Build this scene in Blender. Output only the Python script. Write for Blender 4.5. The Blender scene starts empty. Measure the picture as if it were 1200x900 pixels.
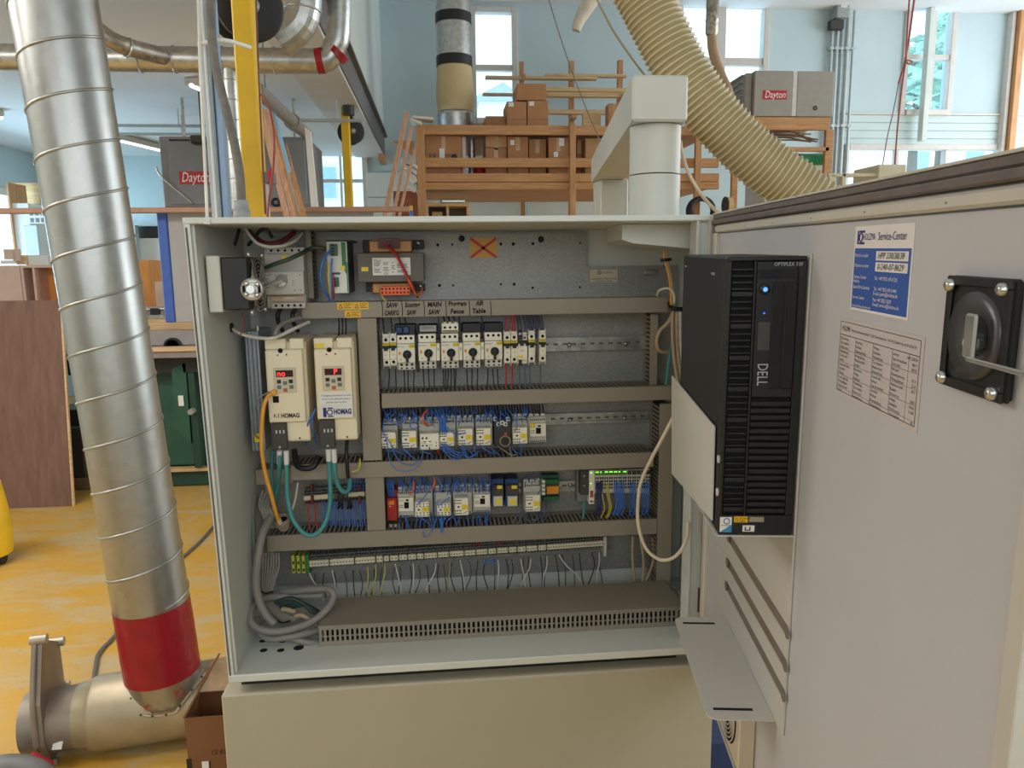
import bpy, math, random
from mathutils import Vector, Matrix
random.seed(7)
R = math.radians
COL = bpy.context.scene.collection
SC = bpy.context.scene
# ------------------------------------------------------------ camera
FPX = 870.0
YAW, PITCH, ROLL = R(-5.422), R(9.049), R(-0.674)
CAM = Vector((0.510, -1.608, 0.918))
_f = Vector((-math.sin(YAW)*math.cos(PITCH), math.cos(YAW)*math.cos(PITCH), -math.sin(PITCH)))
_r = Vector((math.cos(YAW), math.sin(YAW), 0)); _u = _r.cross(_f)
_cr, _sr = math.cos(ROLL), math.sin(ROLL)
RT = _cr*_r + _sr*_u; UP = -_sr*_r + _cr*_u; FW = _f
cd = bpy.data.cameras.new('camera'); cam = bpy.data.objects.new('camera', cd); COL.objects.link(cam)
cd.sensor_width = 36.0; cd.lens = FPX/1200*36; cd.clip_start = 0.02; cd.clip_end = 200
mw = Matrix.Identity(4)
for i in range(3):
    mw[i][0] = RT[i]; mw[i][1] = UP[i]; mw[i][2] = -FW[i]; mw[i][3] = CAM[i]
cam.matrix_world = mw
SC.camera = cam
# ------------------------------------------------------------ world, lamps, exposure
SC.view_settings.view_transform = 'Standard'; SC.view_settings.look = 'None'
SC.view_settings.exposure = 0.0; SC.view_settings.gamma = 1.0; SC.view_settings.use_curve_mapping = False
w = bpy.data.worlds.new('daylight'); SC.world = w; w.use_nodes = True
bg = w.node_tree.nodes['Background']; bg.inputs[0].default_value = (0.86, 0.94, 1.0, 1); bg.inputs[1].default_value = 3.0
def area(name, loc, sx, sy, power, col=(1, .98, .95), rot=(0, 0, 0)):
    l = bpy.data.lights.new(name, 'AREA'); l.shape = 'RECTANGLE'; l.size = sx; l.size_y = sy; l.energy = power; l.color = col
    o = bpy.data.objects.new(name, l); o.location = loc; o.rotation_euler = rot; COL.objects.link(o); return o
area('hall_light', (2.2, 4.8, 4.2), 5.0, 1.2, 460)
area('hall_light', (2.2, 1.6, 4.2), 5.0, 1.2, 290)
area('hall_light', (0.8, -2.2, 4.1), 4.0, 1.0, 62)
area('hall_light', (-2.4, 1.2, 2.2), 2.4, 0.5, 60)
area('hall_light', (-2.4, -0.2, 2.2), 2.4, 0.4, 38)
area('window_light', (-5.2, 6.2, 1.0), 1.2, 2.2, 210, (.88, .95, 1), (0, R(-90), 0))  # daylight coming in at the left wall's window
area('window_light', (9.3, 4.2, 2.2), 3.2, 7.0, 360, (.88, .95, 1), (0, R(90), 0))  # added fill lamp; the right wall behind it has no window
area('window_light', (1.0, -3.85, 1.9), 7.0, 2.2, 112, (.88, .95, 1), (R(88), 0, 0))  # added fill behind the camera to brighten the cabinet, no window there

# ------------------------------------------------------------ pixel -> place helpers
def ray(x, y): return FW + RT*((x-600)/FPX) - UP*((y-450)/FPX)
def U(x, y, Y):
    d = ray(x, y); return CAM + d*((Y-CAM.y)/d.y)
def UZ(x, y, Z):
    d = ray(x, y); return CAM + d*((Z-CAM.z)/d.z)
def UX(x, y, X):
    d = ray(x, y); return CAM + d*((X-CAM.x)/d.x)
def rect(x0, y0, x1, y1, Y):
    xm, ym = (x0+x1)/2, (y0+y1)/2
    return U(x0, ym, Y).x, U(x1, ym, Y).x, U(xm, y1, Y).z, U(xm, y0, Y).z
def lin(c):
    c /= 255.0
    return c/12.92 if c <= .04045 else ((c+.055)/1.055)**2.4
def rgb(*c): return (lin(c[0]), lin(c[1]), lin(c[2]), 1)

# ------------------------------------------------------------ materials
MATS = {}
def M(name, col, rough=.5, metal=0.0, var=.10, scale=14, bump=0.0, bscale=60, spec=.5, stretch=None):
    if name in MATS: return MATS[name]
    m = bpy.data.materials.new(name); m.use_nodes = True; nt = m.node_tree; n = nt.nodes; b = n['Principled BSDF']
    c = rgb(*col)
    tc = n.new('ShaderNodeTexCoord'); mp = n.new('ShaderNodeMapping'); nt.links.new(tc.outputs['Object'], mp.inputs[0])
    if stretch: mp.inputs['Scale'].default_value = stretch
    nz = n.new('ShaderNodeTexNoise'); nz.inputs['Scale'].default_value = scale; nz.inputs['Detail'].default_value = 5
    nt.links.new(mp.outputs[0], nz.inputs['Vector'])
    cr = n.new('ShaderNodeValToRGB'); e = cr.color_ramp.elements
    e[0].position = .3; e[1].position = .7
    e[0].color = (c[0]*(1-var), c[1]*(1-var), c[2]*(1-var), 1); e[1].color = (min(1, c[0]*(1+var)), min(1, c[1]*(1+var)), min(1, c[2]*(1+var)), 1)
    nt.links.new(nz.outputs[0], cr.inputs[0]); nt.links.new(cr.outputs[0], b.inputs['Base Color'])
    b.inputs['Roughness'].default_value = rough; b.inputs['Metallic'].default_value = metal
    b.inputs['Specular IOR Level'].default_value = spec
    if bump:
        bz = n.new('ShaderNodeTexNoise'); bz.inputs['Scale'].default_value = bscale; bz.inputs['Detail'].default_value = 3
        nt.links.new(mp.outputs[0], bz.inputs['Vector'])
        bp = n.new('ShaderNodeBump'); bp.inputs['Strength'].default_value = bump; bp.inputs['Distance'].default_value = .01
        nt.links.new(bz.outputs[0], bp.inputs['Height']); nt.links.new(bp.outputs[0], b.inputs['Normal'])
    MATS[name] = m; return m
def EM(name, col, strength):
    if name in MATS: return MATS[name]
    m = bpy.data.materials.new(name); m.use_nodes = True; b = m.node_tree.nodes['Principled BSDF']
    b.inputs['Base Color'].default_value = rgb(*col); b.inputs['Emission Color'].default_value = rgb(*col); b.inputs['Emission Strength'].default_value = strength
    MATS[name] = m; return m
def GLASS(name, tint=(230, 245, 250), clear=.9):
    m = bpy.data.materials.new(name); m.use_nodes = True; nt = m.node_tree; n = nt.nodes; b = n['Principled BSDF']
    t = n.new('ShaderNodeBsdfTransparent'); t.inputs[0].default_value = rgb(*tint)
    nz = n.new('ShaderNodeTexNoise'); nz.inputs['Scale'].default_value = 9; mr = n.new('ShaderNodeMapRange')
    mr.inputs['To Min'].default_value = 1-clear-.05; mr.inputs['To Max'].default_value = 1-clear+.05
    nt.links.new(nz.outputs[0], mr.inputs[0])
    b.inputs['Base Color'].default_value = rgb(225, 235, 240); b.inputs['Roughness'].default_value = .1
    mx = n.new('ShaderNodeMixShader'); nt.links.new(mr.outputs[0], mx.inputs[0]); nt.links.new(t.outputs[0], mx.inputs[1]); nt.links.new(b.outputs[0], mx.inputs[2])
    nt.links.new(mx.outputs[0], n['Material Output'].inputs[0]); MATS[name] = m; return m
def WOOD(name, col, col2, scale=(1, 14, 14), rough=.65):
    m = bpy.data.materials.new(name); m.use_nodes = True; nt = m.node_tree; n = nt.nodes; b = n['Principled BSDF']
    tc = n.new('ShaderNodeTexCoord'); mp = n.new('ShaderNodeMapping'); mp.inputs['Scale'].default_value = scale
    nt.links.new(tc.outputs['Object'], mp.inputs[0]); nz = n.new('ShaderNodeTexNoise'); nz.inputs['Scale'].default_value = 3.5; nz.inputs['Detail'].default_value = 8; nz.inputs['Distortion'].default_value = .6
    nt.links.new(mp.outputs[0], nz.inputs['Vector']); cr = n.new('ShaderNodeValToRGB'); e = cr.color_ramp.elements
    e[0].position = .3; e[1].position = .72; e[0].color = rgb(*col2); e[1].color = rgb(*col)
    nt.links.new(nz.outputs[0], cr.inputs[0]); nt.links.new(cr.outputs[0], b.inputs['Base Color']); b.inputs['Roughness'].default_value = rough
    MATS[name] = m; return m
def GALV(name, lo=(150, 150, 147), hi=(178, 179, 176), rough=.38, scale=38, metal=.9):
    m = bpy.data.materials.new(name); m.use_nodes = True; nt = m.node_tree; n = nt.nodes; b = n['Principled BSDF']
    tc = n.new('ShaderNodeTexCoord'); vo = n.new('ShaderNodeTexVoronoi'); vo.inputs['Scale'].default_value = scale
    nz = n.new('ShaderNodeTexNoise'); nz.inputs['Scale'].default_value = 7; nz.inputs['Detail'].default_value = 6
    nt.links.new(tc.outputs['Object'], vo.inputs['Vector']); nt.links.new(tc.outputs['Object'], nz.inputs['Vector'])
    mx = n.new('ShaderNodeMixRGB'); mx.blend_type = 'MIX'; mx.inputs[0].default_value = .5
    nt.links.new(vo.outputs['Color'], mx.inputs[1]); nt.links.new(nz.outputs[0], mx.inputs[2])
    bw = n.new('ShaderNodeRGBToBW'); nt.links.new(mx.outputs[0], bw.inputs[0])
    cr = n.new('ShaderNodeValToRGB'); e = cr.color_ramp.elements; e[0].position = .25; e[1].position = .75; e[0].color = rgb(*lo); e[1].color = rgb(*hi)
    nt.links.new(bw.outputs[0], cr.inputs[0]); nt.links.new(cr.outputs[0], b.inputs['Base Color'])
    b.inputs['Metallic'].default_value = metal
    mr = n.new('ShaderNodeMapRange'); mr.inputs['To Min'].default_value = rough-.04; mr.inputs['To Max'].default_value = rough+.04
    nt.links.new(bw.outputs[0], mr.inputs[0]); nt.links.new(mr.outputs[0], b.inputs['Roughness'])
    MATS[name] = m; return m

# ------------------------------------------------------------ mesh builder
def basis(d):
    d = d.normalized(); a = Vector((0, 0, 1)) if abs(d.z) < .9 else Vector((1, 0, 0))
    x = a.cross(d).normalized(); return x, d.cross(x)
def smooth(pts, k=4):
    P = [Vector(p) for p in pts]
    if len(P) < 3: return P
    out = []
    for i in range(len(P)-1):
        p0 = P[max(i-1, 0)]; p1 = P[i]; p2 = P[i+1]; p3 = P[min(i+2, len(P)-1)]
        for j in range(k):
            t = j/k
            out.append(.5*((2*p1)+(p2-p0)*t+(2*p0-5*p1+4*p2-p3)*t*t+(3*p1-p0-3*p2+p3)*t**3))
    out.append(P[-1]); return out
ORIG = {}
class MB:
    def __init__(s): s.v = []; s.f = []; s.m = []; s.s = []; s.mats = []
    def mi(s, m):
        if m not in s.mats: s.mats.append(m)
        return s.mats.index(m)
    def poly(s, pts, faces, m, sm=False):
        b = len(s.v); s.v += [Vector(p) for p in pts]; k = s.mi(m)
        for f in faces: s.f.append([b+i for i in f]); s.m.append(k); s.s.append(sm)
        return s
    def box(s, x0, x1, y0, y1, z0, z1, m, b=0.0):
        return s.obox(((x0+x1)/2, (y0+y1)/2, (z0+z1)/2), Vector((1, 0, 0)), Vector((0, 1, 0)), Vector((0, 0, 1)), abs(x1-x0)/2, abs(y1-y0)/2, abs(z1-z0)/2, m, b)
    def obox(s, c, ex, ey, ez, hx, hy, hz, m, b=0.0):
        c = Vector(c); b = min(b, hx*.9, hy*.9, hz*.9)
        if b <= 0:
            P = [c+ex*(hx*i)+ey*(hy*j)+ez*(hz*k) for i in (-1, 1) for j in (-1, 1) for k in (-1, 1)]
            return s.poly(P, [(0, 1, 3, 2), (4, 6, 7, 5), (0, 4, 5, 1), (2, 3, 7, 6), (0, 2, 6, 4), (1, 5, 7, 3)], m)
        P = []; ix = {}
        for i in (-1, 1):
            for j in (-1, 1):
                for k in (-1, 1):
                    for a in range(3):
                        x, y, z = hx, hy, hz
                        if a != 0: x -= b
                        if a != 1: y -= b
                        if a != 2: z -= b
                        ix[(i, j, k, a)] = len(P); P.append(c+ex*(x*i)+ey*(y*j)+ez*(z*k))
        F = []
        g = lambda i, j, k, a: ix[(i, j, k, a)]
        for i in (-1, 1):
            q = [g(i, -1, -1, 0), g(i, 1, -1, 0), g(i, 1, 1, 0), g(i, -1, 1, 0)]; F.append(q if i > 0 else q[::-1])
            q = [g(-1, i, -1, 1), g(-1, i, 1, 1), g(1, i, 1, 1), g(1, i, -1, 1)]; F.append(q if i > 0 else q[::-1])
            q = [g(-1, -1, i, 2), g(1, -1, i, 2), g(1, 1, i, 2), g(-1, 1, i, 2)]; F.append(q if i > 0 else q[::-1])
        for i in (-1, 1):
            for j in (-1, 1):
                q = [g(i, j, -1, 0), g(i, j, -1, 1), g(i, j, 1, 1), g(i, j, 1, 0)]; F.append(q if i*j > 0 else q[::-1])
                q = [g(i, -1, j, 0), g(i, 1, j, 0), g(i, 1, j, 2), g(i, -1, j, 2)]; F.append(q if i*j > 0 else q[::-1])
                q = [g(-1, i, j, 1), g(-1, i, j, 2), g(1, i, j, 2), g(1, i, j, 1)]; F.append(q if i*j > 0 else q[::-1])
                for k in (-1, 1):
                    q = [g(i, j, k, 0), g(i, j, k, 1), g(i, j, k, 2)]; F.append(q if i*j*k > 0 else q[::-1])
        return s.poly(P, F, m)
    def cyl(s, p0, p1, r0, m, r1=None, n=20, caps=True, sm=True):
        p0, p1 = Vector(p0), Vector(p1); r1 = r0 if r1 is None else r1; x, y = basis(p1-p0); b = []
        for p, r in ((p0, r0), (p1, r1)):
            for i in range(n): a = 2*math.pi*i/n; b.append(p+x*(r*math.cos(a))+y*(r*math.sin(a)))
        s.poly(b, [(i, (i+1) % n, n+(i+1) % n, n+i) for i in range(n)], m, sm)
        if caps: s.poly(b[:n], [tuple(range(n))[::-1]], m); s.poly(b[n:], [tuple(range(n))], m)
        return s
    def lathe(s, p0, axis, prof, m, n=28, sm=True, caps=True):     # prof = [(along, radius)...]
        p0 = Vector(p0); d = Vector(axis).normalized(); x, y = basis(d); P = []
        for a, r in prof:
            for i in range(n): t = 2*math.pi*i/n; P.append(p0+d*a+x*(r*math.cos(t))+y*(r*math.sin(t)))
        F = [(k*n+i, k*n+(i+1) % n, (k+1)*n+(i+1) % n, (k+1)*n+i) for k in range(len(prof)-1) for i in range(n)]
        s.poly(P, F, m, sm)
        if caps:
            s.poly(P[:n], [tuple(range(n))[::-1]], m); s.poly(P[-n:], [tuple(range(n))], m)
        return s
    def tube(s, pts, r, m, n=8, k=4, sm=True, rads=None, caps=True):
        P = smooth(pts, k); N = len(P); B = []; x = None
        for i in range(N):
            d = (P[min(i+1, N-1)]-P[max(i-1, 0)]).normalized()
            if x is None: x, _ = basis(d)
            x = (x-d*x.dot(d)).normalized(); y = d.cross(x)
            rr = rads(i/(N-1)) if rads else r
            for j in range(n): a = 2*math.pi*j/n; B.append(P[i]+x*(rr*math.cos(a))+y*(rr*math.sin(a)))
        s.poly(B, [(i*n+j, i*n+(j+1) % n, (i+1)*n+(j+1) % n, (i+1)*n+j) for i in range(N-1) for j in range(n)], m, sm)
        if caps: s.poly(B[:n], [tuple(range(n))[::-1]], m); s.poly(B[-n:], [tuple(range(n))], m)
        return s
    def prism(s, pts, off, m):                                     # planar outline pushed along off
        n = len(pts); off = Vector(off); A = [Vector(p) for p in pts]; B = [p+off for p in A]
        return s.poly(A+B, [tuple(range(n)), tuple(range(2*n-1, n-1, -1))]+[(i, n+i, n+(i+1) % n, (i+1) % n) for i in range(n)], m)
    def disc(s, c, nrm, r, m, n=14):
        x, y = basis(Vector(nrm)); c = Vector(c)
        return s.poly([c+x*(r*math.cos(2*math.pi*i/n))+y*(r*math.sin(2*math.pi*i/n)) for i in range(n)], [tuple(range(n))], m)
    def ring(s, c, nrm, R0, r, m, n=24, k=6):
        x, y = basis(Vector(nrm)); c = Vector(c)
        P = [c+x*(R0*math.cos(2*math.pi*i/n))+y*(R0*math.sin(2*math.pi*i/n)) for i in range(n)]
        nr = Vector(nrm).normalized(); B = []
        for i in range(n):
            d = (P[i]-c).normalized()
            for j in range(k): a = 2*math.pi*j/k; B.append(P[i]+d*(r*math.cos(a))+nr*(r*math.sin(a)))
        return s.poly(B, [(i*k+j, i*k+(j+1) % k, ((i+1) % n)*k+(j+1) % k, ((i+1) % n)*k+j) for i in range(n) for j in range(k)], m, True)
    def text(s, t, o, ex, ey, size, m, align='LEFT', shear=0.0, maxw=None, bold=0.0):
        cu = bpy.data.curves.new('lettering', 'FONT'); cu.body = t; cu.size = size; cu.align_x = align; cu.align_y = 'CENTER'; cu.shear = shear; cu.offset = bold; cu.resolution_u = 2
        ob = bpy.data.objects.new('lettering', cu); me = bpy.data.meshes.new_from_object(ob)
        o, ex, ey = Vector(o), Vector(ex).normalized(), Vector(ey).normalized()
        sc = 1.0
        if maxw and len(me.vertices):
            wd = max(v.co.x for v in me.vertices)-min(v.co.x for v in me.vertices); sc = maxw/wd if wd > 0 else 1
        s.poly([o+ex*(v.co.x*sc)+ey*v.co.y for v in me.vertices], [tuple(p.vertices) for p in me.polygons], m)
        bpy.data.objects.remove(ob); bpy.data.curves.remove(cu); bpy.data.meshes.remove(me); return s
    def build(s, name, parent=None, loc=None, local=False):
        me = bpy.data.meshes.new(name)
        if parent is not None: o0 = Vector((0, 0, 0)) if local else ORIG[parent.name]
        else: o0 = Vector(loc) if loc is not None else Vector((0, 0, 0))
        me.from_pydata([tuple(v-o0) for v in s.v], [], s.f)
        for m in s.mats: me.materials.append(m)
        me.polygons.foreach_set('material_index', s.m); me.polygons.foreach_set('use_smooth', s.s); me.update()
        o = bpy.data.objects.new(name, me); COL.objects.link(o)
        if parent is not None: o.parent = parent; ORIG[o.name] = o0
        else: o.location = o0; ORIG[o.name] = o0
        return o
def tag(o, label, cat, group=None, kind=None):
    if label: o['label'] = label
    if cat: o['category'] = cat
    if group: o['group'] = group
    if kind: o['kind'] = kind
    return o
def thing(name, label, cat, loc=(0, 0, 0), group=None):
    o = bpy.data.objects.new(name, None); o.empty_display_size = .05; COL.objects.link(o); o.location = loc; ORIG[o.name] = Vector(loc)
    return tag(o, label, cat, group)
def struct(o): o['kind'] = 'structure'; return o
def dup(o, loc=None, label=None, parent=None):
    c = o.copy(); COL.objects.link(c)
    if parent is not None: c.parent = parent
    if loc is not None: c.location = loc
    if label: c['label'] = label
    for ch in list(KIDS.get(o.name, [])) or [x for x in o.children]: dup(ch, None, None, c)
    return c
KIDS = {}
EX, EY, EZ = Vector((1, 0, 0)), Vector((0, 1, 0)), Vector((0, 0, 1))
FLOOR = -0.62
# ============================================================ SETTING
m_wallblue = M('wall_blue', (188, 206, 211), .75, var=.05, scale=1.6)
m_wallpale = M('wall_pale', (206, 214, 210), .75, var=.05, scale=2.5)
m_ceil = M('ceiling_paint', (226, 230, 236), .8, var=.04, scale=1.5)
m_trim = M('trim_paint', (206, 200, 194), .6, var=.05)
m_pane = GLASS('pane_glass', (225, 243, 250), .9)
def floor_mat():
    m = bpy.data.materials.new('floor_paint'); m.use_nodes = True; nt = m.node_tree; n = nt.nodes; b = n['Principled BSDF']
    tc = n.new('ShaderNodeTexCoord'); mp = n.new('ShaderNodeMapping'); mp.inputs['Scale'].default_value = (1.0, 2.6, 1); mp.inputs['Rotation'].default_value = (0, 0, R(18))
    nt.links.new(tc.outputs['Object'], mp.inputs[0])
    a = n.new('ShaderNodeTexNoise'); a.inputs['Scale'].default_value = 2.1; a.inputs['Detail'].default_value = 9; a.inputs['Roughness'].default_value = .62; a.inputs['Distortion'].default_value = .8
    nt.links.new(mp.outputs[0], a.inputs['Vector'])
    cr = n.new('ShaderNodeValToRGB'); e = cr.color_ramp.elements
    e[0].position = .36; e[0].color = rgb(200, 150, 44); e[1].position = .66; e[1].color = rgb(184, 166, 130)
    x = cr.color_ramp.elements.new(.5); x.color = rgb(194, 154, 78)
    nt.links.new(a.outputs[0], cr.inputs[0])
    c = n.new('ShaderNodeTexNoise'); c.inputs['Scale'].default_value = 26; c.inputs['Detail'].default_value = 8; c.inputs['Distortion'].default_value = 1.5
    nt.links.new(mp.outputs[0], c.inputs['Vector'])
    c2 = n.new('ShaderNodeValToRGB'); c2.color_ramp.elements[0].position = .27; c2.color_ramp.elements[0].color = (.35, .3, .26, 1); c2.color_ramp.elements[1].position = .36; c2.color_ramp.elements[1].color = (1, 1, 1, 1)
    nt.links.new(c.outputs[0], c2.inputs[0])
    mx = n.new('ShaderNodeMixRGB'); mx.blend_type = 'MULTIPLY'; mx.inputs[0].default_value = .7
    nt.links.new(cr.outputs[0], mx.inputs[1]); nt.links.new(c2.outputs[0], mx.inputs[2]); nt.links.new(mx.outputs[0], b.inputs['Base Color'])
    b.inputs['Roughness'].default_value = .42
    bp = n.new('ShaderNodeBump'); bp.inputs['Strength'].default_value = .15; bp.inputs['Distance'].default_value = .01; nt.links.new(a.outputs[0], bp.inputs['Height']); nt.links.new(bp.outputs[0], b.inputs['Normal'])
    MATS['floor_paint'] = m; return m
m_floor = floor_mat()
YB = 8.0
XL = U(48, 183, YB).x                     # left side wall
ZC = U(165, 183, YB).z                    # low ceiling on the left
XB = U(451, 186, YB).x                    # bulkhead carrying the upper wall
ZH = U(560, 3, YB).z                      # hall ceiling
XR = 9.5
struct(MB().box(XL, XR, -4, YB, FLOOR-.1, FLOOR, m_floor).build('floor'))
struct(MB().box(XL, XB, -4.0, YB, ZC, ZC+.08, m_ceil).build('ceiling'))
struct(MB().box(XB, XR, -4.0, YB, ZH, ZH+.1, m_ceil).build('ceiling_hall'))
struct(MB().box(XB-.12, XB, -4.0, YB, ZC-.02, ZH, m_wallpale).build('wall_bulkhead'))
struct(MB().box(XL, XR, -4.15, -4, FLOOR, ZH, m_wallpale).build('wall_front'))
struct(MB().box(XR, XR+.15, -4, YB, FLOOR, ZH, m_wallblue).build('wall_right'))
struct(MB().box(XL-.12, XL, -4, 2.4, FLOOR, ZC, m_wallpale).build('wall_left_near'))
# windows as rectangles on the back wall
W1 = rect(556, 13, 602, 141, YB); W2 = rect(797, 6, 895, 141, YB); W3 = rect(1062, -2, 1114, 131, YB)
W4 = rect(992, 174, 1172, 236, YB); W5 = rect(372, 171, 427, 248, YB)
W4 = (U(992, 190, YB).x, U(1172, 190, YB).x, W4[2]-.3, U(1080, 174, YB).z)
W5 = (W5[0], W5[1], W5[2]-.55, W5[3])
def wall_holes(name, x0, x1, z0, z1, y0, y1, holes, m):
    xs = sorted({x0, x1, *[h[0] for h in holes], *[h[1] for h in holes]}); mb = MB()
    for a, b in zip(xs, xs[1:]):
        c = (a+b)/2; cut = sorted((h[2], h[3]) for h in holes if h[0] < c < h[1]); z = z0
        for lo, hi in cut:
            if lo > z: mb.box(a, b, y0, y1, z, lo, m)
            z = hi
        if z1 > z: mb.box(a, b, y0, y1, z, z1, m)
    return struct(mb.build(name))
wall_holes('wall_back', XL, XR, FLOOR, ZH, YB, YB+.15, [W1, W2, W3, W4, W5], m_wallblue)
ZT = U(1000, 134, YB).z                  # pale lower part with a ledge
lb = MB(); m_clap = M('clapboard', (196, 212, 212), .75, var=.04, scale=3)
x0 = W5[1]+.05
k = 0; z = U(1085, 172, YB).z
while z < ZT-.01:
    lb.obox(((U(985, 150, YB).x+XR)/2, YB-.006, z+.05), EX, EY, EZ, (XR-U(985, 150, YB).x)/2, .006, .046, m_clap, .004); z += .1
lb.box(U(985, 150, YB).x, XR, YB-.03, YB-.001, ZT-.005, ZT+.018, m_trim)
struct(lb.build('trim_1'))
bw = MB(); m_block = M('block_white', (216, 220, 214), .8, var=.05, scale=4)
zt = U(430, 186, YB).z
for i in range(9):
    bw.box(W5[1]+.02, XB+3.4, YB-.04, YB-.002, FLOOR+.3*i, FLOOR+.3*i+.292, m_block) if FLOOR+.3*i+.292 < zt else None
struct(bw.build('trim_2'))
wl = MB(); WLY0, WLY1 = 5.0, 7.4
for a, b, c, d in ((2.4, WLY0, FLOOR, ZC), (WLY0, WLY1, FLOOR, .35), (WLY0, WLY1, 1.75, ZC), (WLY1, YB, FLOOR, ZC)): wl.box(XL-.12, XL, a, b, c, d, m_wallblue)
struct(wl.build('wall_left'))
def window(n, r, mull=(), trans=(), fw=.05, depth=.1, m=None):
    m = m or m_trim
    x0, x1, z0, z1 = r; f = MB(); y0, y1 = YB-.035, YB+.08
    for a, b, c, d in ((x0-fw, x0+.02, z0-fw, z1+fw), (x1-.02, x1+fw, z0-fw, z1+fw)): f.box(a, b, y0, y1, c, d, m, .006)
    f.box(x0+.02, x1-.02, y0, y1, z1-.02, z1+fw, m, .006); f.box(x0+.02, x1-.02, y0-.03, y1, z0-fw, z0+.02, m, .006)
    for a in mull: f.box(a[0], a[1], y0+.015, y1, z0+.02, z1-.02, m, .005)
    for a in trans: f.box(x0+.02, x1-.02, y0+.02, y1-.005, a[0], a[1], m, .005)
    o = struct(f.build('window_%d' % n)); p = MB(); p.box(x0+.02, x1-.02, YB+.05, YB+.056, z0+.02, z1-.02, m_pane); p.build('window_pane', o, local=False); return o
zz = lambda x, y: U(x, y, YB).z
xx = lambda x, y: U(x, y, YB).x
window(1, W1, trans=[(zz(579, 83), zz(579, 76))])
window(2, W2, mull=[(xx(838, 50), xx(850, 50))], trans=[(zz(868, 77), zz(868, 68))])
window(3, W3, mull=[(xx(1086, 60), xx(1095, 60))], trans=[(zz(1088, 70), zz(1088, 64))])
window(4, W4, mull=[(xx(1051, 185)-.02, xx(1051, 185)+.02), (xx(1108, 185)-.02, xx(1108, 185)+.02)])
window(5, W5, mull=[(xx(399, 200)-.012, xx(399, 200)+.012)], trans=[(zz(399, 212)-.02, zz(399, 212)+.02)])
f = MB(); 
for a, b, c, d in ((WLY0-.06, WLY0+.02, .3, 1.8), (WLY1-.02, WLY1+.06, .3, 1.8), (WLY0, WLY1, .29, .37), (WLY0, WLY1, 1.73, 1.81), (6.17, 6.23, .37, 1.73)): f.box(XL-.08, XL+.03, a, b, c, d, m_trim, .005)
o = struct(f.build('window_6')); MB().box(XL-.06, XL-.055, WLY0+.02, WLY1-.02, .37, 1.73, m_pane).build('window_pane', o)
# timber pilaster in the right-hand corner and wall ribs
m_fir = WOOD('fir', (204, 154, 106), (174, 124, 80), (14, 14, 1.2))
m_firx = WOOD('fir_x', (206, 156, 108), (176, 126, 82), (1.2, 14, 14))
m_firy = WOOD('fir_y', (204, 154, 106), (174, 124, 80), (14, 1.2, 14))
a, b = U(1187, 80, YB-.1).x, U(1194, 80, YB-.1).x
struct(MB().box(a, b, YB-.16, YB, U(1175, 182, YB).z-.6, ZH, m_fir, .004).box(a-.06, a-.01, YB-.1, YB, FLOOR, ZH, m_trim, .004).build('trim_3'))
# steel beam along the foot of the bulkhead
m_steel = M('steel_beam', (112, 106, 104), .5, .3, var=.15, scale=8)
m_soffit = M('soffit_white', (214, 208, 206), .7, var=.05, scale=3)
bm = MB(); za = U(450, 186, YB).z
bm.box(XB-.34, XB-.001, -4.0, YB-.1, za, za+.02, m_soffit).box(XB-.005, XB+.012, -4.0, YB-.1, za+.02, za+.24, m_steel).box(XB-.02, XB+.05, -4.0, YB-.1, za+.235, za+.255, m_steel)
o = struct(bm.build('trim_4'))
o = tag(MB().box(U(444, 186, YB-.3).x, U(451, 186, YB-.3).x, YB-.42, YB-.02, za-.075, za-.002, m_firy, .004).build('timber_block'), 'short timber block end under the far end of the steel beam', 'block')
# conduit run and thin black seam lines down the back wall
for i, (px, r_) in enumerate(((973, .018), (979, .022), (985, .015), (991, .026), (998, .018))):
    x = U(px, 100, YB-.08).x
    mb = MB().cyl((x, YB-.06, U(px, 214, YB-.08).z-.9), (x, YB-.06, ZH-.02), r_, M('conduit_grey', (178, 186, 186), .5, .2, var=.08), n=10)
    for q in (60, 150): mb.box(x-r_-.01, x+r_+.01, YB-.06-r_-.006, YB-.002, U(px, q, YB).z, U(px, q, YB).z+.03, MATS['conduit_grey'])
    tag(mb.build('wall_conduit'), ['leftmost grey conduit of the bundle on the back wall right of the tan heater', 'second grey conduit from the left in the bundle right of the tan heater', 'thin middle grey conduit in the bundle right of the tan heater', 'thickest grey conduit in the bundle right of the tan heater', 'rightmost grey conduit of the bundle beside the tall right window'][i], 'conduit', 'wall conduits')
t = thing('junction_box', 'grey electrical junction box at the top of the conduit bundle on the back wall', 'electrical box', U(986, 16, YB-.2))
g = rect(981, 3, 996, 20, YB-.2); MB().box(g[0], g[1], YB-.2, YB-.085, g[2], g[3], M('box_grey', (150, 156, 156), .5, var=.08), .01).build('box', t)
g = rect(985, 5, 993, 9, YB-.2); MB().box(g[0], g[1], YB-.206, YB-.2, g[2], g[3], M('plate_light', (205, 208, 205), .5)).build('nameplate', t)
g = rect(975, 22, 991, 33, YB-.2); MB().box(g[0], g[1], YB-.17, YB-.085, g[2], g[3], M('dark_metal', (62, 60, 58), .5, .4), .006).build('relay', t)
# white post in front of the tall right window
x0, x1 = U(1086, 80, YB-.2).x, U(1092, 80, YB-.2).x
tag(MB().box(x0, x1, YB-.2, YB-.1, U(1082, 165, YB-.2).z, ZH, m_wallpale, .006).build('white_post'), 'white square post in front of the tall right-hand window', 'post')
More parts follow.
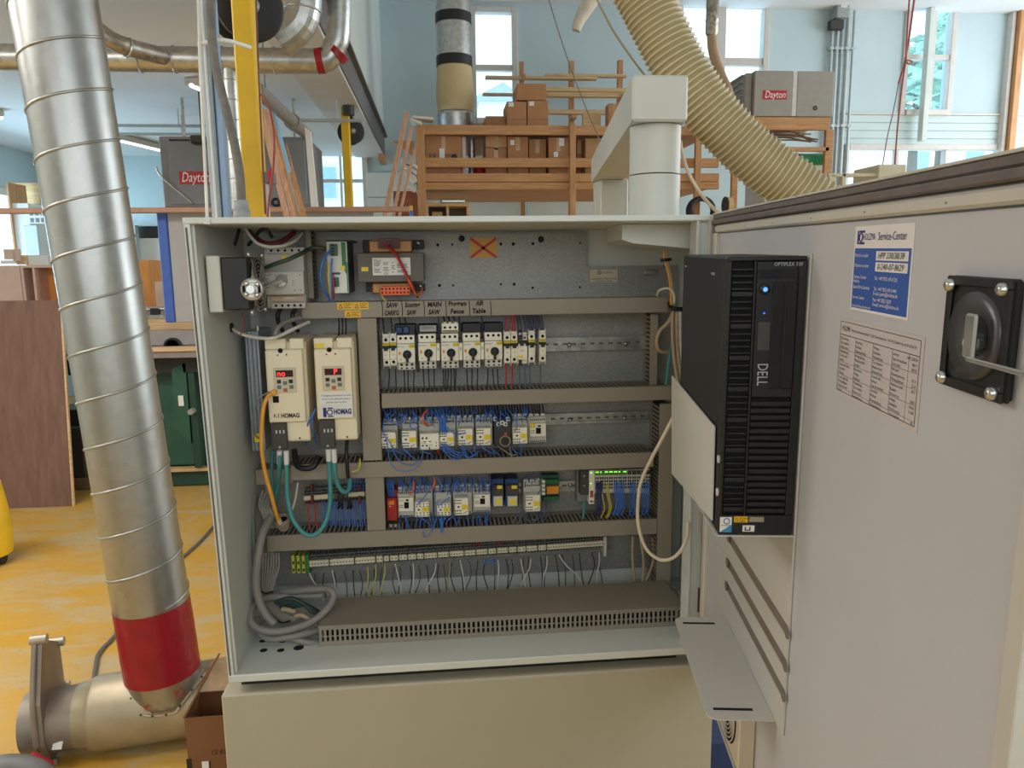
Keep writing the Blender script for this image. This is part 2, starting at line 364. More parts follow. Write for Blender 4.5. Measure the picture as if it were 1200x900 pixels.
# outdoors: house and trees beyond the windows
m_house = M('house_siding', (236, 238, 240), .8, var=.04); m_roof = M('house_roof', (176, 184, 192), .8, var=.1)
t = thing('house', 'pale gabled house seen through the narrow window behind the boxes', 'house', U(580, 140, 22))
a = U(556, 118, 22); b = U(612, 118, 22); p = U(590, 96, 22)
MB().box(a.x+.15, b.x-.15, 22.1, 27, FLOOR, a.z, m_house).build('house_wall', t)
MB().prism([(a.x-.2, 22, a.z), (b.x+.2, 22, a.z), (p.x, 22, p.z)], (0, 5, 0), m_roof).build('roof', t)
t = thing('house', 'pale clapboard house beyond the long low window behind the door', 'house', U(1090, 220, 26))
a = U(960, 120, 26); b = U(1260, 220, 26); zt2 = U(1090, 150, 26).z
mb = MB()
for i in range(20): mb.box(a.x, b.x, 26.0, 26.4, FLOOR+.24*i, FLOOR+.24*i+.225, m_house) if FLOOR+.24*i+.225 < zt2 else None
mb.box(a.x, b.x, 26.1, 30, FLOOR, zt2, m_house).build('house_wall', t)
for i, (q0, q1) in enumerate(((1073, 1088), (1134, 1152))):
    g = rect(q0, 178, q1, 190, 26); MB().box(g[0], g[1], 25.95, 26.02, g[2]-.4, g[3], M('house_glass', (150, 176, 205), .2)).build('house_window', t)
t = thing('house', 'pale house with blue windows beyond the window under the ceiling on the left', 'house', U(400, 240, 15))
a = U(360, 200, 15); b = U(432, 200, 15)
MB().box(a.x, b.x, 15, 18, FLOOR, U(400, 165, 15).z, m_house).build('house_wall', t)
for y0, y1 in ((196, 210), (215, 232)):
    g = rect(378, y0, 394, y1, 15); MB().box(g[0], g[1], 14.95, 15.02, g[2], g[3], MATS['house_glass']).build('house_window', t)
m_leaf = M('leaf', (168, 204, 186), .8, var=.35, scale=4)
def tree(label, pxs, Y, seed):
    rn = random.Random(seed); c0 = U(*pxs[0][:2], Y); t = thing('tree', label, 'tree', (c0.x, Y, FLOOR)); mb = MB(); zs = []
    for (px, py, rad, cnt) in pxs:
        c = U(px, py, Y); zs.append(c.z)
        for i in range(cnt):
            v = Vector((rn.gauss(0, 1), rn.gauss(0, 1), rn.gauss(0, 1))).normalized()*rad*(rn.random()**.4); q = c+v
            n_ = Vector((rn.uniform(-1, 1), rn.uniform(-1, 1), rn.uniform(-1, 1))).normalized(); x_, y_ = basis(n_); l = rn.uniform(.10, .22)
            mb.poly([q-x_*l, q-y_*l*.5, q+x_*l, q+y_*l*.5], [(0, 1, 2, 3)], m_leaf)
    mb.build('foliage', t); MB().cyl((c0.x, Y, FLOOR), (c0.x, Y, max(zs)), .2, M('bark', (96, 84, 72), .9), r1=.05, n=10).build('trunk', t)
tree('green tree beyond the left panes of the tall right-hand window', [(1074, 118, 1.0, 260), (1078, 92, .9, 240), (1072, 76, .6, 120)], 14, 3)
tree('green tree beyond the right panes of the tall right-hand window', [(1106, 116, 1.0, 260), (1108, 84, .9, 240), (1110, 58, .7, 160), (1112, 36, .5, 90)], 17.5, 5)
# ============================================================ BACKGROUND
m_card = M('cardboard', (178, 128, 88), .8, var=.08, scale=6)
m_card2 = M('cardboard_pale', (194, 150, 106), .8, var=.08, scale=6)
m_paper = M('paper_white', (232, 230, 224), .7, var=.03)
m_black = M('black_plastic', (26, 25, 25), .5, var=.1)
m_galv = GALV('galvanised', (172, 172, 168), (198, 199, 196), .36)
m_galvd = GALV('galvanised_dull', (140, 134, 124), (196, 188, 176), .45)
m_tan = M('heater_tan', (160, 154, 146), .5, .1, var=.05)
m_grey = M('heater_grey', (128, 128, 130), .5, .1, var=.05)
m_red = M('red_label', (190, 34, 44), .5, var=.06)
m_white = M('white_ink', (240, 240, 238), .6, var=.02)
m_yel = M('yellow_paint', (232, 186, 30), .5, var=.1, scale=7)
m_redtape = M('red_tape', (150, 18, 34), .35, var=.14, scale=20, bump=.5, bscale=22)
def pbox(name, label, cat, q, Y, d, m, group=None, b=.004):
    g = rect(*q, Y); return tag(MB().box(g[0], g[1], Y, Y+d, g[2], g[3], m, b).build(name, loc=((g[0]+g[1])/2, Y+d/2, g[2])), label, cat, group)
# ---- storage rack of timber
YS = 5.6
t = thing('timber_rack', 'large two-level timber storage rack with rails in front of the back wall', 'rack', U(680, 235, YS))
def beam(name, q, Y=YS, d=.045, m=None): g = rect(*q, Y); return MB().box(g[0], g[1], Y, Y+d, g[2], g[3], m or m_firx, .004).build(name, t)
rA = U(487, 155, YS).x; rB = U(843, 195, YS).x
def rail(name, ya, yb, xa=488, xb=843, Y=YS, d=.045):
    xm = (xa+xb)/2; z0, z1 = U(650, yb, Y).z, U(650, ya, Y).z
    return MB().box(U(xa, ya, Y).x, U(xb, ya, Y).x, Y, Y+d, z0, z1, m_firx, .004).build(name, t)
rail('rail', 147, 158); rail('rail', 185, 196)
rail('deck_beam', 203, 213, d=.06); rail('deck_beam', 213.5, 222, d=.05)
for q in ((488, 149, 498, 620), (668, 146, 675, 640), (815, 143, 822, 640)):
    x0, x1 = U(q[0], 190, YS-.05).x, U(q[2], 190, YS-.05).x; MB().box(x0, x1, YS-.05, YS-.002, FLOOR, U(600, q[1], YS).z, m_fir, .004).build('post', t)
zd = U(650, 206, YS).z; zs = U(650, 148, YS).z
MB().box(rA, rB, YS+.07, 7.3, zd-.1, zd-.06, m_firx).build('deck', t)
MB().box(rA, rB, YS+.05, 7.3, zs-.03, zs-.001, m_firx).build('top_shelf', t)
for x in (rA+.05, rB-.1):
    MB().box(x, x+.09, 7.2, 7.29, FLOOR, zs-.04, m_fir).build('post', t)
x0 = U(499, 170, YS).x
MB().prism([(rA-.22, YS+.1, U(489, 163, YS).z), (rA-.02, YS+.1, U(489, 163, YS).z), (rA-.02, YS+.1, U(489, 182, YS).z)], (0, .04, 0), m_firx).build('bracket', t)
# right end of the rack, carrying the tan heater
t = thing('timber_stand', 'short timber stand under the tan heater on the right', 'stand', U(930, 240, YS))
beam('top_beam', (845, 137, 973, 152)); beam('post', (964, 152, 973, 320), Y=YS); beam('post', (857, 152, 864, 320)); g = rect(845, 137, 973, 152, YS); MB().box(g[0], g[1], YS+.05, YS+.7, g[3]-.05, g[3]-.002, m_firx).build('top_panel', t)
beam('shelf', (850, 172, 972, 177))
g = rect(900, 176, 973, 190, YS)
tag(MB().cyl((g[0], YS+.13, g[3]-.07), (g[1]+.02, YS+.13, g[3]-.07), .055, M('green_roll', (42, 140, 96), .5, var=.1), n=18).build('cable_roll'), 'green roll lying on the low rail of the heater stand', 'roll')
mj = M('wire_rod', (150, 128, 104), .5, .3)
jb = MB(); rn = random.Random(4); c = U(920, 168, YS+.2)
for i in range(9): jb.tube([c+Vector((-.55+rn.uniform(-.05, .1), rn.uniform(-.1, .1), .02*i/3)), c+Vector((0, rn.uniform(-.1, .1), .03+.012*i)), c+Vector((.3, rn.uniform(-.1, .1), rn.uniform(.0, .12)))], .008, mj, n=5)
tag(jb.build('rod_bundle', loc=c), 'bundle of thin brown rods lying under the tan heater', 'rods', kind='stuff')
# ---- heaters
t = thing('unit_heater', 'tan boxy unit heater standing on the timber stand at right', 'heater', U(930, 137, YS))
g = rect(884, 83, 977, 136.5, YS); xm0, xm1 = U(929, 110, YS).x, U(934, 110, YS).x
MB().box(g[0], xm0, YS, YS+.6, g[2], g[3], m_tan, .006).build('burner_panel', t)
MB().box(xm1, g[1], YS, YS+.6, g[2], g[3], m_tan, .006).build('fan_panel', t)
MB().box(xm0+.001, xm1-.001, YS+.003, YS+.59, g[2]+.004, g[3]-.004, M('seam_white', (214, 210, 204), .5)).build('seam_strip', t)
l = MB(); l.box(g[0]-.07, g[0]-.002, YS+.05, YS+.55, g[2]+.01, g[3]-.01, m_tan, .01)
o = l.build('air_outlet', t)
for i in range(6): MB().obox((g[0]-.078, YS+.3, g[2]+.08+i*.062), Vector((1, 0, -.5)).normalized(), EY, Vector((.5, 0, 1)).normalized(), .018, .22, .003, M('louvre', (188, 194, 204), .4, .4)).build('louvre', o)
q = rect(894, 106, 922, 116.5, YS); lo = MB().box(q[0], q[1], YS-.004, YS-.001, q[2], q[3], m_red, .002); lo.text('Dayton', ((q[0]+q[1])/2, YS-.006, (q[2]+q[3])/2), EX, EZ, .095, m_white, 'CENTER', .25, (q[1]-q[0])*.86); lo.build('logo_badge', t)
p = U(955.5, 126.5, YS-.003); MB().ring(p, -EY, .016, .005, m_black, n=14).build('knob', t)
YH = 4.5
t = thing('unit_heater', 'big grey unit heater hung behind the yellow post at left', 'heater', U(275, 243, YH))
g = rect(189, 160, 363, 243, YH)
MB().box(g[0], g[1], YH, YH+.7, g[2], g[3], m_grey, .008).build('casing', t)
q = rect(198, 165, 300, 240, YH); MB().box(q[0], q[1], YH-.012, YH-.001, q[2], q[3], m_grey, .004).build('front_panel', t)
q = rect(306, 165, 359, 240, YH); MB().box(q[0], q[1], YH-.012, YH-.001, q[2], q[3], m_grey, .004).build('side_panel', t)
q = rect(211, 201, 249, 216, YH); lo = MB().box(q[0], q[1], YH-.018, YH-.013, q[2], q[3], m_red, .002); lo.text('Dayton', ((q[0]+q[1])/2, YH-.020, (q[2]+q[3])/2), EX, EZ, .105, m_white, 'CENTER', .25, (q[1]-q[0])*.86); lo.build('logo_badge', t)
q = rect(262, 148, 286, 159, YH); MB().box(q[0], q[1], YH+.05, YH+.09, q[2], q[3], m_red, .002).build('red_tag', t)
p = U(323, 237, YH-.02); MB().ring(p, -EY, .026, .009, m_black, n=16).build('knob', t)
for x in (g[0]+.1, g[1]-.15): MB().cyl((x, YH+.3, g[3]), (x, YH+.3, ZC), .012, m_galvd, n=8).build('hanger_rod', t)
MB().tube([(g[0]-.02, YH-.04, g[2]+.3), (g[0]+.02, YH-.04, g[2]+.22), (g[0]+.22, YH-.03, g[2]+.03)], .008, m_galvd, n=6).build('gas_line', t)
# ---- boxes on the rack
GB = 'cardboard boxes standing on the rack deck'
for q, d, Y, m, lab, nm in (
    ((499, 159, 541, 207), .45, YS+.1, m_card, 'wide cardboard box at the left end of the rack deck with dark print', 'cardboard_box'),
    ((569, 173, 594, 207), .4, YS+.15, m_card, 'small cardboard box on the rack deck right of the red bucket', 'cardboard_box'),
    ((569, 159, 594, 172.5), .4, YS+.15, m_card2, 'flat cardboard box lying on the small box right of the red bucket', 'cardboard_box'),
    ((595, 160, 619, 207), .4, YS+.13, m_card, 'tall cardboard box with one white label above the middle rail', 'cardboard_box'),
    ((620, 163, 640, 207), .4, YS+.16, m_card, 'plain tall cardboard box left of the box with two labels', 'cardboard_box'),
    ((643, 161, 666, 207), .4, YS+.11, m_card, 'tall cardboard box with two white labels beside the rack post', 'cardboard_box'),
    ((676, 164, 682, 207), .3, YS+.3, m_card, 'narrow cardboard box just right of the tall rack post', 'cardboard_box'),
    ((686, 162, 716, 207), .4, YS+.15, m_card2, 'pale tan box on the deck behind the white square channel', 'cardboard_box')):
    g = rect(*q, Y); t = thing(nm, lab, 'box', ((g[0]+g[1])/2, Y+d/2, zd-.06), GB)
    z0 = zd-.059 if q[3] == 207 else g[2]
    MB().box(g[0], g[1], Y, Y+d, z0, g[3], m, .004).build('carton', t)
    MB().box((g[0]+g[1])/2-.02, (g[0]+g[1])/2+.02, Y-.001, Y+.0, g[3]-.13, g[3]-.003, M('packing_tape', (196, 158, 112), .3)).build('tape', t)
    for qq, mm in {499: [((515, 174, 521, 185), m_paper)], 595: [((598, 164, 603, 170), m_paper)], 643: [((655, 162, 661, 171), m_paper), ((649, 178, 654, 184), m_paper)]}.get(q[0], []):
        h = rect(*qq, Y); MB().box(h[0], h[1], Y-.003, Y-.0012, h[2], h[3], mm).build('shipping_label', t)
    if q[0] == 499:
        a = U(503, 184, Y-.002); mb = MB(); mb.text('FOR    CTION', (a.x, a.y, a.z), EX, EZ, .075, m_black, 'LEFT', 0, U(529, 184, Y).x-a.x); p = U(532.5, 183.5, Y-.002); mb.disc(p, -EY, .026, m_black); mb.build('printing', t)
for q, Y, lab in (((594, 119, 617, 146), YS+.2, 'left lower carton of the stack of three on the top shelf'),
                  ((618, 118, 642.5, 146), YS+.2, 'right lower carton of the stack of three on the top shelf'),
                  ((606, 98, 640, 117.5), YS+.22, 'upper carton of the stack of three on the top shelf'),
                  ((569, 136, 593, 147.5), YS+.3, 'low flat carton on the top shelf left of the carton stack')):
    g = rect(*q, Y); z0 = zs if q[3] > 140 else g[2]
    t = thing('carton', lab, 'box', ((g[0]+g[1])/2, Y+.2, z0), 'cartons on the top shelf')
    MB().box(g[0], g[1], Y, Y+.4, z0, g[3], m_card, .004).build('carton_body', t)
    if q[0] in (594, 618):
        h = rect(q[0]+2, q[1]+1, q[0]+8, q[1]+6, Y); MB().box(h[0], h[1], Y-.002, Y-.0005, h[2], h[3], m_paper).build('shipping_label', t)
        MB().box(g[0], g[1], Y-.001, Y, g[2]+.045, g[2]+.05, M('tape_line', (140, 98, 64), .6)).build('tape', t)
pbox('white_slab', 'narrow white panel standing beside the wide box on the deck', 'panel', (541.5, 160, 546, 207), YS+.2, .3, m_paper)
t = thing('bucket', 'red bucket on the rack deck between duct and boxes', 'bucket', U(563, 207, YS+.3)); c = U(562, 207, YS+.3)
MB().lathe((c.x, c.y, zd-.058), EZ, [(0, .05), (.17, .06), (.175, .063), (.19, .063)], m_red).build('pail', t); MB().ring((c.x, c.y, zd+.115), (0, .6, 1), .061, .004, m_galvd).build('handle', t)
c = U(553, 190, YS+.35)
tag(MB().cyl((c.x, c.y, zd-.058), (c.x, c.y, zs-.031), .035, m_galv, n=16).build('pipe'), 'thin silver pipe behind the rails left of the red bucket', 'pipe')
# ---- big insulated duct rising from the top shelf
c0, c1 = U(534, 145, 6.2), U(532, 0, 6.2); r = (U(554, 60, 6.2).x-U(513, 60, 6.2).x)/2
t = thing('exhaust_duct', 'thick vertical silver duct with black bands and a beige sleeve above the rack', 'duct', (c0.x, 6.2, zs))
zq = lambda y: U(533, y, 6.2).z
MB().cyl((c0.x, 6.2, zq(70)), (c0.x, 6.2, ZH-.01), r, m_galv, n=32).build('duct_pipe', t)
MB().lathe((c0.x, 6.2, zs), EZ, [(0, r*1.05), (zq(136)-zs, r*1.05), (zq(134)-zs, r*1.08), (zq(132)-zs, r*1.0)], m_galv).build('collar', t)
MB().lathe((c0.x, 6.2, zq(132)), EZ, [(0, r*1.02), (.1, r*1.08), (.17, r*1.08), (.2, r*1.1), (.23, r*1.08), (zq(76)-zq(132), r*.98)], M('beige_sleeve', (206, 184, 140), .7, var=.05), n=32).build('sleeve', t)
for a, b in ((17, 29), (67, 79), (132, 137)): MB().cyl((c0.x, 6.2, zq(b)), (c0.x, 6.2, zq(a)), r*1.03, m_black, n=32).build('black_band', t)
# ---- lumber rack against the wall
YL = 7.5
for q in ((609, 72, 614, 97), (667, 71, 673, 144), (724, 70, 730, 120)):
    g = rect(*q, YL); tag(MB().box(g[0], g[1], YL, YL+.06, FLOOR, g[3], m_fir, .004).box(g[0], g[1], YL-.18, YL, g[2]+.02, g[2]+.06, m_fir, .004).build('rack_post'), {609: 'left upright of the wall lumber rack above the carton stack', 667: 'middle upright of the wall lumber rack', 724: 'right upright of the wall lumber rack left of the flexible hose'}[q[0]], 'post', 'lumber rack uprights')
m_pine = WOOD('pine', (224, 192, 146), (196, 160, 112), (1.2, 14, 14))
for i, (q, lab) in enumerate((((569, 89, 700, 92), 'thin long board on the upper arms of the wall lumber rack'), ((640, 86, 735, 89), 'pale strip lying behind the topmost long board'), ((566, 109, 642, 111), 'thin strip jutting left past the window on the wall rack'), ((640, 102, 736, 107), 'upper pine plank on the middle arms of the wall rack'), ((640, 108, 736, 113), 'lower pine plank on the middle arms of the wall rack'), ((643, 128, 726, 133), 'pine plank on the lowest arms of the wall rack'))):
    g = rect(*q, YL-.16); tag(MB().box(g[0], g[1], YL-.16+.02*(i % 2), YL-.06, g[2], g[3], m_pine, .002).build('lumber_board'), lab, 'board', 'boards on the wall rack')
pbox('plywood_offcut', 'square tan plywood offcut on the top shelf right of the cartons', 'board', (683, 132, 704, 150.2), YS+.5, .05, m_pine)
pbox('timber_post', 'short brown timber block standing on the top shelf beside the white channel', 'block', (713, 121, 724, 148.2), YS+.4, .15, m_fir)
# ---- leaning boards and junk at the left end of the rack
for (a, b, w_, d, m, lab) in (((477, 131), (449, 262), 5, 5.35, 'pine_z', 'long pinkish board leaning against the left end of the rack, leftmost'), ((482, 150), (459, 262), 3.5, 5.4, 'pine_z', 'second long board leaning against the left end of the rack'), ((486, 175), (466, 262), 3, 5.42, 'pine_z', 'shorter board leaning against the left end of the rack')):
    mm = WOOD('pine_z', (222, 178, 148), (196, 148, 116), (14, 14, 1.2)) if 'pine_z' not in MATS else MATS['pine_z']
    A, B = U(*a, d), U(*b, d-.15); B = B+(B-A)*.9; dr = (A-B).normalized(); wx = EX-dr*dr.x; wx.normalize(); h = w_*7/870/2
    tag(MB().obox((A+B)/2, wx, dr.cross(wx), dr, h, .012, (A-B).length/2, mm, .002).build('leaning_board', loc=B), lab, 'board', 'leaning boards by the rack')
rn = random.Random(11)
for i, (a, b, lab) in enumerate((((470, 188), (489, 197), 'white painted offcut sticking out left of the rack, uppermost'), ((472, 193), (488, 204), 'second white offcut sticking out left of the rack'), ((476, 200), (487, 214), 'broad white offcut tilted beside the rack post'), ((473, 218), (487, 224), 'lowest white offcut beside the rack post'), ((481, 142), (494, 146), 'curled grey sheet end lying on top of the rack at left'), ((484, 139), (508, 141), 'flat white slat lying on top of the rack at left'))):
    A, B = U(*a, 5.5+.02*i), U(*b, 5.5+.02*i); dr = (B-A).normalized(); n_ = EY; 
    tag(MB().obox((A+B)/2, dr, EY, dr.cross(EY), (B-A).length/2, .09, .012+.012*(i == 2), M('offcut_white', (222, 216, 208), .7, var=.06), .003).build('offcut', loc=A), lab, 'offcut', 'offcuts by the rack')
pbox('wood_crate', 'reddish brown wooden crate under the left end of the rack', 'crate', (462, 224, 489, 300), 5.7, .4, M('crate_brown', (158, 92, 60), .7, var=.15))
t = thing('bottle', 'small bottle with yellow, blue and green label on the crate', 'bottle', U(482, 255, 5.3)); g = rect(479.5, 241, 484.5, 258, 5.4); c = ((g[0]+g[1])/2, 5.4)
MB().cyl((*c, g[2]-.05), (*c, g[2]+.045), .017, M('bottle_green', (40, 140, 90), .4), n=14).build('bottle_base', t); MB().cyl((*c, g[2]+.045), (*c, g[2]+.085), .017, M('bottle_blue', (60, 90, 200), .4), n=14).build('label_band', t); MB().cyl((*c, g[2]+.085), (*c, g[3]), .014, m_yel, n=14).build('cap', t)
tag(MB().box(c[0]-.05, c[0]+.3, 5.3, 5.5, g[2]-.09, g[2]-.051, m_firx).build('plank_shelf'), 'short plank carrying the small coloured bottle', 'plank')
# cubby on the floor side under the deck
t = thing('cubby_shelf', 'open wooden cubby with two compartments under the rack deck', 'shelf', U(525, 252, 5.7)); YC = 5.75
g = rect(499, 238, 551, 300, YC)
mb = [('top_board', (g[0], g[1], g[3]-.03, g[3])), ('side_board', (g[0], g[0]+.03, g[2], g[3]-.03)), ('side_board', (g[1]-.03, g[1], g[2], g[3]-.03)), ('divider', ((g[0]+g[1])/2-.012, (g[0]+g[1])/2+.012, g[2], g[3]-.03))]
for n_, q in mb: MB().box(q[0], q[1], YC, YC+.35, q[2], q[3], m_pine, .002).build(n_, t)
MB().box(g[0]+.03, g[1]-.03, YC+.33, YC+.345, g[2], g[3]-.03, M('cubby_back', (120, 110, 104), .7)).build('back_board', t)
pbox('wood_scrap', 'small orange scrap of wood inside the left cubby compartment', 'scrap', (507, 248, 519, 300), YC+.08, .15, m_pine)
pbox('white_case', 'long white slab lying on the cubby', 'slab', (500, 234.5, 516, 238), YC+.05, .2, m_paper); pbox('chrome_tool', 'grey metal tool lying on the cubby', 'tool', (517, 233.5, 545, 238), YC+.05, .12, m_galv, b=.008)
# pipes under the deck
for (a, b, r_, lab) in (((548, 230), (665, 230), .012, 'thin horizontal conduit under the rack deck'), ((618, 230), (618, 262), .01, 'thin vertical conduit below the junction cover under the deck')):
    A, B = U(*a, 7.935), U(*b, 7.935); tag(MB().cyl(A, B, r_, MATS['conduit_grey'], n=8).build('conduit'), lab, 'conduit')
g = rect(601, 229, 607, 236, 7.8); tag(MB().box(g[0], g[1], 7.88, 7.96, g[2], g[3], m_paper, .006).build('switch_box'), 'small white switch box on the wall under the deck', 'switch box')
t = thing('hose_coil', 'black ribbed hose coiled upright behind the cabinet top at right', 'hose', U(823, 248, 5.45)); c = U(823, 247, 5.45)
MB().ring(c, (.1, -1, .1), .118, .024, m_black, n=36, k=8).ring(c+Vector((.0, .05, 0)), (-.1, -1, .1), .118, .024, m_black, n=36, k=8).build('coil', t)
t = thing('cable_reel', 'small reel with tan slotted rim behind the black hose coil', 'reel', U(855, 245, 4.6)); c = U(855, 240, 4.6)
MB().cyl(c+Vector((-.03, .04, 0)), c+Vector((-.015, .04, 0)), .07, m_black, n=20).build('flange', t); MB().cyl(c+Vector((-.015, .04, 0)), c+Vector((.03, .04, 0)), .065, m_pine, n=20).build('core', t); MB().cyl((c.x, c.y+.04, FLOOR), (c.x, c.y+.04, c.z-.066), .018, m_fir, n=10).build('stand_pole', t)
for px in (878, 890): 
    A = U(px, 240, 6.6); tag(MB().cyl((A.x, 6.6, FLOOR), (A.x, 6.6, U(px, 216, 6.6).z), .04, m_galv, n=14).build('pipe'), 'upright silver pipe under the flexible hose, %s one' % ('left' if px == 878 else 'right'), 'pipe')
pbox('storage_bin', 'plain grey bin behind the lower end of the flexible hose', 'bin', (896, 190, 972, 260), 5.9, .5, M('bin_grey', (196, 190, 186), .6, var=.04))
# beige bench frame seen over the door
m_bench = M('bench_tan', (206, 196, 168), .6, var=.06)
t = thing('machine_frame', 'low beige machine frame seen just over the top edge of the door', 'frame', U(1010, 214, 5.0)); YF = 5.0
for n_, q in (('leg', (971, 205, 977, 330)), ('leg', (984, 203, 988, 330)), ('cross_rail', (971, 203, 1028, 207))): g = rect(*q, YF); MB().box(g[0], g[1], YF, YF+.06, FLOOR if n_ == 'leg' else g[2], g[3], m_bench, .004).build(n_, t)
g = rect(1027, 193, 1060, 232, YF); MB().box(g[0], g[1], YF-.02, YF+.4, g[2], g[3], m_bench, .01).build('end_block', t)
# hanging hoses at right
m_hose_r = M('hose_red', (156, 78, 72), .5); m_hose_g = M('hose_grey', (120, 110, 104), .5)
A = [U(1072, -6, 6.5), U(1066, 40, 6.5), U(1060, 75, 6.5), U(1053, 98, 6.5)]
t = thing('air_hose', 'red air hose hanging left of the tall right window ending in a grey lead', 'hose', A[0]); MB().tube(A, .011, m_hose_r, n=8).build('red_hose', t); MB().tube([A[-1], U(1047, 130, 6.5), U(1040, 160, 6.5), U(1034, 196, 6.5)], .006, m_hose_g, n=6).build('lead', t)
A = [U(1066, -6, 6.4), U(1063, 40, 6.4), U(1062, 70, 6.4), U(1066, 75, 6.4), U(1069, 73, 6.4), U(1066, 71, 6.4), U(1061, 76, 6.4), U(1055, 120, 6.4), U(1051, 160, 6.4), U(1048, 203, 6.4)]
tag(MB().tube(A, .009, m_hose_r, n=7).build('hanging_cord', loc=A[-1]), 'reddish cord with one small loop hanging beside the tall right window', 'cord')
# cloth bag at the top and ropes
A = [U(697, -8, 5.0), U(688, 8, 5.0), U(679, 24, 5.0), U(675, 36, 5.0)]
tag(MB().tube(A, .06, M('bag_cloth', (214, 206, 192), .8, bump=.6, bscale=14), n=16, rads=lambda t: .075-.04*t).build('filter_bag', loc=A[0]), 'end of a pale cloth sleeve hanging at the top above the rack', 'sleeve')
tag(MB().tube([U(642, -4, 2.6), U(662, 60, 2.6), U(684, 120, 2.6), U(706, 172, 2.6)], .0032, m_hose_g, n=6).build('thin_rope'), 'thin tan rope slanting down in front of the rack to the white channel', 'rope')
tag(MB().tube([U(697, -6, 1.0), U(716, 32, 1.0), U(740, 68, 1.0), U(757, 90, 1.0)], .004, M('cable_tan', (176, 164, 140), .5), n=6).build('cable'), 'tan cable slanting down to the top of the white square channel', 'cable')
# vertical pipe in front of window 2
A, B = U(834, 42, 5.2), U(834, -20, 5.2)
t = thing('dust_pipe', 'tan metal pipe hanging in front of the double window', 'pipe', A); MB().lathe((A.x, 5.2, U(834, 42, 5.2).z), EZ, [(0, .042), (.02, .055), (.12, .055), (.125, .06), (.14, .055), (2.0, .055)], m_galvd, n=20).build('pipe_section', t)
MB().tube([U(834, 42, 5.2), U(836, 62, 5.2), U(845, 88, 5.2), U(852, 104, 5.15), U(858, 125, 5.1)], .043, M('hose_tan', (170, 140, 110), .6), n=14).build('hose_section', t)
# ============================================================ LEFT SIDE
# ---- overhead dust duct
YD = 2.6
A, B = U(-60, 67, YD), U(372, 71, YD); B.z = A.z
r = (U(300, 56, YD).z-U(300, 86, YD).z)/2
A.z = B.z = U(300, 71, YD).z
t = thing('overhead_duct', 'long horizontal silver duct under the low ceiling at left', 'duct', A)
MB().cyl(A, B, r, m_galv, n=28).build('duct_pipe', t)
for px in (60, 165, 205, 262, 322):
    p = U(px, 71, YD); MB().ring((p.x, YD, A.z), EX, r+.002, .004, m_galv, n=28).build('clamp_ring', t)
E0 = U(384, 70, YD); up = U(397, 38, YD); tp = U(398, -30, YD)
MB().tube([B-Vector((.02, 0, 0)), (E0.x, YD, A.z+.01), (up.x-.03, YD, A.z+.07), (up.x, YD, up.z), (tp.x, YD, tp.z)], r*.95, m_galv, n=24, k=3).build('elbow', t)
rt = MB()
for (px, py), a in (((381, 68), .9), ((397, 65), .55)):
    p = U(px, py, YD-r-.0); 
    q = Vector((p.x, YD, A.z+.005*(a < .6))); 
rt.cyl((U(371, 70, YD).x, YD, A.z), (U(379, 70, YD).x, YD, A.z+.005), r*1.03, m_redtape, n=28, caps=False)
rt.tube([(U(392, 64, YD).x, YD, A.z+.03), (U(397, 60, YD).x, YD, A.z+.055)], r*1.0, m_redtape, n=24, k=2)
rt.build('tape_wrap', t)
a, b = U(112, 34, YD-.3), U(192, 66, YD-.05)
t = thing('branch_duct', 'short slanting branch duct joining the overhead duct at upper left', 'duct', a)
MB().tube([a, U(140, 52, YD-.25), b], .042, m_galvd, n=18).build('branch_pipe', t)
m = U(150, 56, YD-.22); MB().ring(m, b-a, .043, .007, m_galv, n=20).build('joint_ring', t)
# second duct elbow behind the hose reel
YE = 1.8
t = thing('duct_elbow', 'segmented silver duct elbow hanging right of the hose reel', 'duct', U(352, 30, YE))
MB().tube([U(326, 48, YE), U(338, 40, YE), U(350, 28, YE), U(356, 8, YE), U(357, -30, YE)], .073, m_galv, n=22, k=2, sm=False).build('elbow_pipe', t)
p = U(355, 12, YE); MB().ring(p, (.1, 0, 1), .075, .005, m_galv, n=22).build('joint_ring', t)
t = thing('small_duct', 'thin vertical silver spiral pipe left of the yellow post', 'duct', U(272, 240, 2.7)); x = U(270, 110, 2.6).x
MB().cyl((x, 2.6, U(270, 246, 2.6).z), (x, 2.6, A.z-r*.7), .042, m_galv, n=18).build('pipe_section', t)
for i in range(8): MB().ring((x, 2.6, U(270, 246, 2.6).z+.06+.1*i), EZ, .0425, .003, m_galv, n=18, k=5).build('seam_ring', t)
# fluorescent fittings
m_tube = EM('tube_light', (255, 250, 235), 6)
def fitting(label, a, b, Y0, Y1):
    A, B = U(*a, Y0), U(*b, Y1); A.z = B.z = ZC-.06; t = thing('ceiling_light', label, 'ceiling light', A, 'fluorescent lights under the low ceiling'); d = (B-A).normalized(); L = (B-A).length
    n_ = EZ.cross(d); MB().obox((A+B)/2+EZ*.03, d, n_, EZ, L/2, .06, .028, m_trim, .01).build('housing', t); MB().cyl(A, B, .014, m_tube, n=10).build('tube', t)
P = UZ(224, 100, ZC-.06); Q = UZ(262, 116, ZC-.06); fitting('fluorescent light under the low ceiling left of the strut', (224, 100), (262, 116), P.y, Q.y)
P = UZ(134, 163, ZC-.06); Q = UZ(188, 176, ZC-.06); fitting('far fluorescent light right of the big silver duct', (134, 163), (188, 176), P.y, Q.y)
P = UZ(-30, 134, ZC-.06); Q = UZ(3, 138, ZC-.06); fitting('fluorescent light at the left edge of the view', (-30, 134), (3, 138), P.y, Q.y)
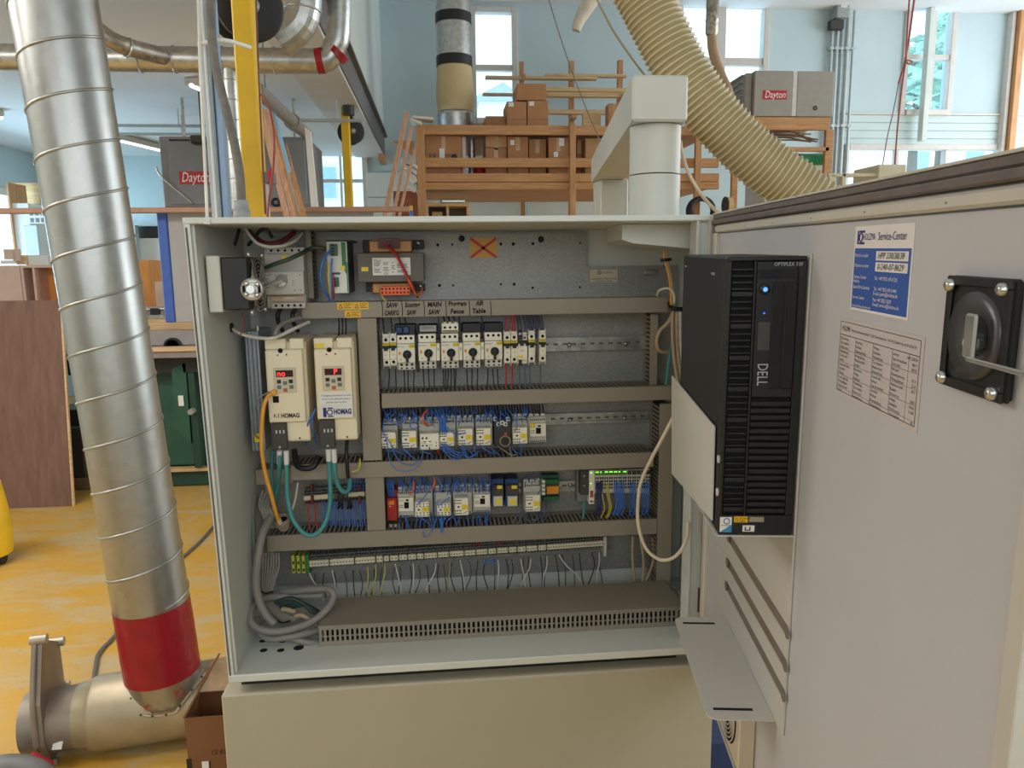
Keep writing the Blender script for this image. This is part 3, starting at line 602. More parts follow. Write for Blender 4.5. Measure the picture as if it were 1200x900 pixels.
# round bars and sprinkler line near the ceiling
for (a, b, Y, lab) in (((130, 147), (262, 148), 5.2, 'upper thin pipe crossing under the low ceiling above the grey heater'), ((140, 157), (262, 158), 5.5, 'lower thin pipe crossing under the low ceiling above the grey heater'), ((350, 141), (425, 142), 4.7, 'thin pipe crossing below the ceiling left of the far reel')):
    A_, B_ = U(*a, Y), U(*b, Y); B_.z = A_.z; t = thing('sprinkler_pipe', lab, 'pipe', A_); MB().cyl(A_, B_, .013, MATS['conduit_grey'], n=8).build('pipe_section', t); MB().cyl(A_.lerp(B_, .6), (A_.lerp(B_, .6).x, Y, ZC), .005, MATS['conduit_grey'], n=6).build('hanger_rod', t)
A_, B_ = U(300, 104, 2.8), U(360, 158, 4.42)
t = thing('suspended_pipe', 'grey pipe slanting away under the ceiling right of the yellow post', 'pipe', A_); MB().cyl(A_, B_, .042, M('pipe_grey', (150, 146, 142), .5, .4), n=16).build('pipe_section', t); p = A_.lerp(B_, .62); MB().cyl(p, p+(B_-A_).normalized()*.12, .055, MATS['pipe_grey'], n=16).build('coupling', t)
MB().cyl(A_.lerp(B_, .15), (A_.lerp(B_, .15).x, A_.lerp(B_, .15).y, ZC), .006, MATS['pipe_grey'], n=6).build('hanger_rod', t)
g = rect(222, 158, 240, 168, 4.3)
tag(MB().box(g[0], g[1], 4.3, 4.4, g[2], g[3], MATS['dark_metal'], .01).cyl((g[0]-.16, 4.35, g[3]-.03), (g[0], 4.35, g[3]-.03), .008, MATS['dark_metal'], n=8).cyl((g[1]-.03, 4.35, g[3]-.01), (g[1]-.03, 4.35, ZC), .01, MATS['dark_metal'], n=8).build('valve'), 'small dark valve above the grey heater left of the strut', 'valve')
# ---- yellow posts and hose reels
def ypost(label, pxs, Y, w_, bot):
    x = U(*pxs, Y).x; t = thing('yellow_post', label, 'post', (x, Y, U(*bot, Y).z), 'yellow posts')
    MB().box(x-w_/2, x+w_/2, Y-w_/2, Y+w_/2, FLOOR, ZC-.002, m_yel, .006).build('column', t)
    MB().box(x-w_*.9, x+w_*.9, Y-w_*.9, Y+w_*.9, FLOOR, FLOOR+.012, m_yel).build('base_plate', t); return x
X1 = ypost('thick yellow post right behind the cabinet top', (293, 125), 1.15, .068, (300, 250))
X2 = ypost('slim far yellow post carrying the small hose reel', (407, 190), 5.0, .068, (410, 250))
def reel(label, c, r, w_, axis, strap):
    c = Vector(c); axis = Vector(axis).normalized(); t = thing('hose_reel', label, 'hose reel', c, 'hose reels'); m = M('reel_black', (40, 38, 36), .5, .3, var=.2)
    for s, n_ in ((-1, 'flange'), (1, 'flange')): MB().lathe(c+axis*(s*w_/2), axis*s, [(0, r*.3), (0, r*.96), (.004, r), (.008, r), (.012, r*.94), (.008, r*.6), (.012, r*.3)], m, n=32).build(n_, t)
    MB().lathe(c-axis*(w_/2), axis, [(0, r*.55), (w_, r*.55)], m).build('drum', t); MB().lathe(c-axis*(w_/2-.01), axis, [(0, r*.8), (w_*.25, r*.84), (w_*.5, r*.8), (w_*.75, r*.84), (w_-.02, r*.8)], M('hose_wound', (82, 70, 60), .6, var=.2), n=30).build('wound_hose', t)
    MB().lathe(c+axis*(w_/2+.008), axis, [(0, r*.24), (.02, r*.22), (.03, r*.08)], M('hub_steel', (176, 170, 160), .4, .6)).build('hub', t)
    MB().box(c.x-.02, c.x+.02, c.y-.03, c.y+.03, c.z+r*.5, c.z+r*1.25, m, .004).build('bracket', t); return t
c = U(291, 14, 1.40); reel('large black hose reel behind the thick yellow post', (c.x+.0, 1.36, c.z), .122, .10, (.5, -.85, -.12), 0)
c = U(408, 152, 5.0); reel('small hose reel hooked on the slim far yellow post', (c.x+.01, 5.02+.09, c.z), .105, .08, (.35, -.9, 0), 0)
q = U(408, 134, 4.9); tag(MB().cyl((q.x, 4.93, q.z), (q.x, 4.93, q.z+.08), .05, MATS['dark_metal'], n=14).cyl((q.x, 4.93, q.z+.08), (q.x, 4.93, ZC-.001), .018, MATS['dark_metal'], n=8).build('swivel_fitting'), 'dark swivel fitting at the top of the slim far yellow post', 'fitting')
tag(MB().tube([U(300, 0, 1.08), U(302, 60, 1.08), U(306, 150, 1.08), U(311, 251, 1.08)], .0035, M('hose_brown', (110, 58, 52), .5), n=6).build('air_line'), 'thin brown air line running down the thick yellow post', 'hose')
A = [U(312, 62, 1.2), U(330, 55, 1.25), U(316, 100, 1.0), U(326, 190, .9), U(318, 240, .8), U(314, 256, .8)]
tag(MB().tube([U(304, 110, 1.1), U(314, 122, 1.0), U(321, 160, .9), U(320, 200, .9), U(315, 235, .85), U(313, 262, .8)], .0035, M('hose_dkred', (150, 60, 56), .5), n=6).build('air_line'), 'thin red line hanging just right of the thick yellow post', 'hose')
q = rect(308, 200, 319, 214, 1.1); t = thing('outlet_box', 'small grey outlet with red button beside the yellow post', 'outlet', U(313, 207, 1.1))
MB().box(q[0], q[1], 1.12, 1.17, q[2], q[3], m_grey, .004).build('outlet_body', t); q = rect(313, 198, 319, 214, 1.1); MB().box(q[0], q[1], 1.105, 1.118, q[2], q[3], m_red, .003).build('red_button', t)
x = U(313, 230, 1.15).x; MB().cyl((x, 1.145, U(313, 214, 1.15).z), (x, 1.145, U(313, 300, 1.15).z), .008, m_galvd, n=8).build('conduit', t)
# ---- service pole behind the cabinet
YP = 0.52
t = thing('service_pole', 'grey aluminium service pole with a white edge behind the cabinet at left', 'pole', U(256, 250, YP))
m_alu = M('aluminium', (168, 176, 182), .4, .5, var=.05); m_alub = M('aluminium_blue', (150, 172, 200), .45, .2, var=.04)
x0, x1, x2 = U(238.5, 125, YP).x, U(250, 125, YP).x, U(259, 125, YP).x
MB().box(x0, x1, YP, YP+.04, FLOOR, ZC-.002, m_alu, .004).build('channel', t); MB().cyl(((x0+x1)/2+.002, YP-.004, FLOOR+.01), ((x0+x1)/2+.002, YP-.004, ZC-.01), .0035, m_paper, n=8).build('white_bead', t)
MB().box(x1+.001, x2, YP+.01, YP+.035, FLOOR, ZC-.002, m_alub, .003).build('side_strip', t)
MB().tube([U(233, 52, YP-.03), U(262, 47, YP-.05), U(294, 56, YP-.02)], .0055, m_paper, n=8).build('tie_strap', t)
tag(MB().tube([U(233, 0, YP-.04), U(234, 60, YP-.04), U(237, 130, YP-.04), U(240, 190, YP-.04), U(242, 235, YP-.06), U(243, 262, YP-.06)], .0042, M('cable_white', (226, 220, 206), .5), n=8).build('white_cable'), 'white cable running down the left side of the service pole', 'cable')
m_cond = M('flex_conduit', (112, 106, 98), .6, var=.22, scale=40, bump=.5, bscale=70)
t = thing('flexible_conduit', 'dark grey flexible conduit curving down into the cabinet top left of the yellow post', 'conduit', U(283, 252, .40))
pts = [U(247, -10, .45), U(248, 40, .45), U(253, 80, .45), U(264, 125, .43), U(274, 165, .42), U(281, 205, .40), U(283, 238, .38)]
MB().tube(pts, .0115, m_cond, n=12).build('hose_section', t)
g = U(283, 246, .38); MB().lathe((g.x, .38, 1.0235), EZ, [(0, .017), (.014, .017), (.014, .021), (.042, .021), (.042, .018), (.066, .018)], M('gland_grey', (150, 152, 150), .5), n=18).build('gland', t)
# ---- leaning boards and panel behind the cabinet top
for i, (q, m, lab) in enumerate((((302, 128, 341, 262, 6), 'pine_z', 'pale board leaning just right of the yellow post'), ((308, 129, 349, 262, 5), 'pine_z', 'second pale board leaning right of the yellow post'), ((314, 132, 353, 262, 3.5), 'fir', 'thin red brown board leaning between two pale boards'), ((317, 133, 334, 172, 5), 'board_blue', 'short blue board edge among the leaning boards'), ((330, 170, 361, 262, 7), 'fir', 'short brown board leaning rightmost of the cluster'))):
    x0, y0, x1, y1, w_ = q; d = (2.85, 2.95, 3.05, 3.27, 3.15)[i]
    if m == 'board_blue': M('board_blue', (140, 190, 226), .6)
    A_, B_ = U(x0+3, y0, d+(.15 if i != 3 else .03)), U(x1-3, y1, d); 
    B_ = B_+(B_-A_)*((B_.z-FLOOR)/(A_.z-B_.z)*.995)
    dr = (A_-B_).normalized(); wx = (EX-dr*dr.x).normalized(); h = w_*4.5/870/2
    tag(MB().obox((A_+B_)/2, wx, dr.cross(wx), dr, h, .01, (A_-B_).length/2, MATS[m], .002).build('leaning_board', loc=B_), lab, 'board', 'boards leaning behind the cabinet')
tag(MB().prism([(U(357, 148, 3.5).x, 3.5, U(357, 148, 3.5).z), (U(364, 154, 3.5).x, 3.5, U(364, 154, 3.5).z), (U(377, 250, 3.5).x+.06, 3.5, FLOOR), (U(363, 250, 3.5).x+.06, 3.5, FLOOR)], (0, .03, 0), m_paper).build('white_sheet'), 'tall white sheet leaning beside the grey heater', 'sheet')
# ---- partition with blue post and rail
YPn = 3.4
t = thing('partition', 'grey partition panel with a blue end post left of the cabinet', 'partition', U(210, 378, YPn))
x0, x1 = U(188, 310, YPn).x, U(199.5, 310, YPn).x; zb, zt_ = U(200, 378, YPn).z, U(200, 249, YPn).z
MB().box(x0, x1, YPn, YPn+.05, zb, zt_, M('post_blue', (60, 94, 178), .5, var=.08), .006).build('end_post', t)
MB().box(x1+.001, x1+1.3, YPn+.012, YPn+.04, zb, zt_, M('panel_grey', (168, 166, 168), .6, var=.03), .003).build('panel', t)
A_, B_ = U(-40, 246, YPn-.1), U(480, 246, YPn-.1); tag(MB().box(A_.x, B_.x, YPn-.1, YPn-.02, U(200, 249, YPn-.1).z, U(200, 243, YPn-.1).z, M('rail_wood', (176, 136, 112), .6, var=.1), .003).build('long_rail'), 'long thin wooden rail crossing the view behind the cabinet', 'rail')
# ---- saw bench
YT = 3.55
t = thing('saw_bench', 'steel topped saw bench with dark green cabinet left of the grey cabinet', 'saw bench', U(220, 568, YT+.2)); ztb = U(200, 412, YT).z
xa, xb_ = U(60, 440, YT).x, U(330, 440, YT).x
MB().box(xa, xb_, YT, YT+.85, ztb-.045, ztb, M('bench_steel', (150, 142, 146), .4, .5, var=.1), .004).build('table_top', t)
m_green = M('machine_green', (36, 84, 66), .5, var=.18, scale=5); m_greend = M('machine_green_dark', (26, 62, 50), .5, var=.15)
xl, xr_ = U(140, 490, YT+.2).x, U(244, 490, YT+.2).x; zfl = FLOOR
MB().box(xa+.05, xb_-.05, YT+.12, YT+.8, ztb-.16, ztb-.046, m_black).build('under_frame', t)
zb0 = U(220, 549, YT+.2).z
MB().box(xl, xr_, YT+.25, YT+.8, zb0+.01, ztb-.16, m_green, .006).build('cabinet_body', t)
MB().box(xl, xr_+.03, YT+.2, YT+.8, zfl, zb0-.02, m_greend, .008).build('plinth', t)
MB().box(xl-.03, xr_+.03, YT+.16, YT+.24, zb0-.015, zb0+.008, M('sawdust', (206, 170, 120), .9, var=.15), .004).build('dust_ledge', t)
q = lambda x, y, Y=YT+.12: U(x, y, Y)
dr_ = MB(); a1, a2, a3, a4 = q(201, 433), q(217, 425), q(224, 520), q(206, 504)
dr_.prism([a1, a2, a3, a4], (0, .1, 0), m_green).build('slanted_door', t)
MB().box(q(222, 480).x, q(230, 480).x, YT+.13, YT+.24, zb0+.02, ztb-.16, m_greend, .004).build('side_post', t)
h = rect(208.5, 464, 214.5, 476, YT+.1); MB().box(h[0], h[1], YT+.108, YT+.116, h[2], h[3], m_paper).build('data_plate', t)
p = q(223, 483, YT+.07); MB().cyl(p, p+Vector((0, .06, 0)), .02, m_tan, n=16).build('door_knob', t)
zt1 = ztb
def onbench(name, label, cat, q, Y, d, m, b=.003):
    g = rect(*q, Y); return tag(MB().box(g[0], g[1], Y, Y+d, g[2], g[3], m, b).build(name, loc=(g[0], Y, g[2])), label, cat)
g = rect(150, 404, 236, 411, YT); tag(MB().box(g[0], g[1], YT-.02, YT+.06, ztb+.001, ztb+.03, m_pine, .002).build('fence_board'), 'pale board along the front edge of the saw bench', 'board')
t2 = thing('saw_fence', 'grey low fence body with a round guard on the saw bench', 'fence', U(200, 404, YT+.35)); g = rect(150, 387, 234, 404, YT+.35)
MB().box(g[0], g[1], YT+.35, YT+.55, ztb+.001, g[3], M('fence_grey', (166, 158, 152), .5, .2), .01).build('fence_body', t2)
c = U(202, 403, YT+.33); MB().lathe((c.x, YT+.345, ztb+.002), EY, [(0, .062), (-.02, .062), (-.02, .045), (0, .045)], m_black, n=24).build('guard', t2)
g = rect(150, 377, 233, 387, YT+.4); 
for i in range(3): tag(MB().box(g[0]-.05*i, g[1], YT+.36+.06*i, YT+.43+.06*i, U(190, 387, YT+.35).z+.001, U(190, 387, YT+.35).z+.03+.018*i, m_pine, .002).build('timber_strip'), ['front pale timber strip lying on the saw fence', 'middle pale timber strip lying on the saw fence', 'rear and highest pale timber strip on the saw fence'][i], 'timber', 'strips on the saw fence')
# ---- cabinet boxes and joinery pieces further back
YK = 4.9; m_ply = WOOD('birch_ply', (236, 164, 88), (220, 146, 72), (14, 14, 1.5)); m_plyl = M('ply_pink', (220, 190, 174), .7, var=.05)
t = thing('cabinet_carcass', 'open wooden cabinet carcass lying above the brown plywood sheet', 'carcass', U(35, 352, YK)); g = rect(-30, 311, 78, 352, YK); zlo = g[2]-.06
MB().box(g[0], g[1], YK, YK+.5, g[3]-.02, g[3], m_plyl).build('top_panel', t); MB().box(g[0], g[1], YK, YK+.5, zlo, zlo+.02, m_ply).build('bottom_panel', t)
MB().box(g[0], g[1], YK+.2, YK+.22, zlo+.02, g[3]-.02, m_ply).build('back_panel', t)
for px, w_ in ((27, .02), (40.5, .018), (72, .02)): x = U(px, 330, YK).x; MB().box(x-w_/2, x+w_/2, YK, YK+.199, zlo+.02, g[3]-.02, m_plyl).build('divider', t)
MB().box(g[0], U(25, 330, YK).x, YK-.005, YK+.015, zlo, g[3]-.002, m_plyl).build('door_panel', t)
t = thing('work_table', 'low plain work table carrying the wooden carcasses', 'table', U(40, 400, YK)); xa2, xb2 = g[0]-.3, U(206, 340, YK).x
MB().box(xa2, xb2, YK-.1, YK+.8, zlo-.05, zlo-.002, m_plyl, .003).build('table_top', t)
for x in (xa2+.05, xb2-.1):
    for y in (YK, YK+.65): MB().box(x, x+.07, y, y+.07, FLOOR, zlo-.05, m_fir).build('leg', t)
t = thing('cabinet_carcass', 'open wooden cabinet carcass standing right of the big silver duct', 'carcass', U(178, 358, YK)); g2 = rect(140, 305, 180, 358, YK)
MB().box(g2[0], g2[1], YK, YK+.45, zlo-.001, g2[3], m_ply, .002).build('box_body', t); x0, x1 = U(167, 330, YK).x, U(168.5, 330, YK).x
MB().box(x0, x1, YK-.12, YK-.002, zlo, g2[3]-.01, m_plyl).build('edge_strip', t); gg = rect(169, 306, 181, 357, YK); MB().box(gg[0], gg[1], YK-.1, YK-.002, zlo, gg[3], m_ply).build('side_panel', t)
t = thing('clamp_head', 'grey bar clamp lying on the table right of the big silver duct', 'clamp', U(178, 366, 4.3)); 
A_, B_ = U(163, 363, 4.3), U(194, 362, 4.3); MB().cyl(A_, B_, .014, m_galv, n=10).build('bar', t); p = U(182, 365, 4.28); MB().obox(p, EX, EY, EZ, .03, .03, .025, m_black, .006).build('jaw', t)
t = thing('side_bench', 'grey bench behind the saw carrying the bar clamp', 'bench', U(180, 375, 4.3)); g = rect(140, 369, 200, 376, 4.25); MB().box(g[0], g[1]+.1, 4.22, 4.7, g[2], g[3], m_galvd, .004).build('bench_top', t)
for x in (g[0]+.05, g[1]): MB().box(x, x+.05, 4.62, 4.67, FLOOR, g[2], m_galvd).build('leg', t)
pbox('pale_offcut', 'small pale panel standing behind the bar clamp', 'panel', (182, 330, 194, 360), 4.75, .03, m_plyl)
YW = 6.6
pbox('plywood_sheet', 'square tan plywood sheet standing on top of the white cabinet', 'sheet', (13, 214, 46, 239.2), YW+.36, .02, m_pine)
t = thing('white_cabinet', 'tall white cabinet under the plywood sheet at far left', 'cabinet', U(30, 300, YW)); g = rect(15, 238, 36, 298, YW); MB().box(g[0], g[1], YW, YW+.4, FLOOR, g[3], m_paper, .004).build('cabinet_body', t)
x = U(14, 260, YW).x; MB().box(x, x+.02, YW-.03, YW+.3, g[2], U(14, 214, YW).z, m_fir).build('side_edge', t)
t = thing('paned_panel', 'white paned cabinet door leaning beside the white cabinet', 'door', U(42, 262, YW)); g = rect(34, 246, 53, 262, YW-.1)
mb = MB(); mb.box(g[0], g[1], YW-.1, YW-.08, g[2], g[3], m_paper); mb.build('door_frame', t)
for i in range(2):
    for j in range(3): a_, b_ = g[0]+(g[1]-g[0])*(j+.18)/3, g[0]+(g[1]-g[0])*(j+.82)/3; c_, d_ = g[2]+(g[3]-g[2])*(i+.18)/2, g[2]+(g[3]-g[2])*(i+.82)/2; MB().box(a_, b_, YW-.103, YW-.1, c_, d_, M('dark_pane', (120, 124, 128), .2)).build('pane', t)
pbox('door_panel', 'pale blue white door panel leaning below the paned door', 'door', (36, 264, 52, 430), YW-.12, .03, M('panel_bluewhite', (206, 220, 232), .5, var=.03))
pbox('drawer_box', 'white box standing among the joinery at far left', 'box', (30, 299, 56, 311), YK+.15, .3, m_paper)
for i, (q, lab) in enumerate((((4, 292, 14, 304), 'pinkish offcut leftmost on the carcass top'), ((14, 292, 22, 306), 'second pinkish offcut on the carcass top'), ((18, 299, 31, 310), 'orange offcut on the carcass top'), ((0, 305, 22, 309), 'flat white slat lying on the carcass top'))):
    pbox('wood_offcut', lab, 'offcut', q, YK+.02+.05*i, .04, (m_plyl, m_plyl, m_pine, m_paper)[i], 'offcuts on the carcass')
t = thing('far_doorway', 'pale framed opening with a dark machine seen right of the big silver duct', 'frame', U(170, 300, 7.6)); 
for q in ((154, 258, 186, 264), (154, 264, 160, 312)): g = rect(*q, 7.6); MB().box(g[0], g[1], 7.6, 7.7, FLOOR if q[0] == 154 and q[3] == 312 else g[2], g[3], M('frame_bluewhite', (190, 206, 214), .6)).build('frame_bar', t)
g = rect(160, 265, 190, 279, 7.75); MB().box(g[0], g[1], 7.75, 7.85, g[2], g[3], MATS['dark_metal'], .01).build('dark_hood', t); g = rect(162, 279, 196, 345, 7.72); MB().box(g[0], g[1], 7.72, 7.85, g[2], g[3], m_paper, .004).build('white_front', t)
# ---- plywood sheet leaning in front
YPy = 3.38
t = thing('plywood_sheet', 'large reddish brown plywood sheet standing on the yellow floor at far left', 'sheet', U(40, 593, YPy))
A_, B_ = U(68, 352, YPy+.12), U(86, 592, YPy); xl_ = U(-60, 470, YPy).x
m_mah = WOOD('mahogany_ply', (126, 94, 80), (106, 78, 66), (9, 9, 1.2))
xr2 = (A_.x+B_.x)/2
MB().prism([(xl_, YPy+.0, FLOOR+.001), (xr2, YPy, FLOOR+.001), (xr2, YPy+.12, A_.z), (xl_, YPy+.12, A_.z)], (0, .018, .002), m_mah).build('face', t)
MB().prism([(xr2+.0005, YPy, FLOOR+.001), (xr2+.012, YPy, FLOOR+.001), (xr2+.012, YPy+.12, A_.z), (xr2+.0005, YPy+.12, A_.z)], (0, .018, .002), m_pine).build('edge', t)
for i, (q, lab) in enumerate((((84, 480, 96, 500), 'dark slat stack behind the right edge of the plywood sheet'), ((84, 505, 98, 560), 'dark box behind the right edge of the plywood sheet'), ((88, 560, 106, 582), 'brown block on the floor behind the plywood sheet'))):
    g = rect(*q, 3.75); tag(MB().box(g[0]-.2, g[1], 3.75, 4.0, FLOOR if i == 2 else g[2], g[3], (m_black, MATS['dark_metal'], M('block_brown', (120, 96, 70), .7))[i], .006).build('stored_block'), lab, 'block')
# ---- big spiral duct standing on a floor fitting
YG = 0.74
b0, b1 = U(179, 715, YG), U(63, 0, YG)
rB = (U(221, 705, YG).x-U(135, 722, YG).x)/2*.985
ax = (b1-b0).normalized(); top = b0+ax*2.35
t = thing('spiral_duct', 'big leaning silver spiral duct at left standing on a floor tee', 'duct', b0)
m_sp = GALV('spiral_steel', (164, 164, 161), (174, 174, 171), .34, 40)
Lh = (top-b0).length
MB().cyl(b0-ax*.02, top, rB, m_sp, n=48).build('duct_pipe', t)
sp = MB(); x_, y_ = basis(ax); pts = []; pitch = .140; ph = R(40)
N = int((Lh-.04)/pitch*26)
for i in range(N+1): a_ = 2*math.pi*i/26+ph; pts.append(b0+ax*(pitch*i/26+.034)+x_*(rB*1.004*math.cos(a_))+y_*(rB*1.004*math.sin(a_)))
sp.tube(pts, .0042, m_sp, n=6, k=1); sp.build('spiral_seam', t)
tp0 = U(184, 800, YG)-(ax*0); base = b0-ax*((b0-tp0).length)
zc_f = FLOOR+.119
tl = MB().lathe(b0-ax*.215, ax, [(0, rB*1.01), (.02, rB*1.018), (.05, rB*1.012), (.08, rB*1.022), (.12, rB*1.014), (.16, rB*1.02), (.2, rB*1.013), (.24, rB*1.01)], m_redtape, n=48, caps=False); tl.build('red_tape', t)
# floor tee
t = thing('floor_tee', 'tan dusty duct tee lying on the yellow floor under the spiral duct', 'duct fitting', U(150, 886, YG))
m_tee = M('tee_galv', (172, 160, 134), .48, .55, var=.12, scale=9)
m_teey = M('tee_dusty', (204, 174, 100), .5, .3, var=.14, scale=8)
pA, pB = UZ(96, 886, FLOOR), UZ(215, 867, FLOOR); dx = Vector((pB.x-pA.x, pB.y-pA.y, 0)).normalized()
q_ = b0-ax*.23; c0 = Vector((pA.x-.012, YG+.02-dx.y/dx.x*(q_.x-pA.x), zc_f)); c1 = c0+dx*.62
MB().lathe(c0, dx, [(0, .1), (.03, .104), (.045, .113), (.055, .118), (.62, .118)], m_tee, n=40).build('main_pipe', t)
e_ = Vector((q_.x+(.2*(-ax.x)), c0.y+dx.y/dx.x*(q_.x-c0.x), zc_f+.02)); axc = (q_+ax*.045-e_).normalized(); MB().cyl(q_+ax*.045, e_-axc*.03, rB*.992, m_sp, n=40).build('branch_collar', t)
fl = MB(); x_, y_ = Vector((dx.x, dx.y, 0)).normalized(), None
pts = []
for i in range(25):
    a_ = -1.3+2.6*i/24; pp = Vector((e_.x, e_.y, 0)); 
    u_ = math.sin(a_)*rB*1.12; v_ = -math.cos(a_)*rB*1.12; zz_ = zc_f+math.sqrt(max(.001, .1195**2-min((v_)**2, .1195**2*.97)))
    pts.append((e_.x+u_, e_.y+v_, zz_))
fl.tube(pts, .004, m_tee, n=6, k=1); fl.build('saddle_flange', t)
for i in range(2, 24, 3): MB().lathe(Vector(pts[i])+Vector((0, -.004, .003)), (0, -1, .6), [(0, .004), (.004, .003)], m_black, n=8).build('rivet', t)
tw = MB()
for k_, (px, py) in enumerate(((171, 829), (209, 812))):
    P0 = e_+ax*(.03+.035*k_)+Vector((-.03+.07*k_, 0, 0)); dd = rB*.99
    aa = (-.05+.075*k_)/rB
MB().lathe(c0+dx*.405, dx, [(0, .1195), (.05, .1202), (.1, .1198), (.18, .1204), (.205, .1192)], M('clear_tape', (198, 166, 130), .2, var=.12, scale=30, bump=.5, bscale=40), n=40, caps=False).build('packing_tape', t)
lt = MB()
for (px, py, s_) in ((172, 829, .024), (209, 811, .024), (230, 826, .022)):
    # printed tape lettering lies tangent to the collar or pipe, facing the room
    d_ = ray(px, py)
    if px < 225:
        o_ = CAM-e_; a_ = d_-axc*d_.dot(axc); b_ = o_-axc*o_.dot(axc); A2 = a_.dot(a_); B2 = 2*a_.dot(b_); C2 = b_.dot(b_)-(rB*.994)**2
    else:
        o_ = CAM-c0; a_ = d_-dx*d_.dot(dx); b_ = o_-dx*o_.dot(dx); A2 = a_.dot(a_); B2 = 2*a_.dot(b_); C2 = b_.dot(b_)-.1208**2
    D2 = B2*B2-4*A2*C2
    if D2 > 0:
        P0 = CAM+d_*((-B2-math.sqrt(D2))/(2*A2)); nn = (P0-(e_ if px < 225 else c0)); aa_ = axc if px < 225 else dx; nn = (nn-aa_*nn.dot(aa_)).normalized()
        if px < 225: ex_ = axc.cross(nn).normalized(); ex_ = ex_ if ex_.x > 0 else -ex_; ey_ = axc
        else: ex_ = dx; ey_ = nn.cross(dx); ey_ = ey_ if ey_.z > 0 else -ey_
        ex2 = (ex_*.95+ey_*.3).normalized(); ey2 = (ey_*.95-ex_*.3).normalized()
        lt.text('3M', P0+nn*.002, ex2, ey2, s_, MATS['red_label'], 'CENTER')
        for j in (1, 2): lt.text('3M  3M', P0+nn*.002-ey2*(s_*.55*j), ex2, ey2, s_*.42, MATS['red_label'], 'CENTER')
lt.build('tape_print', t)
# blast gate at the open end
t = thing('blast_gate', 'grey cast blast gate plugged into the left end of the floor tee', 'blast gate', c0-dx*.08)
m_cast = M('cast_grey', (142, 132, 120), .5, .3, var=.15, scale=12)
MB().lathe(c0-dx*.075, dx, [(0, .1), (.04, .097), (.09, .099)], m_cast, n=36).build('sleeve', t)
MB().lathe(c0-dx*.12, dx, [(-.03, .092), (0, .094), (.02, .096)], m_cast, n=36).build('inlet_ring', t)
g0 = c0-dx*.09; yv = EZ.cross(dx).normalized(); yv = -yv if yv.y > 0 else yv
P = []
for (a_, b_) in ((-.105, -.09), (-.115, .05), (-.11, .21), (.03, .29), (.105, .11), (.11, -.02), (.055, -.115)): P.append(g0+yv*a_+EZ*b_)
MB().prism(P, dx*.02, m_cast).build('gate_frame', t)
rb = MB(); rb.tube([P[2], (P[2]+P[1])/2, P[1]], .009, m_cast, n=7).tube([P[3], P[4], P[5]], .009, m_cast, n=7); rb.build('rim_rib', t)
for p in (P[2], P[3], P[1], P[6]): MB().cyl(p-dx*.012, p+dx*.034, .015, M('bolt_grey', (176, 166, 150), .4, .5), n=12).build('bolt_boss', t)
h = c0+dx*.0; MB().obox(h+Vector((-.022, -.100, -.03)), EX, Vector((0, .75, -.65)).normalized(), Vector((0, .65, .75)).normalized(), .014, .002, .016, m_paper).build('sticker', t)
# ---- open cardboard box beside the cabinet base
zt_ = -.235; P1 = UZ(216, 842, zt_); bx0 = P1.x; by0 = P1.y
t = thing('open_box', 'open brown cardboard box between the floor tee and the cabinet base', 'box', (bx0+.1, by0+.1, FLOOR))
m_cb = M('cardboard_brown', (126, 84, 50), .8, var=.08, scale=6); bx1 = -.02
MB().box(bx0, bx1, by0, by0+.004, FLOOR+.001, zt_, m_cb).box(bx0, bx0+.004, by0+.004, by0+.12, FLOOR+.001, zt_, m_cb).box(bx1-.004, bx1, by0+.004, by0+.12, FLOOR+.001, zt_, m_cb).box(bx0, bx1, by0+.12, by0+.124, FLOOR+.001, zt_, m_cb).box(bx0+.004, bx1-.004, by0+.004, by0+.12, FLOOR+.002, FLOOR+.006, m_cb).build('carton', t)
MB().obox((bx0+.03, by0+.062, zt_+.055), EY, Vector((-.5, 0, -.86)), Vector((.86, 0, -.5)), .06, .065, .0025, m_cb).build('flap', t)
pr = MB(); 
p = U(247, 882, by0-.001); pr.text('12 KEN', (p.x, by0-.0015, p.z), EX, EZ, .018, m_black); g = rect(219, 889, 225, 903, by0); pr.box(g[0], g[1], by0-.0015, by0-.0005, g[2], g[3], m_black); g = rect(237, 892, 245, 903, by0); pr.box(g[0], g[1], by0-.0015, by0-.0005, g[2], g[3], m_paper); g = rect(245.5, 892, 246.8, 903, by0); pr.box(g[0], g[1], by0-.0015, by0-.0005, g[2], g[3], m_black); pr.build('printing', t)
# ---- yellow bin on wheels, floor cord, grey tool
c = UZ(-14, 660, FLOOR); t = thing('wheeled_bin', 'rounded yellow bin on black wheels at the left edge of the floor', 'bin', c)
rr = (U(9, 610, c.y).x-c.x); zt3 = U(0, 566, c.y).z
MB().lathe((c.x, c.y, FLOOR+.05), EZ, [(0, rr*.93), (.03, rr), (.18, rr), ((zt3-FLOOR)*.55, rr*.97), (zt3-FLOOR-.05, rr*.8)], m_yel, n=32).build('bin_body', t)
w_ = UZ(1, 664, FLOOR); 
for dy in (0, .02): MB().cyl((w_.x-.03-9*dy, c.y-.02+dy, FLOOR+.034), (w_.x-9*dy, c.y-.02+dy, FLOOR+.034), .033, m_black, n=18).build('wheel', t)
A_ = [UZ(250, 617, FLOOR+.008), UZ(236, 633, FLOOR+.008), UZ(222, 646, FLOOR+.008), UZ(208, 658, FLOOR+.008), UZ(170, 690, FLOOR+.008), UZ(140, 738, FLOOR+.008), UZ(117, 764, FLOOR+.008), UZ(112, 782, FLOOR+.008), UZ(110, 800, FLOOR+.008)]
tag(MB().tube(A_, .0085, M('cord_grey', (96, 92, 88), .5), n=7).build('extension_lead'), 'grey power cord lying across the yellow floor behind the silver duct', 'cord')
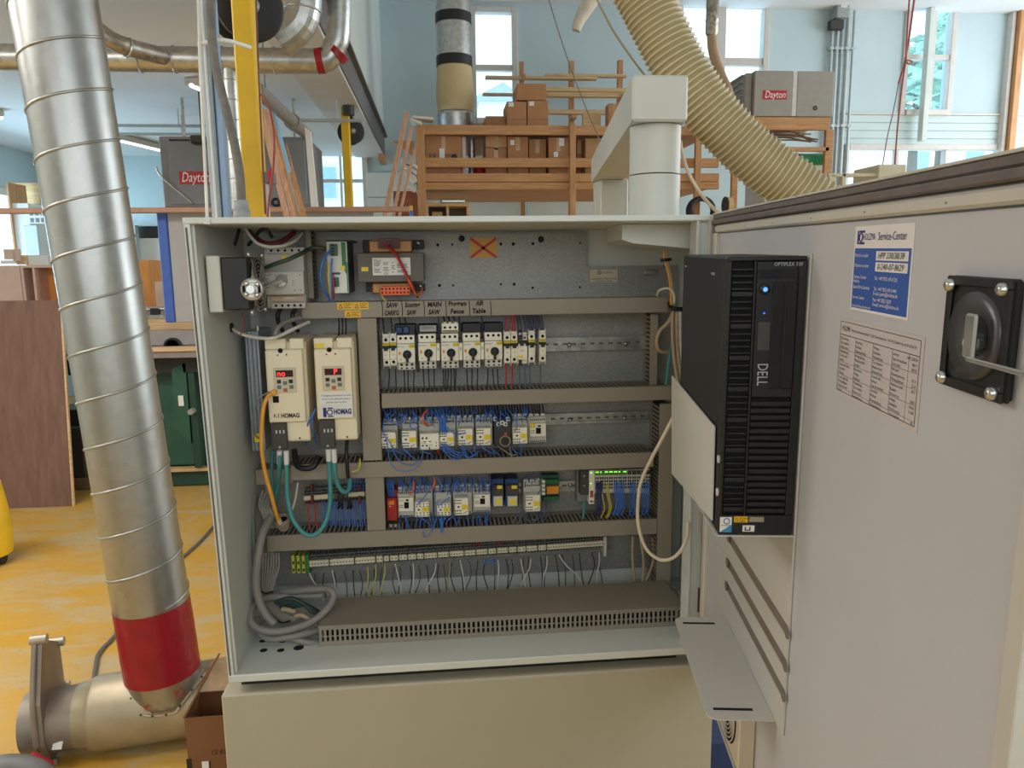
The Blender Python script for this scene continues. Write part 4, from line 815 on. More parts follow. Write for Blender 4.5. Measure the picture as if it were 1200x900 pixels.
c = UZ(18, 905, FLOOR+.06); t = thing('hand_tool', 'grey hand tool with a red lever at the bottom left corner', 'tool', (c.x, c.y, FLOOR))
MB().tube([c+Vector((-.12, -.02, -.01)), c+Vector((-.04, 0, .012)), c+Vector((.04, 0, .005)), c+Vector((.09, -.01, -.02))], .04, M('tool_grey', (110, 108, 106), .5, var=.15), n=14, rads=lambda q: .046-.012*q).build('tool_body', t)
MB().obox((c.x+.055, c.y+.04, c.z+.005), Vector((.8, 0, -.6)), EY, Vector((.6, 0, .8)), .035, .012, .009, m_red, .004).build('red_lever', t)
MB().cyl((c.x-.05, c.y, FLOOR), (c.x-.05, c.y, c.z), .035, m_black, n=14).build('tool_foot', t)
# ---- flexible hose at upper right
YH2 = 0.85
m_flex = M('flex_hose', (164, 146, 108), .5, var=.06); m_rib = M('flex_rib', (210, 194, 146), .45, var=.06)
cl = [(735, -40), (758, 4), (778, 44), (798, 82), (827, 124), (866, 167), (897, 194), (925, 214), (958, 240), (990, 275), (1020, 330)]
P = smooth([U(x, y, YH2-.012*i) for i, (x, y) in enumerate(cl)], 12)
Ls = [0]
for a_, b_ in zip(P, P[1:]): Ls.append(Ls[-1]+(b_-a_).length)
rh = .0875; n_r = int(Ls[-1]/.0178); mb = MB(); N = n_r*6; B_ = []; xprev = None; J = 32; F = []; 
def at(s):
    i = 0
    while i < len(Ls)-2 and Ls[i+1] < s: i += 1
    t_ = (s-Ls[i])/(Ls[i+1]-Ls[i]); return P[i].lerp(P[i+1], t_), (P[min(i+2, len(P)-1)]-P[max(i-1, 0)]).normalized()
mr = []
for i in range(N+1):
    p, d_ = at(Ls[-1]*i/N)
    if xprev is None: xprev, _ = basis(d_)
    xprev = (xprev-d_*xprev.dot(d_)).normalized(); y_ = d_.cross(xprev); k_ = i % 6; rad = rh-.008+(.008 if k_ == 0 else .0035 if k_ in (1, 5) else 0)
    for j in range(J): a_ = 2*math.pi*j/J; B_.append(p+xprev*(rad*math.cos(a_))+y_*(rad*math.sin(a_)))
mb.poly(B_, [(i*J+j, i*J+(j+1) % J, (i+1)*J+(j+1) % J, (i+1)*J+j) for i in range(N) for j in range(J) if i % 6 in (1, 2, 3, 4)], m_flex, True)
mb.poly(B_, [(i*J+j, i*J+(j+1) % J, (i+1)*J+(j+1) % J, (i+1)*J+j) for i in range(N) for j in range(J) if i % 6 in (0, 5)], m_rib, True)
tag(mb.build('flexible_hose', loc=P[0]), 'thick tan ribbed flexible dust hose curving down behind the open door', 'hose')
# ---- square cable channel over the cabinet
m_ch = M('channel_grey', (196, 194, 182), .45, var=.03, scale=6)
t = thing('cable_channel', 'grey square cable channel on a round column standing on the cabinet top', 'cable channel', U(766, 250, .22)); Yc = .17
def ux(x, y): return U(x, y, Yc)
F_ = [U(741.5, 89.5, Yc), U(804.5, 89, Yc), U(803, 141.5, Yc), U(740, 142, Yc)]
Yb = 1.75; Bk = [U(693, 187, Yb), None, None, U(694, 211, Yb)]; wd = (F_[1]-F_[0]).length
hB = Bk[0].z-Bk[3].z
zt_, zb_ = F_[0].z, F_[3].z; fx0 = (F_[0].x+F_[3].x)/2; fx1 = (F_[1].x+F_[2].x)/2; bx = Bk[0].x; by = Yb; bzt = Bk[0].z; bzb = bzt-(zt_-zb_)
ch = MB(); V = [(fx0, Yc, zb_), (fx1, Yc, zb_), (fx1, Yc, zt_), (fx0, Yc, zt_), (bx, Yb, bzb), (bx+wd, Yb, bzb), (bx+wd, Yb, bzt), (bx, Yb, bzt)]
ch.poly(V, [(3, 2, 6, 7), (0, 4, 5, 1), (0, 3, 7, 4), (1, 5, 6, 2), (4, 7, 6, 5)], m_ch); ch.build('channel_body', t)
MB().box(fx0-.002, fx1+.002, Yc-.012, Yc-.0005, zb_-.002, zt_+.002, m_ch, .006).build('end_cap', t)
cc = U(766, 200, Yc+.08); rc = (U(795, 200, Yc+.08).x-U(737, 200, Yc+.08).x)/2; zm = U(766, 203, Yc+.02).z
cx_ = cc.x; cy_ = Yc+.072
MB().cyl((cx_, cy_, 1.0235), (cx_, cy_, zm-.0015), rc, m_ch, n=40).build('lower_sleeve', t); MB().cyl((cx_, cy_, zm+.0015), (cx_, cy_, zb_-.001), rc*.985, m_ch, n=40).build('column', t)
MB().box(cx_-rc-.02, cx_+rc+.02, cy_-rc-.01, cy_+rc+.02, 1.0232, 1.0282, m_ch, .002).build('base_flange', t)
xw = wd*.95; MB().box(bx+.005, bx+.005+xw, Yb-.17, Yb-.02, bzb-.2, bzb-.001, m_ch, .006).build('rear_leg', t); MB().box(bx+.02, bx-.01+xw, Yb-.16, Yb-.03, FLOOR, bzb-.2, m_ch, .006).build('rear_post', t)
tag(MB().tube([U(797, 165, .28), U(800, 182, .3), U(808, 205, .3), U(822, 228, .28), U(838, 246, .2), U(848, 252, .12)], .0045, M('cable_beige', (206, 184, 154), .5), n=7).build('cable'), 'beige cable dropping from the cable channel to the door hinge', 'cable')
# ============================================================ CABINET
H = 1.023; D0 = .377
m_cab = M('cabinet_grey', (208, 210, 202), .42, var=.025, scale=5, bump=.04, bscale=240)
m_cabd = M('cabinet_rubber', (92, 90, 86), .7)
m_gask = M('gasket', (104, 94, 90), .6, var=.12, scale=30)
m_base = M('base_beige', (176, 168, 146), .45, var=.03, scale=4)
m_duct = M('duct_taupe', (148, 138, 122), .5, var=.03, scale=8)
m_plate = GALV('plate_zinc', (136, 134, 129), (158, 156, 150), .45, 260, .3)
m_rail = GALV('rail_zinc', (150, 150, 146), (190, 190, 186), .35, 60, .8)
m_hole = M('hole_black', (10, 10, 10), .9)
m_chrome = M('chrome', (205, 205, 202), .22, .9, var=.05)
xT, xBt = U(214.5, 256.5, 0).x, U(268, 797, 0).x
zL = U(268, 797, 0).z; xRi = 1.0725; xRo = 1.113; xRw = 1.19
cab = thing('control_cabinet', 'wide open light grey control cabinet with its door swung out to the right', 'electrical cabinet', (.55, .2, 0))
def xl(z): return xBt+(xT-xBt)*(z/H)
lw = MB()
lw.prism([(xT, 0, H), (xT+.012, 0, H), (xBt+.012, 0, 0), (xBt, 0, 0)], (0, .41, 0), m_cab)
lw.prism([(xT+.012, .012, H-.01), (xT+.017, .012, H-.01), (xBt+.017, .012, .01), (xBt+.012, .012, .01)], (0, .39, 0), m_cab)
lw.prism([(xT+.003, -.0015, H-.02), (xT+.0065, -.0015, H-.02), (xBt+.0065, -.0015, .005), (xBt+.003, -.0015, .005)], (0, .003, 0), m_cabd)
lw.build('left_wall', cab)
MB().box(xT-.001, xRo, -.003, .045, H-.013, H, m_cab, .002).box(xT-.001, xRw, .045, .41, H-.013, H, m_cab, .002).build('roof_panel', cab)
MB().box(xRi, xRi+.005, 0, .045, .004, H-.013, m_cab).box(xRi+.005, xRo, .012, .018, -.01, H-.013, m_cab).box(xRi+.005, xRw, .041, .045, -.01, H-.013, m_cab).box(xRw-.004, xRw, .045, .41, -.01, H-.013, m_cab).build('right_wall', cab)
fp = MB(); fp.box(xBt+.012, xRi, 0, .045, .002, .01, m_cab, 0).box(xBt+.012, xRw-.004, .045, .41, .002, .01, m_cab, 0).box(xBt, xRi+.006, -.003, .004, -.006, .012, m_cab, .002); fp.build('floor_panel', cab)
MB().box(xT+.01, xRw, .4, .41, .01, H-.013, m_cab).build('back_panel', cab)
MB().prism([(U(729, 259, .10).x, .10, H-.014), (U(819, 270, .10).x, .10, H-.014), (U(818, 292, .10).x, .10, U(816, 292, .10).z), (U(742, 285, .10).x, .10, U(742, 285, .10).z), (U(729, 281, .10).x, .10, U(729, 281, .10).z)], (0, .16, 0), m_cab).build('corner_gusset', cab)
for i, (px, py, r_) in enumerate(((308, 751, .0085), (331, 751, .009), (309, 762, .009), (329, 762, .009), (350, 759, .0125))):
    p = UZ(px, py, .0104); MB().disc(p, EZ, r_, m_hole, 18).build('knockout', cab)
# slot plate pieces / catch on the top rim
g = rect(239, 257, 247, 263, -.004); MB().box(g[0], g[1], -.008, -.0031, g[2], g[3], m_cab, .0012).build('catch', cab)
# lower cabinet base
bz = -.03; yb0 = -.012
base = thing("base_unit", 'closed beige grey base unit under the open cabinet', 'cabinet base', (.55, .2, FLOOR))
x0, x1 = U(259, 818, yb0).x, U(834, 880, yb0).x
MB().box(x0, x1, yb0, .42, FLOOR+.08, bz, m_base, .004).build('body', base)
MB().box(x0+.03, x1-.03, yb0+.04, .4, FLOOR, FLOOR+.08, m_black).build('plinth', base)
MB().box(.03, 1.06, .03, .39, bz, -.012, m_black).build('gap_seal', base)  # black block in the recess; its colour stands for the gap's shade
# mounting plate
t = thing('mounting_plate', 'bare zinc mounting plate filling the back of the cabinet', 'mounting plate', (.55, D0, .05))
zs_ = U(700, 312, D0).z; xs_ = U(687, 300, D0).x; ztp = U(500, 274, D0).z
pl = MB().box(.045, 1.155, D0, D0+.004, .055, zs_, m_plate).box(U(366, 300, D0).x, xs_, D0, D0+.004, zs_, ztp, m_plate); pl.build('plate', t)
hl = MB()
for x, y, r_ in ((513, 287, .004), (530, 286.5, .003), (515, 334.5, .0042), (531, 334.5, .003), (587, 286, .004), (601.5, 286, .0045), (624.5, 285.5, .004), (587, 333, .003), (602.5, 333, .004), (624.5, 337, .003), (680, 285, .003), (679.5, 336.5, .003), (624, 337.5, .003)): hl.disc(U(x, y, D0-.0012), -EY, r_, m_hole)
hl.build('drilled_holes', t)
for x, y in ((634, 280.5), (541, 279.5)): MB().lathe(U(x, y, D0), -EY, [(0, .0085), (.004, .007), (.005, .003)], m_black, n=12).build('screw', t)
# big cross sticker and small rating plate
g = rect(551, 279, 582, 302, D0-.001); st = MB().box(g[0], g[1], D0-.0016, D0-.0004, g[2], g[3], M('sticker_amber', (206, 150, 30), .4, var=.05)); mr_ = M('cross_red', (188, 52, 40), .5)
c = Vector(((g[0]+g[1])/2, D0-.0022, (g[2]+g[3])/2)); wx_, hz_ = (g[1]-g[0])/2, (g[3]-g[2])/2
for s_ in (-1, 1):
    d_ = Vector((wx_, 0, s_*hz_)); l_ = d_.length*.985; d_.normalize(); st.obox(c, d_, EY, d_.cross(EY), l_, .0003, .0034, mr_)
st.build('cross_sticker', t)
g = rect(690, 314.5, 725, 332, D0-.001); st = MB().box(g[0], g[1], D0-.0018, D0-.0004, g[2], g[3], M('plate_beige', (196, 184, 160), .5)); m_ink = M('ink_dark', (40, 38, 38), .6)
st.box(g[0]+.001, g[1]-.001, D0-.0022, D0-.0018, g[3]-.0022, g[3]-.001, m_ink).box(g[0]+.001, g[1]-.001, D0-.0022, D0-.0018, g[2]+.001, g[2]+.0022, m_ink).box(g[0]+.001, g[0]+.0022, D0-.0022, D0-.0018, g[2]+.001, g[3]-.001, m_ink).box(g[1]-.0022, g[1]-.001, D0-.0022, D0-.0018, g[2]+.001, g[3]-.001, m_ink)
st.ring(((g[0]+g[1])/2-.012, D0-.0025, g[3]-.011), -EY, .005, .0006, m_ink, n=16, k=4).text('UL', ((g[0]+g[1])/2-.012, D0-.0028, g[3]-.011), EX, EZ, .007, m_ink, 'CENTER').text('LISTED', ((g[0]+g[1])/2+.01, D0-.0028, g[3]-.011), EX, EZ, .0075, m_ink, 'CENTER').text('ENCLOSED INDUSTRIAL', ((g[0]+g[1])/2, D0-.0028, g[2]+.012), EX, EZ, .0065, m_ink, 'CENTER').text('CONTROL PANEL', ((g[0]+g[1])/2, D0-.0028, g[2]+.006), EX, EZ, .006, m_ink, 'CENTER')
st.build('rating_plate', t)
g = rect(764, 316, 770, 322, D0-.01); MB().box(g[0]-.02, g[1], D0-.012, D0-.001, g[2], g[3], m_galv, .002).build('earth_bracket', t)
# ---- slotted wiring ducts
def duct(label, q, Yf, axis, sides=(1, 1), ends=None, name='wiring_duct', pitch=.0118):
    x0, x1, z0, z1 = rect(*q, Yf); 
    if axis == 'x':
        xm = (q[0]+q[2])/2
    t = thing(name, label, 'wiring duct', ((x0+x1)/2, D0, (z0+z1)/2), 'slotted wiring ducts')
    MB().box(x0, x1, Yf, Yf+.007, z0, z1, m_duct, .0015).build('cover', t)
    s = MB(); yb = D0-.001
    if axis == 'x':
        s.box(x0, x1, yb-.003, yb, z0+.002, z1-.002, m_duct)
        n = int((x1-x0)/pitch)
        for side, z in ((0, z0+.003), (1, z1-.003)):
            if not sides[side]: s.box(x0, x1, Yf+.008, yb-.003, z-.001, z+.001, m_duct); continue
            s.box(x0, x1, yb-.022, yb-.003, z-.001, z+.001, m_duct)
            s.box(x0, x1, Yf+.0075, Yf+.0115, z-.001, z+.001, m_duct)
            for i in range(n): a = x0+pitch*i; s.box(a, a+pitch*.54, Yf+.0115, yb-.022, z-.001, z+.001, m_duct)
    else:
        s.box(x0+.002, x1-.002, yb-.003, yb, z0, z1, m_duct)
        n = int((z1-z0)/pitch)
        for side, x in ((0, x0+.003), (1, x1-.003)):
            if not sides[side]: s.box(x-.001, x+.001, Yf+.008, yb-.003, z0, z1, m_duct); continue
            s.box(x-.001, x+.001, yb-.022, yb-.003, z0, z1, m_duct); s.box(x-.001, x+.001, Yf+.0075, Yf+.0115, z0, z1, m_duct)
            for i in range(n): a = z0+pitch*i; s.box(x-.001, x+.001, Yf+.0115, yb-.022, a, a+pitch*.54, m_duct)
    s.build('slotted_sides', t); MB().box(x0+.006, x1-.006, Yf+.012, D0-.005, z0+.006, z1-.006, m_black).build('inner_wires', t); return t, (x0, x1, z0, z1)  # black core stands for packed wires and gives the slots their shade
def sloped(q4): return q4
dA, rA_ = duct('uppermost horizontal wiring duct carrying the handwritten circuit names', (353, 351.3, 783, 370), .272, 'x')
dB, rB_ = duct('horizontal wiring duct below the row of rotary breakers', (447, 456.5, 788, 473.5), .262, 'x')
dC, rC_ = duct('long horizontal wiring duct below the contactor row', (340, 537.5, 766, 555.5), .266, 'x')
dD, rD_ = duct('horizontal wiring duct directly above the long terminal row', (312, 618, 770, 636.5), .274, 'x')
duct('tall vertical wiring duct between the two drives and the breakers', (422, 373, 444.5, 540), .270, 'z')
duct('short vertical wiring duct left of the red relay', (429, 558, 451, 622), .276, 'z')
duct('vertical wiring duct at the right edge of the mounting plate', (771.5, 473, 788.5, 688), .272, 'z')
duct('upper vertical wiring duct beside the cable bundle at right', (762, 368, 771, 452), .30, 'z')
duct('narrow vertical wiring duct right of the main switch', (359, 262, 366, 350), .30, 'z')
g = rect(299, 550, 340, 568, .30); t = thing('wiring_duct', 'short wiring duct stub behind the green motor cables below the drives', 'wiring duct', (g[0], D0, g[2]), 'slotted wiring ducts'); MB().box(g[0], rC_[0]-.001, .30, .307, g[2], g[3], m_duct, .0015).build('cover', t); MB().box(g[0], rC_[0]-.001, .307, D0-.001, g[2]+.002, g[3]-.002, m_duct).build('slotted_sides', t)
# handwriting on the top duct
hw = MB(); yh = .2712
for x in (447.3, 470.5, 496.5, 522, 549.5, 574.5): a = U(x, 353, yh); b = U(x+1, 370.5, yh); hw.tube([a, (a.lerp(b, .5)+Vector((.001, 0, 0))), b], .0010, m_ink, n=4, k=2)
for x, y, s_, wd_ in ((459, 358, 'SAW', 15), (459, 367, "CARR'G", 18), (483, 357.5, 'Scoring', 19), (482, 366.5, 'SAW', 12), (509, 357, 'MAIN', 18), (508.5, 366, 'SAW', 15), (536, 356, 'Program', 23), (535.5, 365, 'Fence', 17), (562, 355.5, 'AIR', 10), (561, 364.5, 'Table', 17)):
    p = U(x, y, yh); hw.text(s_, p, EX, EZ, .0165, M('marker_black', (8, 8, 8), .8), 'CENTER', .15, wd_*.00198, .0006)
hw.build('handwriting', dA)
def sticker(par, q, Y, lines=3):
    g = rect(*q, Y); o = MB().box(g[0], g[1], Y-.0006, Y, g[2], g[3], M('sticker_yellow', (236, 182, 20), .4, var=.04)); h_ = g[3]-g[2]; w_ = g[1]-g[0]
    o.prism([(g[0]+w_*.08, Y-.0009, g[2]+h_*.15), (g[0]+w_*.36, Y-.0009, g[2]+h_*.15), (g[0]+w_*.22, Y-.0009, g[2]+h_*.85)], (0, .0002, 0), m_ink)
    o.prism([(g[0]+w_*.14, Y-.0013, g[2]+h_*.22), (g[0]+w_*.30, Y-.0013, g[2]+h_*.22), (g[0]+w_*.22, Y-.0013, g[2]+h_*.66)], (0, .0002, 0), MATS['sticker_yellow'])
    o.text('WARNING', (g[0]+w_*.42, Y-.001, g[2]+h_*.74), EX, EZ, h_*.3, m_ink, 'LEFT', 0, w_*.5)
    for i in range(2): o.box(g[0]+w_*.42, g[0]+w_*(.9-.1*i), Y-.0009, Y-.0007, g[2]+h_*(.22+.22*i), g[2]+h_*(.29+.22*i), m_ink)
    o.build('warning_sticker', par)
for q in ((395, 354.2, 413.5, 362.8), (414, 354, 432, 362.6), (404, 363.8, 423, 372.2)): sticker(dA, q, .2715)
# ---- DIN rails
def rail_(label, q, Y=.362):
    x0, x1, z0, z1 = rect(*q, Y); t = thing('din_rail', label, 'mounting rail', ((x0+x1)/2, D0, z0), 'mounting rails'); h = z1-z0
    MB().box(x0, x1, Y+.006, D0-.001, z0+h*.22, z1-h*.22, m_rail).box(x0, x1, Y, Y+.002, z0, z0+h*.24, m_rail).box(x0, x1, Y, Y+.002, z1-h*.24, z1, m_rail).box(x0, x1, Y, Y+.008, z0+h*.22, z0+h*.25, m_rail).box(x0, x1, Y, Y+.008, z1-h*.25, z1-h*.22, m_rail).build('rail_profile', t)
    s = MB(); n = int((x1-x0)/.025)
    for i in range(n): a = x0+.006+.025*i; s.box(a, a+.012, Y+.0045, Y+.006, (z0+z1)/2-.0025, (z0+z1)/2+.0025, m_cabd)
    s.build('slots', t); return t, (x0, x1, z0, z1)
r1, q1 = rail_('steel mounting rail behind the rotary breakers', (448, 397, 761, 412.5))
r2, q2 = rail_('steel mounting rail behind the upper contactor row', (448, 486.5, 760, 499))
r3, q3 = rail_('steel mounting rail behind the lower relay row', (454, 566, 762, 578))
r4, q4 = rail_('steel mounting rail behind the long bottom terminal row', (340, 643, 712, 655))
for par, q, pts in ((r1, q1, ((667, 404), (733.5, 403))), (r2, q2, ((668, 492), (732, 490))), (r3, q3, ((668, 568), (675, 568)))):
    for x, y in pts[:1 if par is r3 else 2]: p = U(x, y, .366); MB().lathe(p, -EY, [(0, .0065), (.003, .0055), (.0045, .002)], m_chrome, n=14).build('screw', par)
# ---- bottom perforated trunking
t = thing('trunking', 'big perforated taupe trunking lying on the cabinet floor', 'trunking', (.62, .18, .01))
P0, P1_ = UZ(375, 757, .0105), UZ(797, 734, .0105); yA = .108; yB_ = .262; zT_ = .064
xa = U(374, 750, yA).x; xb_ = 1.10; xc = U(395, 705, yB_).x
MB().prism([(xa, yA, zT_), (xb_, yA-.004, zT_), (xb_, yB_, zT_), (xc, yB_, zT_)], (0, 0, -.003), m_duct).build('cover', t)
s = MB(); z0 = .0105
s.box(xa, xb_, yA+.002, yA+.005, z0, z0+.012, m_duct).box(xa, xb_, yA+.002, yA+.005, zT_-.012, zT_-.0035, m_duct).box(xa, xb_, yB_-.006, yB_-.003, z0, zT_-.0035, m_duct).box(xa, xb_, yA+.006, yB_-.006, z0, z0+.002, m_duct)
n = int((xb_-xa)/.0118)
for i in range(n+1): a = xa+.0118*i; s.box(a, min(xb_, a+.0058), yA+.002, yA+.005, z0+.012, zT_-.012, m_duct)
s.box(xa, xb_, yA+.0025, yA+.0045, .0335, .0365, m_duct)
s.build('slotted_front', t); MB().box(xa+.004, xb_-.004, yA+.03, yA+.034, z0+.002, zT_-.004, m_black).build('inner_wires', t)  # thin black sheet makes the slotted front look dark inside
# ============================================================ DEVICES IN THE CABINET
m_cream = M('device_cream', (238, 232, 212), .45, var=.03, scale=20)
m_cream2 = M('device_grey', (206, 202, 188), .45, var=.03, scale=20)
m_vfd = M('drive_beige', (236, 222, 190), .45, var=.02, scale=10)
m_lab = M('label_yellow', (236, 208, 40), .45, var=.04)
m_or = M('label_orange', (226, 140, 40), .45)
m_dgrey = M('dark_grey_plastic', (64, 62, 58), .5, var=.06)
m_cu = M('copper_wind', (176, 124, 72), .4, .3)
YD_ = .302
# ---- rotary motor starters
def starter_proto(loc):
    t = thing('motor_starter', '', 'motor starter', loc, 'rotary motor starters')
    L = Vector(loc); B = lambda mb, *a, **k: mb.box(L.x+a[0], L.x+a[1], L.y+a[2], L.y+a[3], L.z+a[4], L.z+a[5], a[6], k.get('b', .0012))
    B(MB(), -.0232, .0225, .014, .059, -.045, .045, m_cream).build('body', t)
    tb = MB(); B(tb, -.0225, .022, .003, .0145, .0235, .045, m_cream)
    tb.build('top_terminal', t); sc = MB()
    for i in (-1, 0, 1): sc.lathe((L.x+i*.0135, L.y+.003, L.z+.037), -EY, [(0, .0037), (.0004, .0034)], m_hole, n=10)
    sc.build('screw_row', t)
    B(MB(), -.023, .0225, -.004, .014, -.0245, .0228, m_cream).build('front_panel', t)
    tb = MB(); B(tb, -.0205, .0215, .006, .0145, -.045, -.0255, m_cream2)
    for i in (-1, 0, 1): tb.disc((L.x+.0005+i*.0135, L.y+.0055, L.z-.0315), -EY, .0034, m_hole); tb.box(L.x-.002+i*.0135, L.x+.003+i*.0135, L.y+.005, L.y+.0058, L.z-.0425, L.z-.0388, m_hole)
    tb.build('lower_terminal', t)
    kn = MB().lathe((L.x+.0025, L.y-.004, L.z-.004), -EY, [(0, .0112), (.004, .0108), (.010, .0095), (.0105, .004)], m_black, n=24)
    kn.obox((L.x+.0025, L.y-.0105, L.z-.012), EX, EY, EZ, .0032, .006, .0118, m_black, .001); kn.build('rotary_knob', t)
    lb_ = MB(); lb_.box(L.x+.008, L.x+.0215, L.y-.0048, L.y-.0042, L.z+.0125, L.z+.0218, m_lab, 0); lb_.text('WARN', (L.x+.0148, L.y-.0052, L.z+.017), EX, EZ, .0048, m_ink, 'CENTER'); lb_.build('yellow_label', t)
    ic = MB(); ic.prism([(L.x-.0205, L.y-.0048, L.z), (L.x-.0165, L.y-.0048, L.z-.006), (L.x-.0125, L.y-.0048, L.z), (L.x-.0165, L.y-.0048, L.z+.0055)], (0, .0005, 0), m_or); ic.text('EATON', (L.x-.021, L.y-.0046, L.z+.016), EX, EZ, .005, m_dgrey); ic.disc((L.x-.0145, L.y-.0046, L.z-.017), -EY, .0015, m_hole, 8).build('front_print', t)
    return t
def yx(x, y, Y): return U(x, y, Y)
ST = [((476, 413.5), "rotary motor starter under the handwritten SAW CARR'G name", False), ((501, 412), 'rotary motor starter under the handwritten Scoring SAW name', True), ((527.5, 411.5), 'rotary motor starter topped by an extra terminal block under MAIN SAW', True), ((553, 410.7), 'rotary motor starter under the handwritten Program Fence name', True), ((578.5, 409.8), 'rightmost rotary motor starter under the handwritten AIR Table name', True)]
p0 = starter_proto(U(*ST[0][0], YD_)); p0['label'] = ST[0][1]; starters = [p0]
for c, lab, aux in ST[1:]: starters.append(dup(p0, U(*c, YD_), lab)); ORIG[starters[-1].name] = U(*c, YD_)
for (c, lab, aux), o in zip(ST, starters):
    if aux and o is not starters[-1]:
        L = U(*c, YD_); a = MB().box(L.x+.0232, L.x+.0315, L.y-.003, L.y+.059, L.z-.024, L.z+.021, m_cream, .001).box(L.x+.0232, L.x+.0315, L.y+.008, L.y+.059, L.z-.042, L.z+.03, m_dgrey, .001); a.box(L.x+.0255, L.x+.029, L.y-.0036, L.y-.003, L.z+.002, L.z+.010, M('tiny_green', (150, 180, 130), .5)); a.build('auxiliary_contact', o)
L = U(527.5, 384.5, YD_); o = starters[2]
tb = MB().box(L.x-.0215, L.x+.021, L.y-.002, L.y+.04, L.z-.011, L.z+.0125, m_cream, .0012)
for i in (-1, 0, 1): tb.disc((L.x+i*.0135, L.y-.0025, L.z+.002), -EY, .0033, m_hole); tb.box(L.x-.004+i*.0135, L.x+.004+i*.0135, L.y-.001, L.y+.006, L.z+.0125, L.z+.016, m_cream2)
tb.box(L.x-.02, L.x+.0195, L.y-.0028, L.y-.002, L.z-.0095, L.z-.005, M('groove_tan', (130, 120, 104), .6)); tb.build('extra_terminal', o)
# ---- circuit breakers
def mcb_proto(loc):
    t = thing('circuit_breaker', '', 'circuit breaker', loc, 'miniature circuit breakers'); L = Vector(loc)
    B = lambda mb, *a: mb.box(L.x+a[0], L.x+a[1], L.y+a[2], L.y+a[3], L.z+a[4], L.z+a[5], a[6], .0008)
    b = MB(); B(b, -.0086, .0086, .012, .059, -.042, .042, m_cream)
    for s in (-1, 1): B(b, s*.0086-.0012*(s > 0), s*.0086+.0012*(s < 0), .004, .012, .034, .047, m_cream); B(b, s*.0086-.0012*(s > 0), s*.0086+.0012*(s < 0), .004, .012, -.047, -.038, m_cream)
    b.build('body', t)
    x = MB(); B(x, -.0085, .0085, .002, .012, .0195, .034, m_cream); x.disc((L.x, L.y+.0014, L.z+.0275), -EY, .0042, m_hole, 12).build('top_terminal', t)
    x = MB(); B(x, -.0085, .0085, -.001, .012, .0125, .019, m_lab); x.text('WARN', (L.x, L.y-.0015, L.z+.0158), EX, EZ, .0045, m_ink, 'CENTER').build('yellow_label', t)
    x = MB(); B(x, -.0085, .0085, .001, .012, .0045, .0124, m_black); x.build('slot', t)
    x = MB(); B(x, -.0045, .0045, -.008, .001, .0, .006, m_black); B(x, -.0085, -.0048, -.004, .002, -.004, .0055, m_cream); x.build('toggle', t)
    x = MB(); B(x, -.0085, .0085, -.001, .012, -.0225, .0044, m_cream); x.text('C4', (L.x, L.y-.0014, L.z-.011), EX, EZ, .0055, m_dgrey, 'CENTER').build('front_panel', t)
    x = MB(); B(x, -.0085, .0085, .003, .012, -.038, -.023, m_cream); x.disc((L.x, L.y+.0025, L.z-.0305), -EY, .0042, m_hole, 12).build('lower_terminal', t); return t
MC = [((452.5, 411), 'leftmost miniature breaker in the top row, left of the rotary starters'), ((460.8, 410.5), 'second miniature breaker in the top row, touching the first rotary starter'), ((594.5, 408), 'miniature breaker with a red wire touching the rightmost rotary starter'), ((602.7, 407.7), 'second miniature breaker with a red wire right of the rotary starters'), ((623.2, 406.8), 'left breaker of the last pair at the right end of the top row'), ((636, 406.3), 'last miniature breaker at the right end of the top row')]
q0 = mcb_proto(U(*MC[0][0], YD_)); q0['label'] = MC[0][1]
for c, lab in MC[1:]: o = dup(q0, U(*c, YD_), lab); ORIG[o.name] = U(*c, YD_)
L = U(612.5, 408, YD_); t = thing('fuse_holder', 'two pole device with a black screw clip between the miniature breakers', 'fuse holder', L)
def LB(mb, L, a, m, b=.0008): return mb.box(L.x+a[0], L.x+a[1], L.y+a[2], L.y+a[3], L.z+a[4], L.z+a[5], m, b)
x = MB(); LB(x, L, (-.0135, .0125, .012, .059, -.042, .04), m_cream); x.build('body', t)
x = MB(); LB(x, L, (-.0130, -.001, -.001, .012, .022, .047), m_black); x.lathe((L.x-.007, L.y-.001, L.z+.038), -EY, [(0, .0045), (.002, .003)], m_chrome, n=10).build('screw_clip', t)
x = MB(); LB(x, L, (.001, .0122, .002, .012, .02, .034), m_cream2); x.disc((L.x+.006, L.y+.0014, L.z+.027), -EY, .003, m_hole).build('terminal', t)
x = MB(); LB(x, L, (-.0132, .0122, .001, .012, .006, .0195), m_black); x.build('slot', t); x = MB(); LB(x, L, (-.0115, -.0075, -.006, .001, .004, .012), m_paper); LB(x, L, (.003, .0072, -.006, .001, .004, .012), m_paper); x.build('toggle', t)
x = MB(); LB(x, L, (-.0132, .0122, -.002, .012, -.03, .0058), m_cream); x.text('16A', (L.x-.002, L.y-.0024, L.z-.006), EX, EZ, .007, M('print_olive', (130, 130, 80), .5), 'CENTER').build('front_panel', t)
x = MB(); LB(x, L, (-.0115, .001, -.0026, -.002, -.026, -.019), m_lab); x.build('yellow_label', t); x = MB(); LB(x, L, (-.0095, -.002, .004, .012, -.046, -.031), m_black); x.build('lower_clip', t)
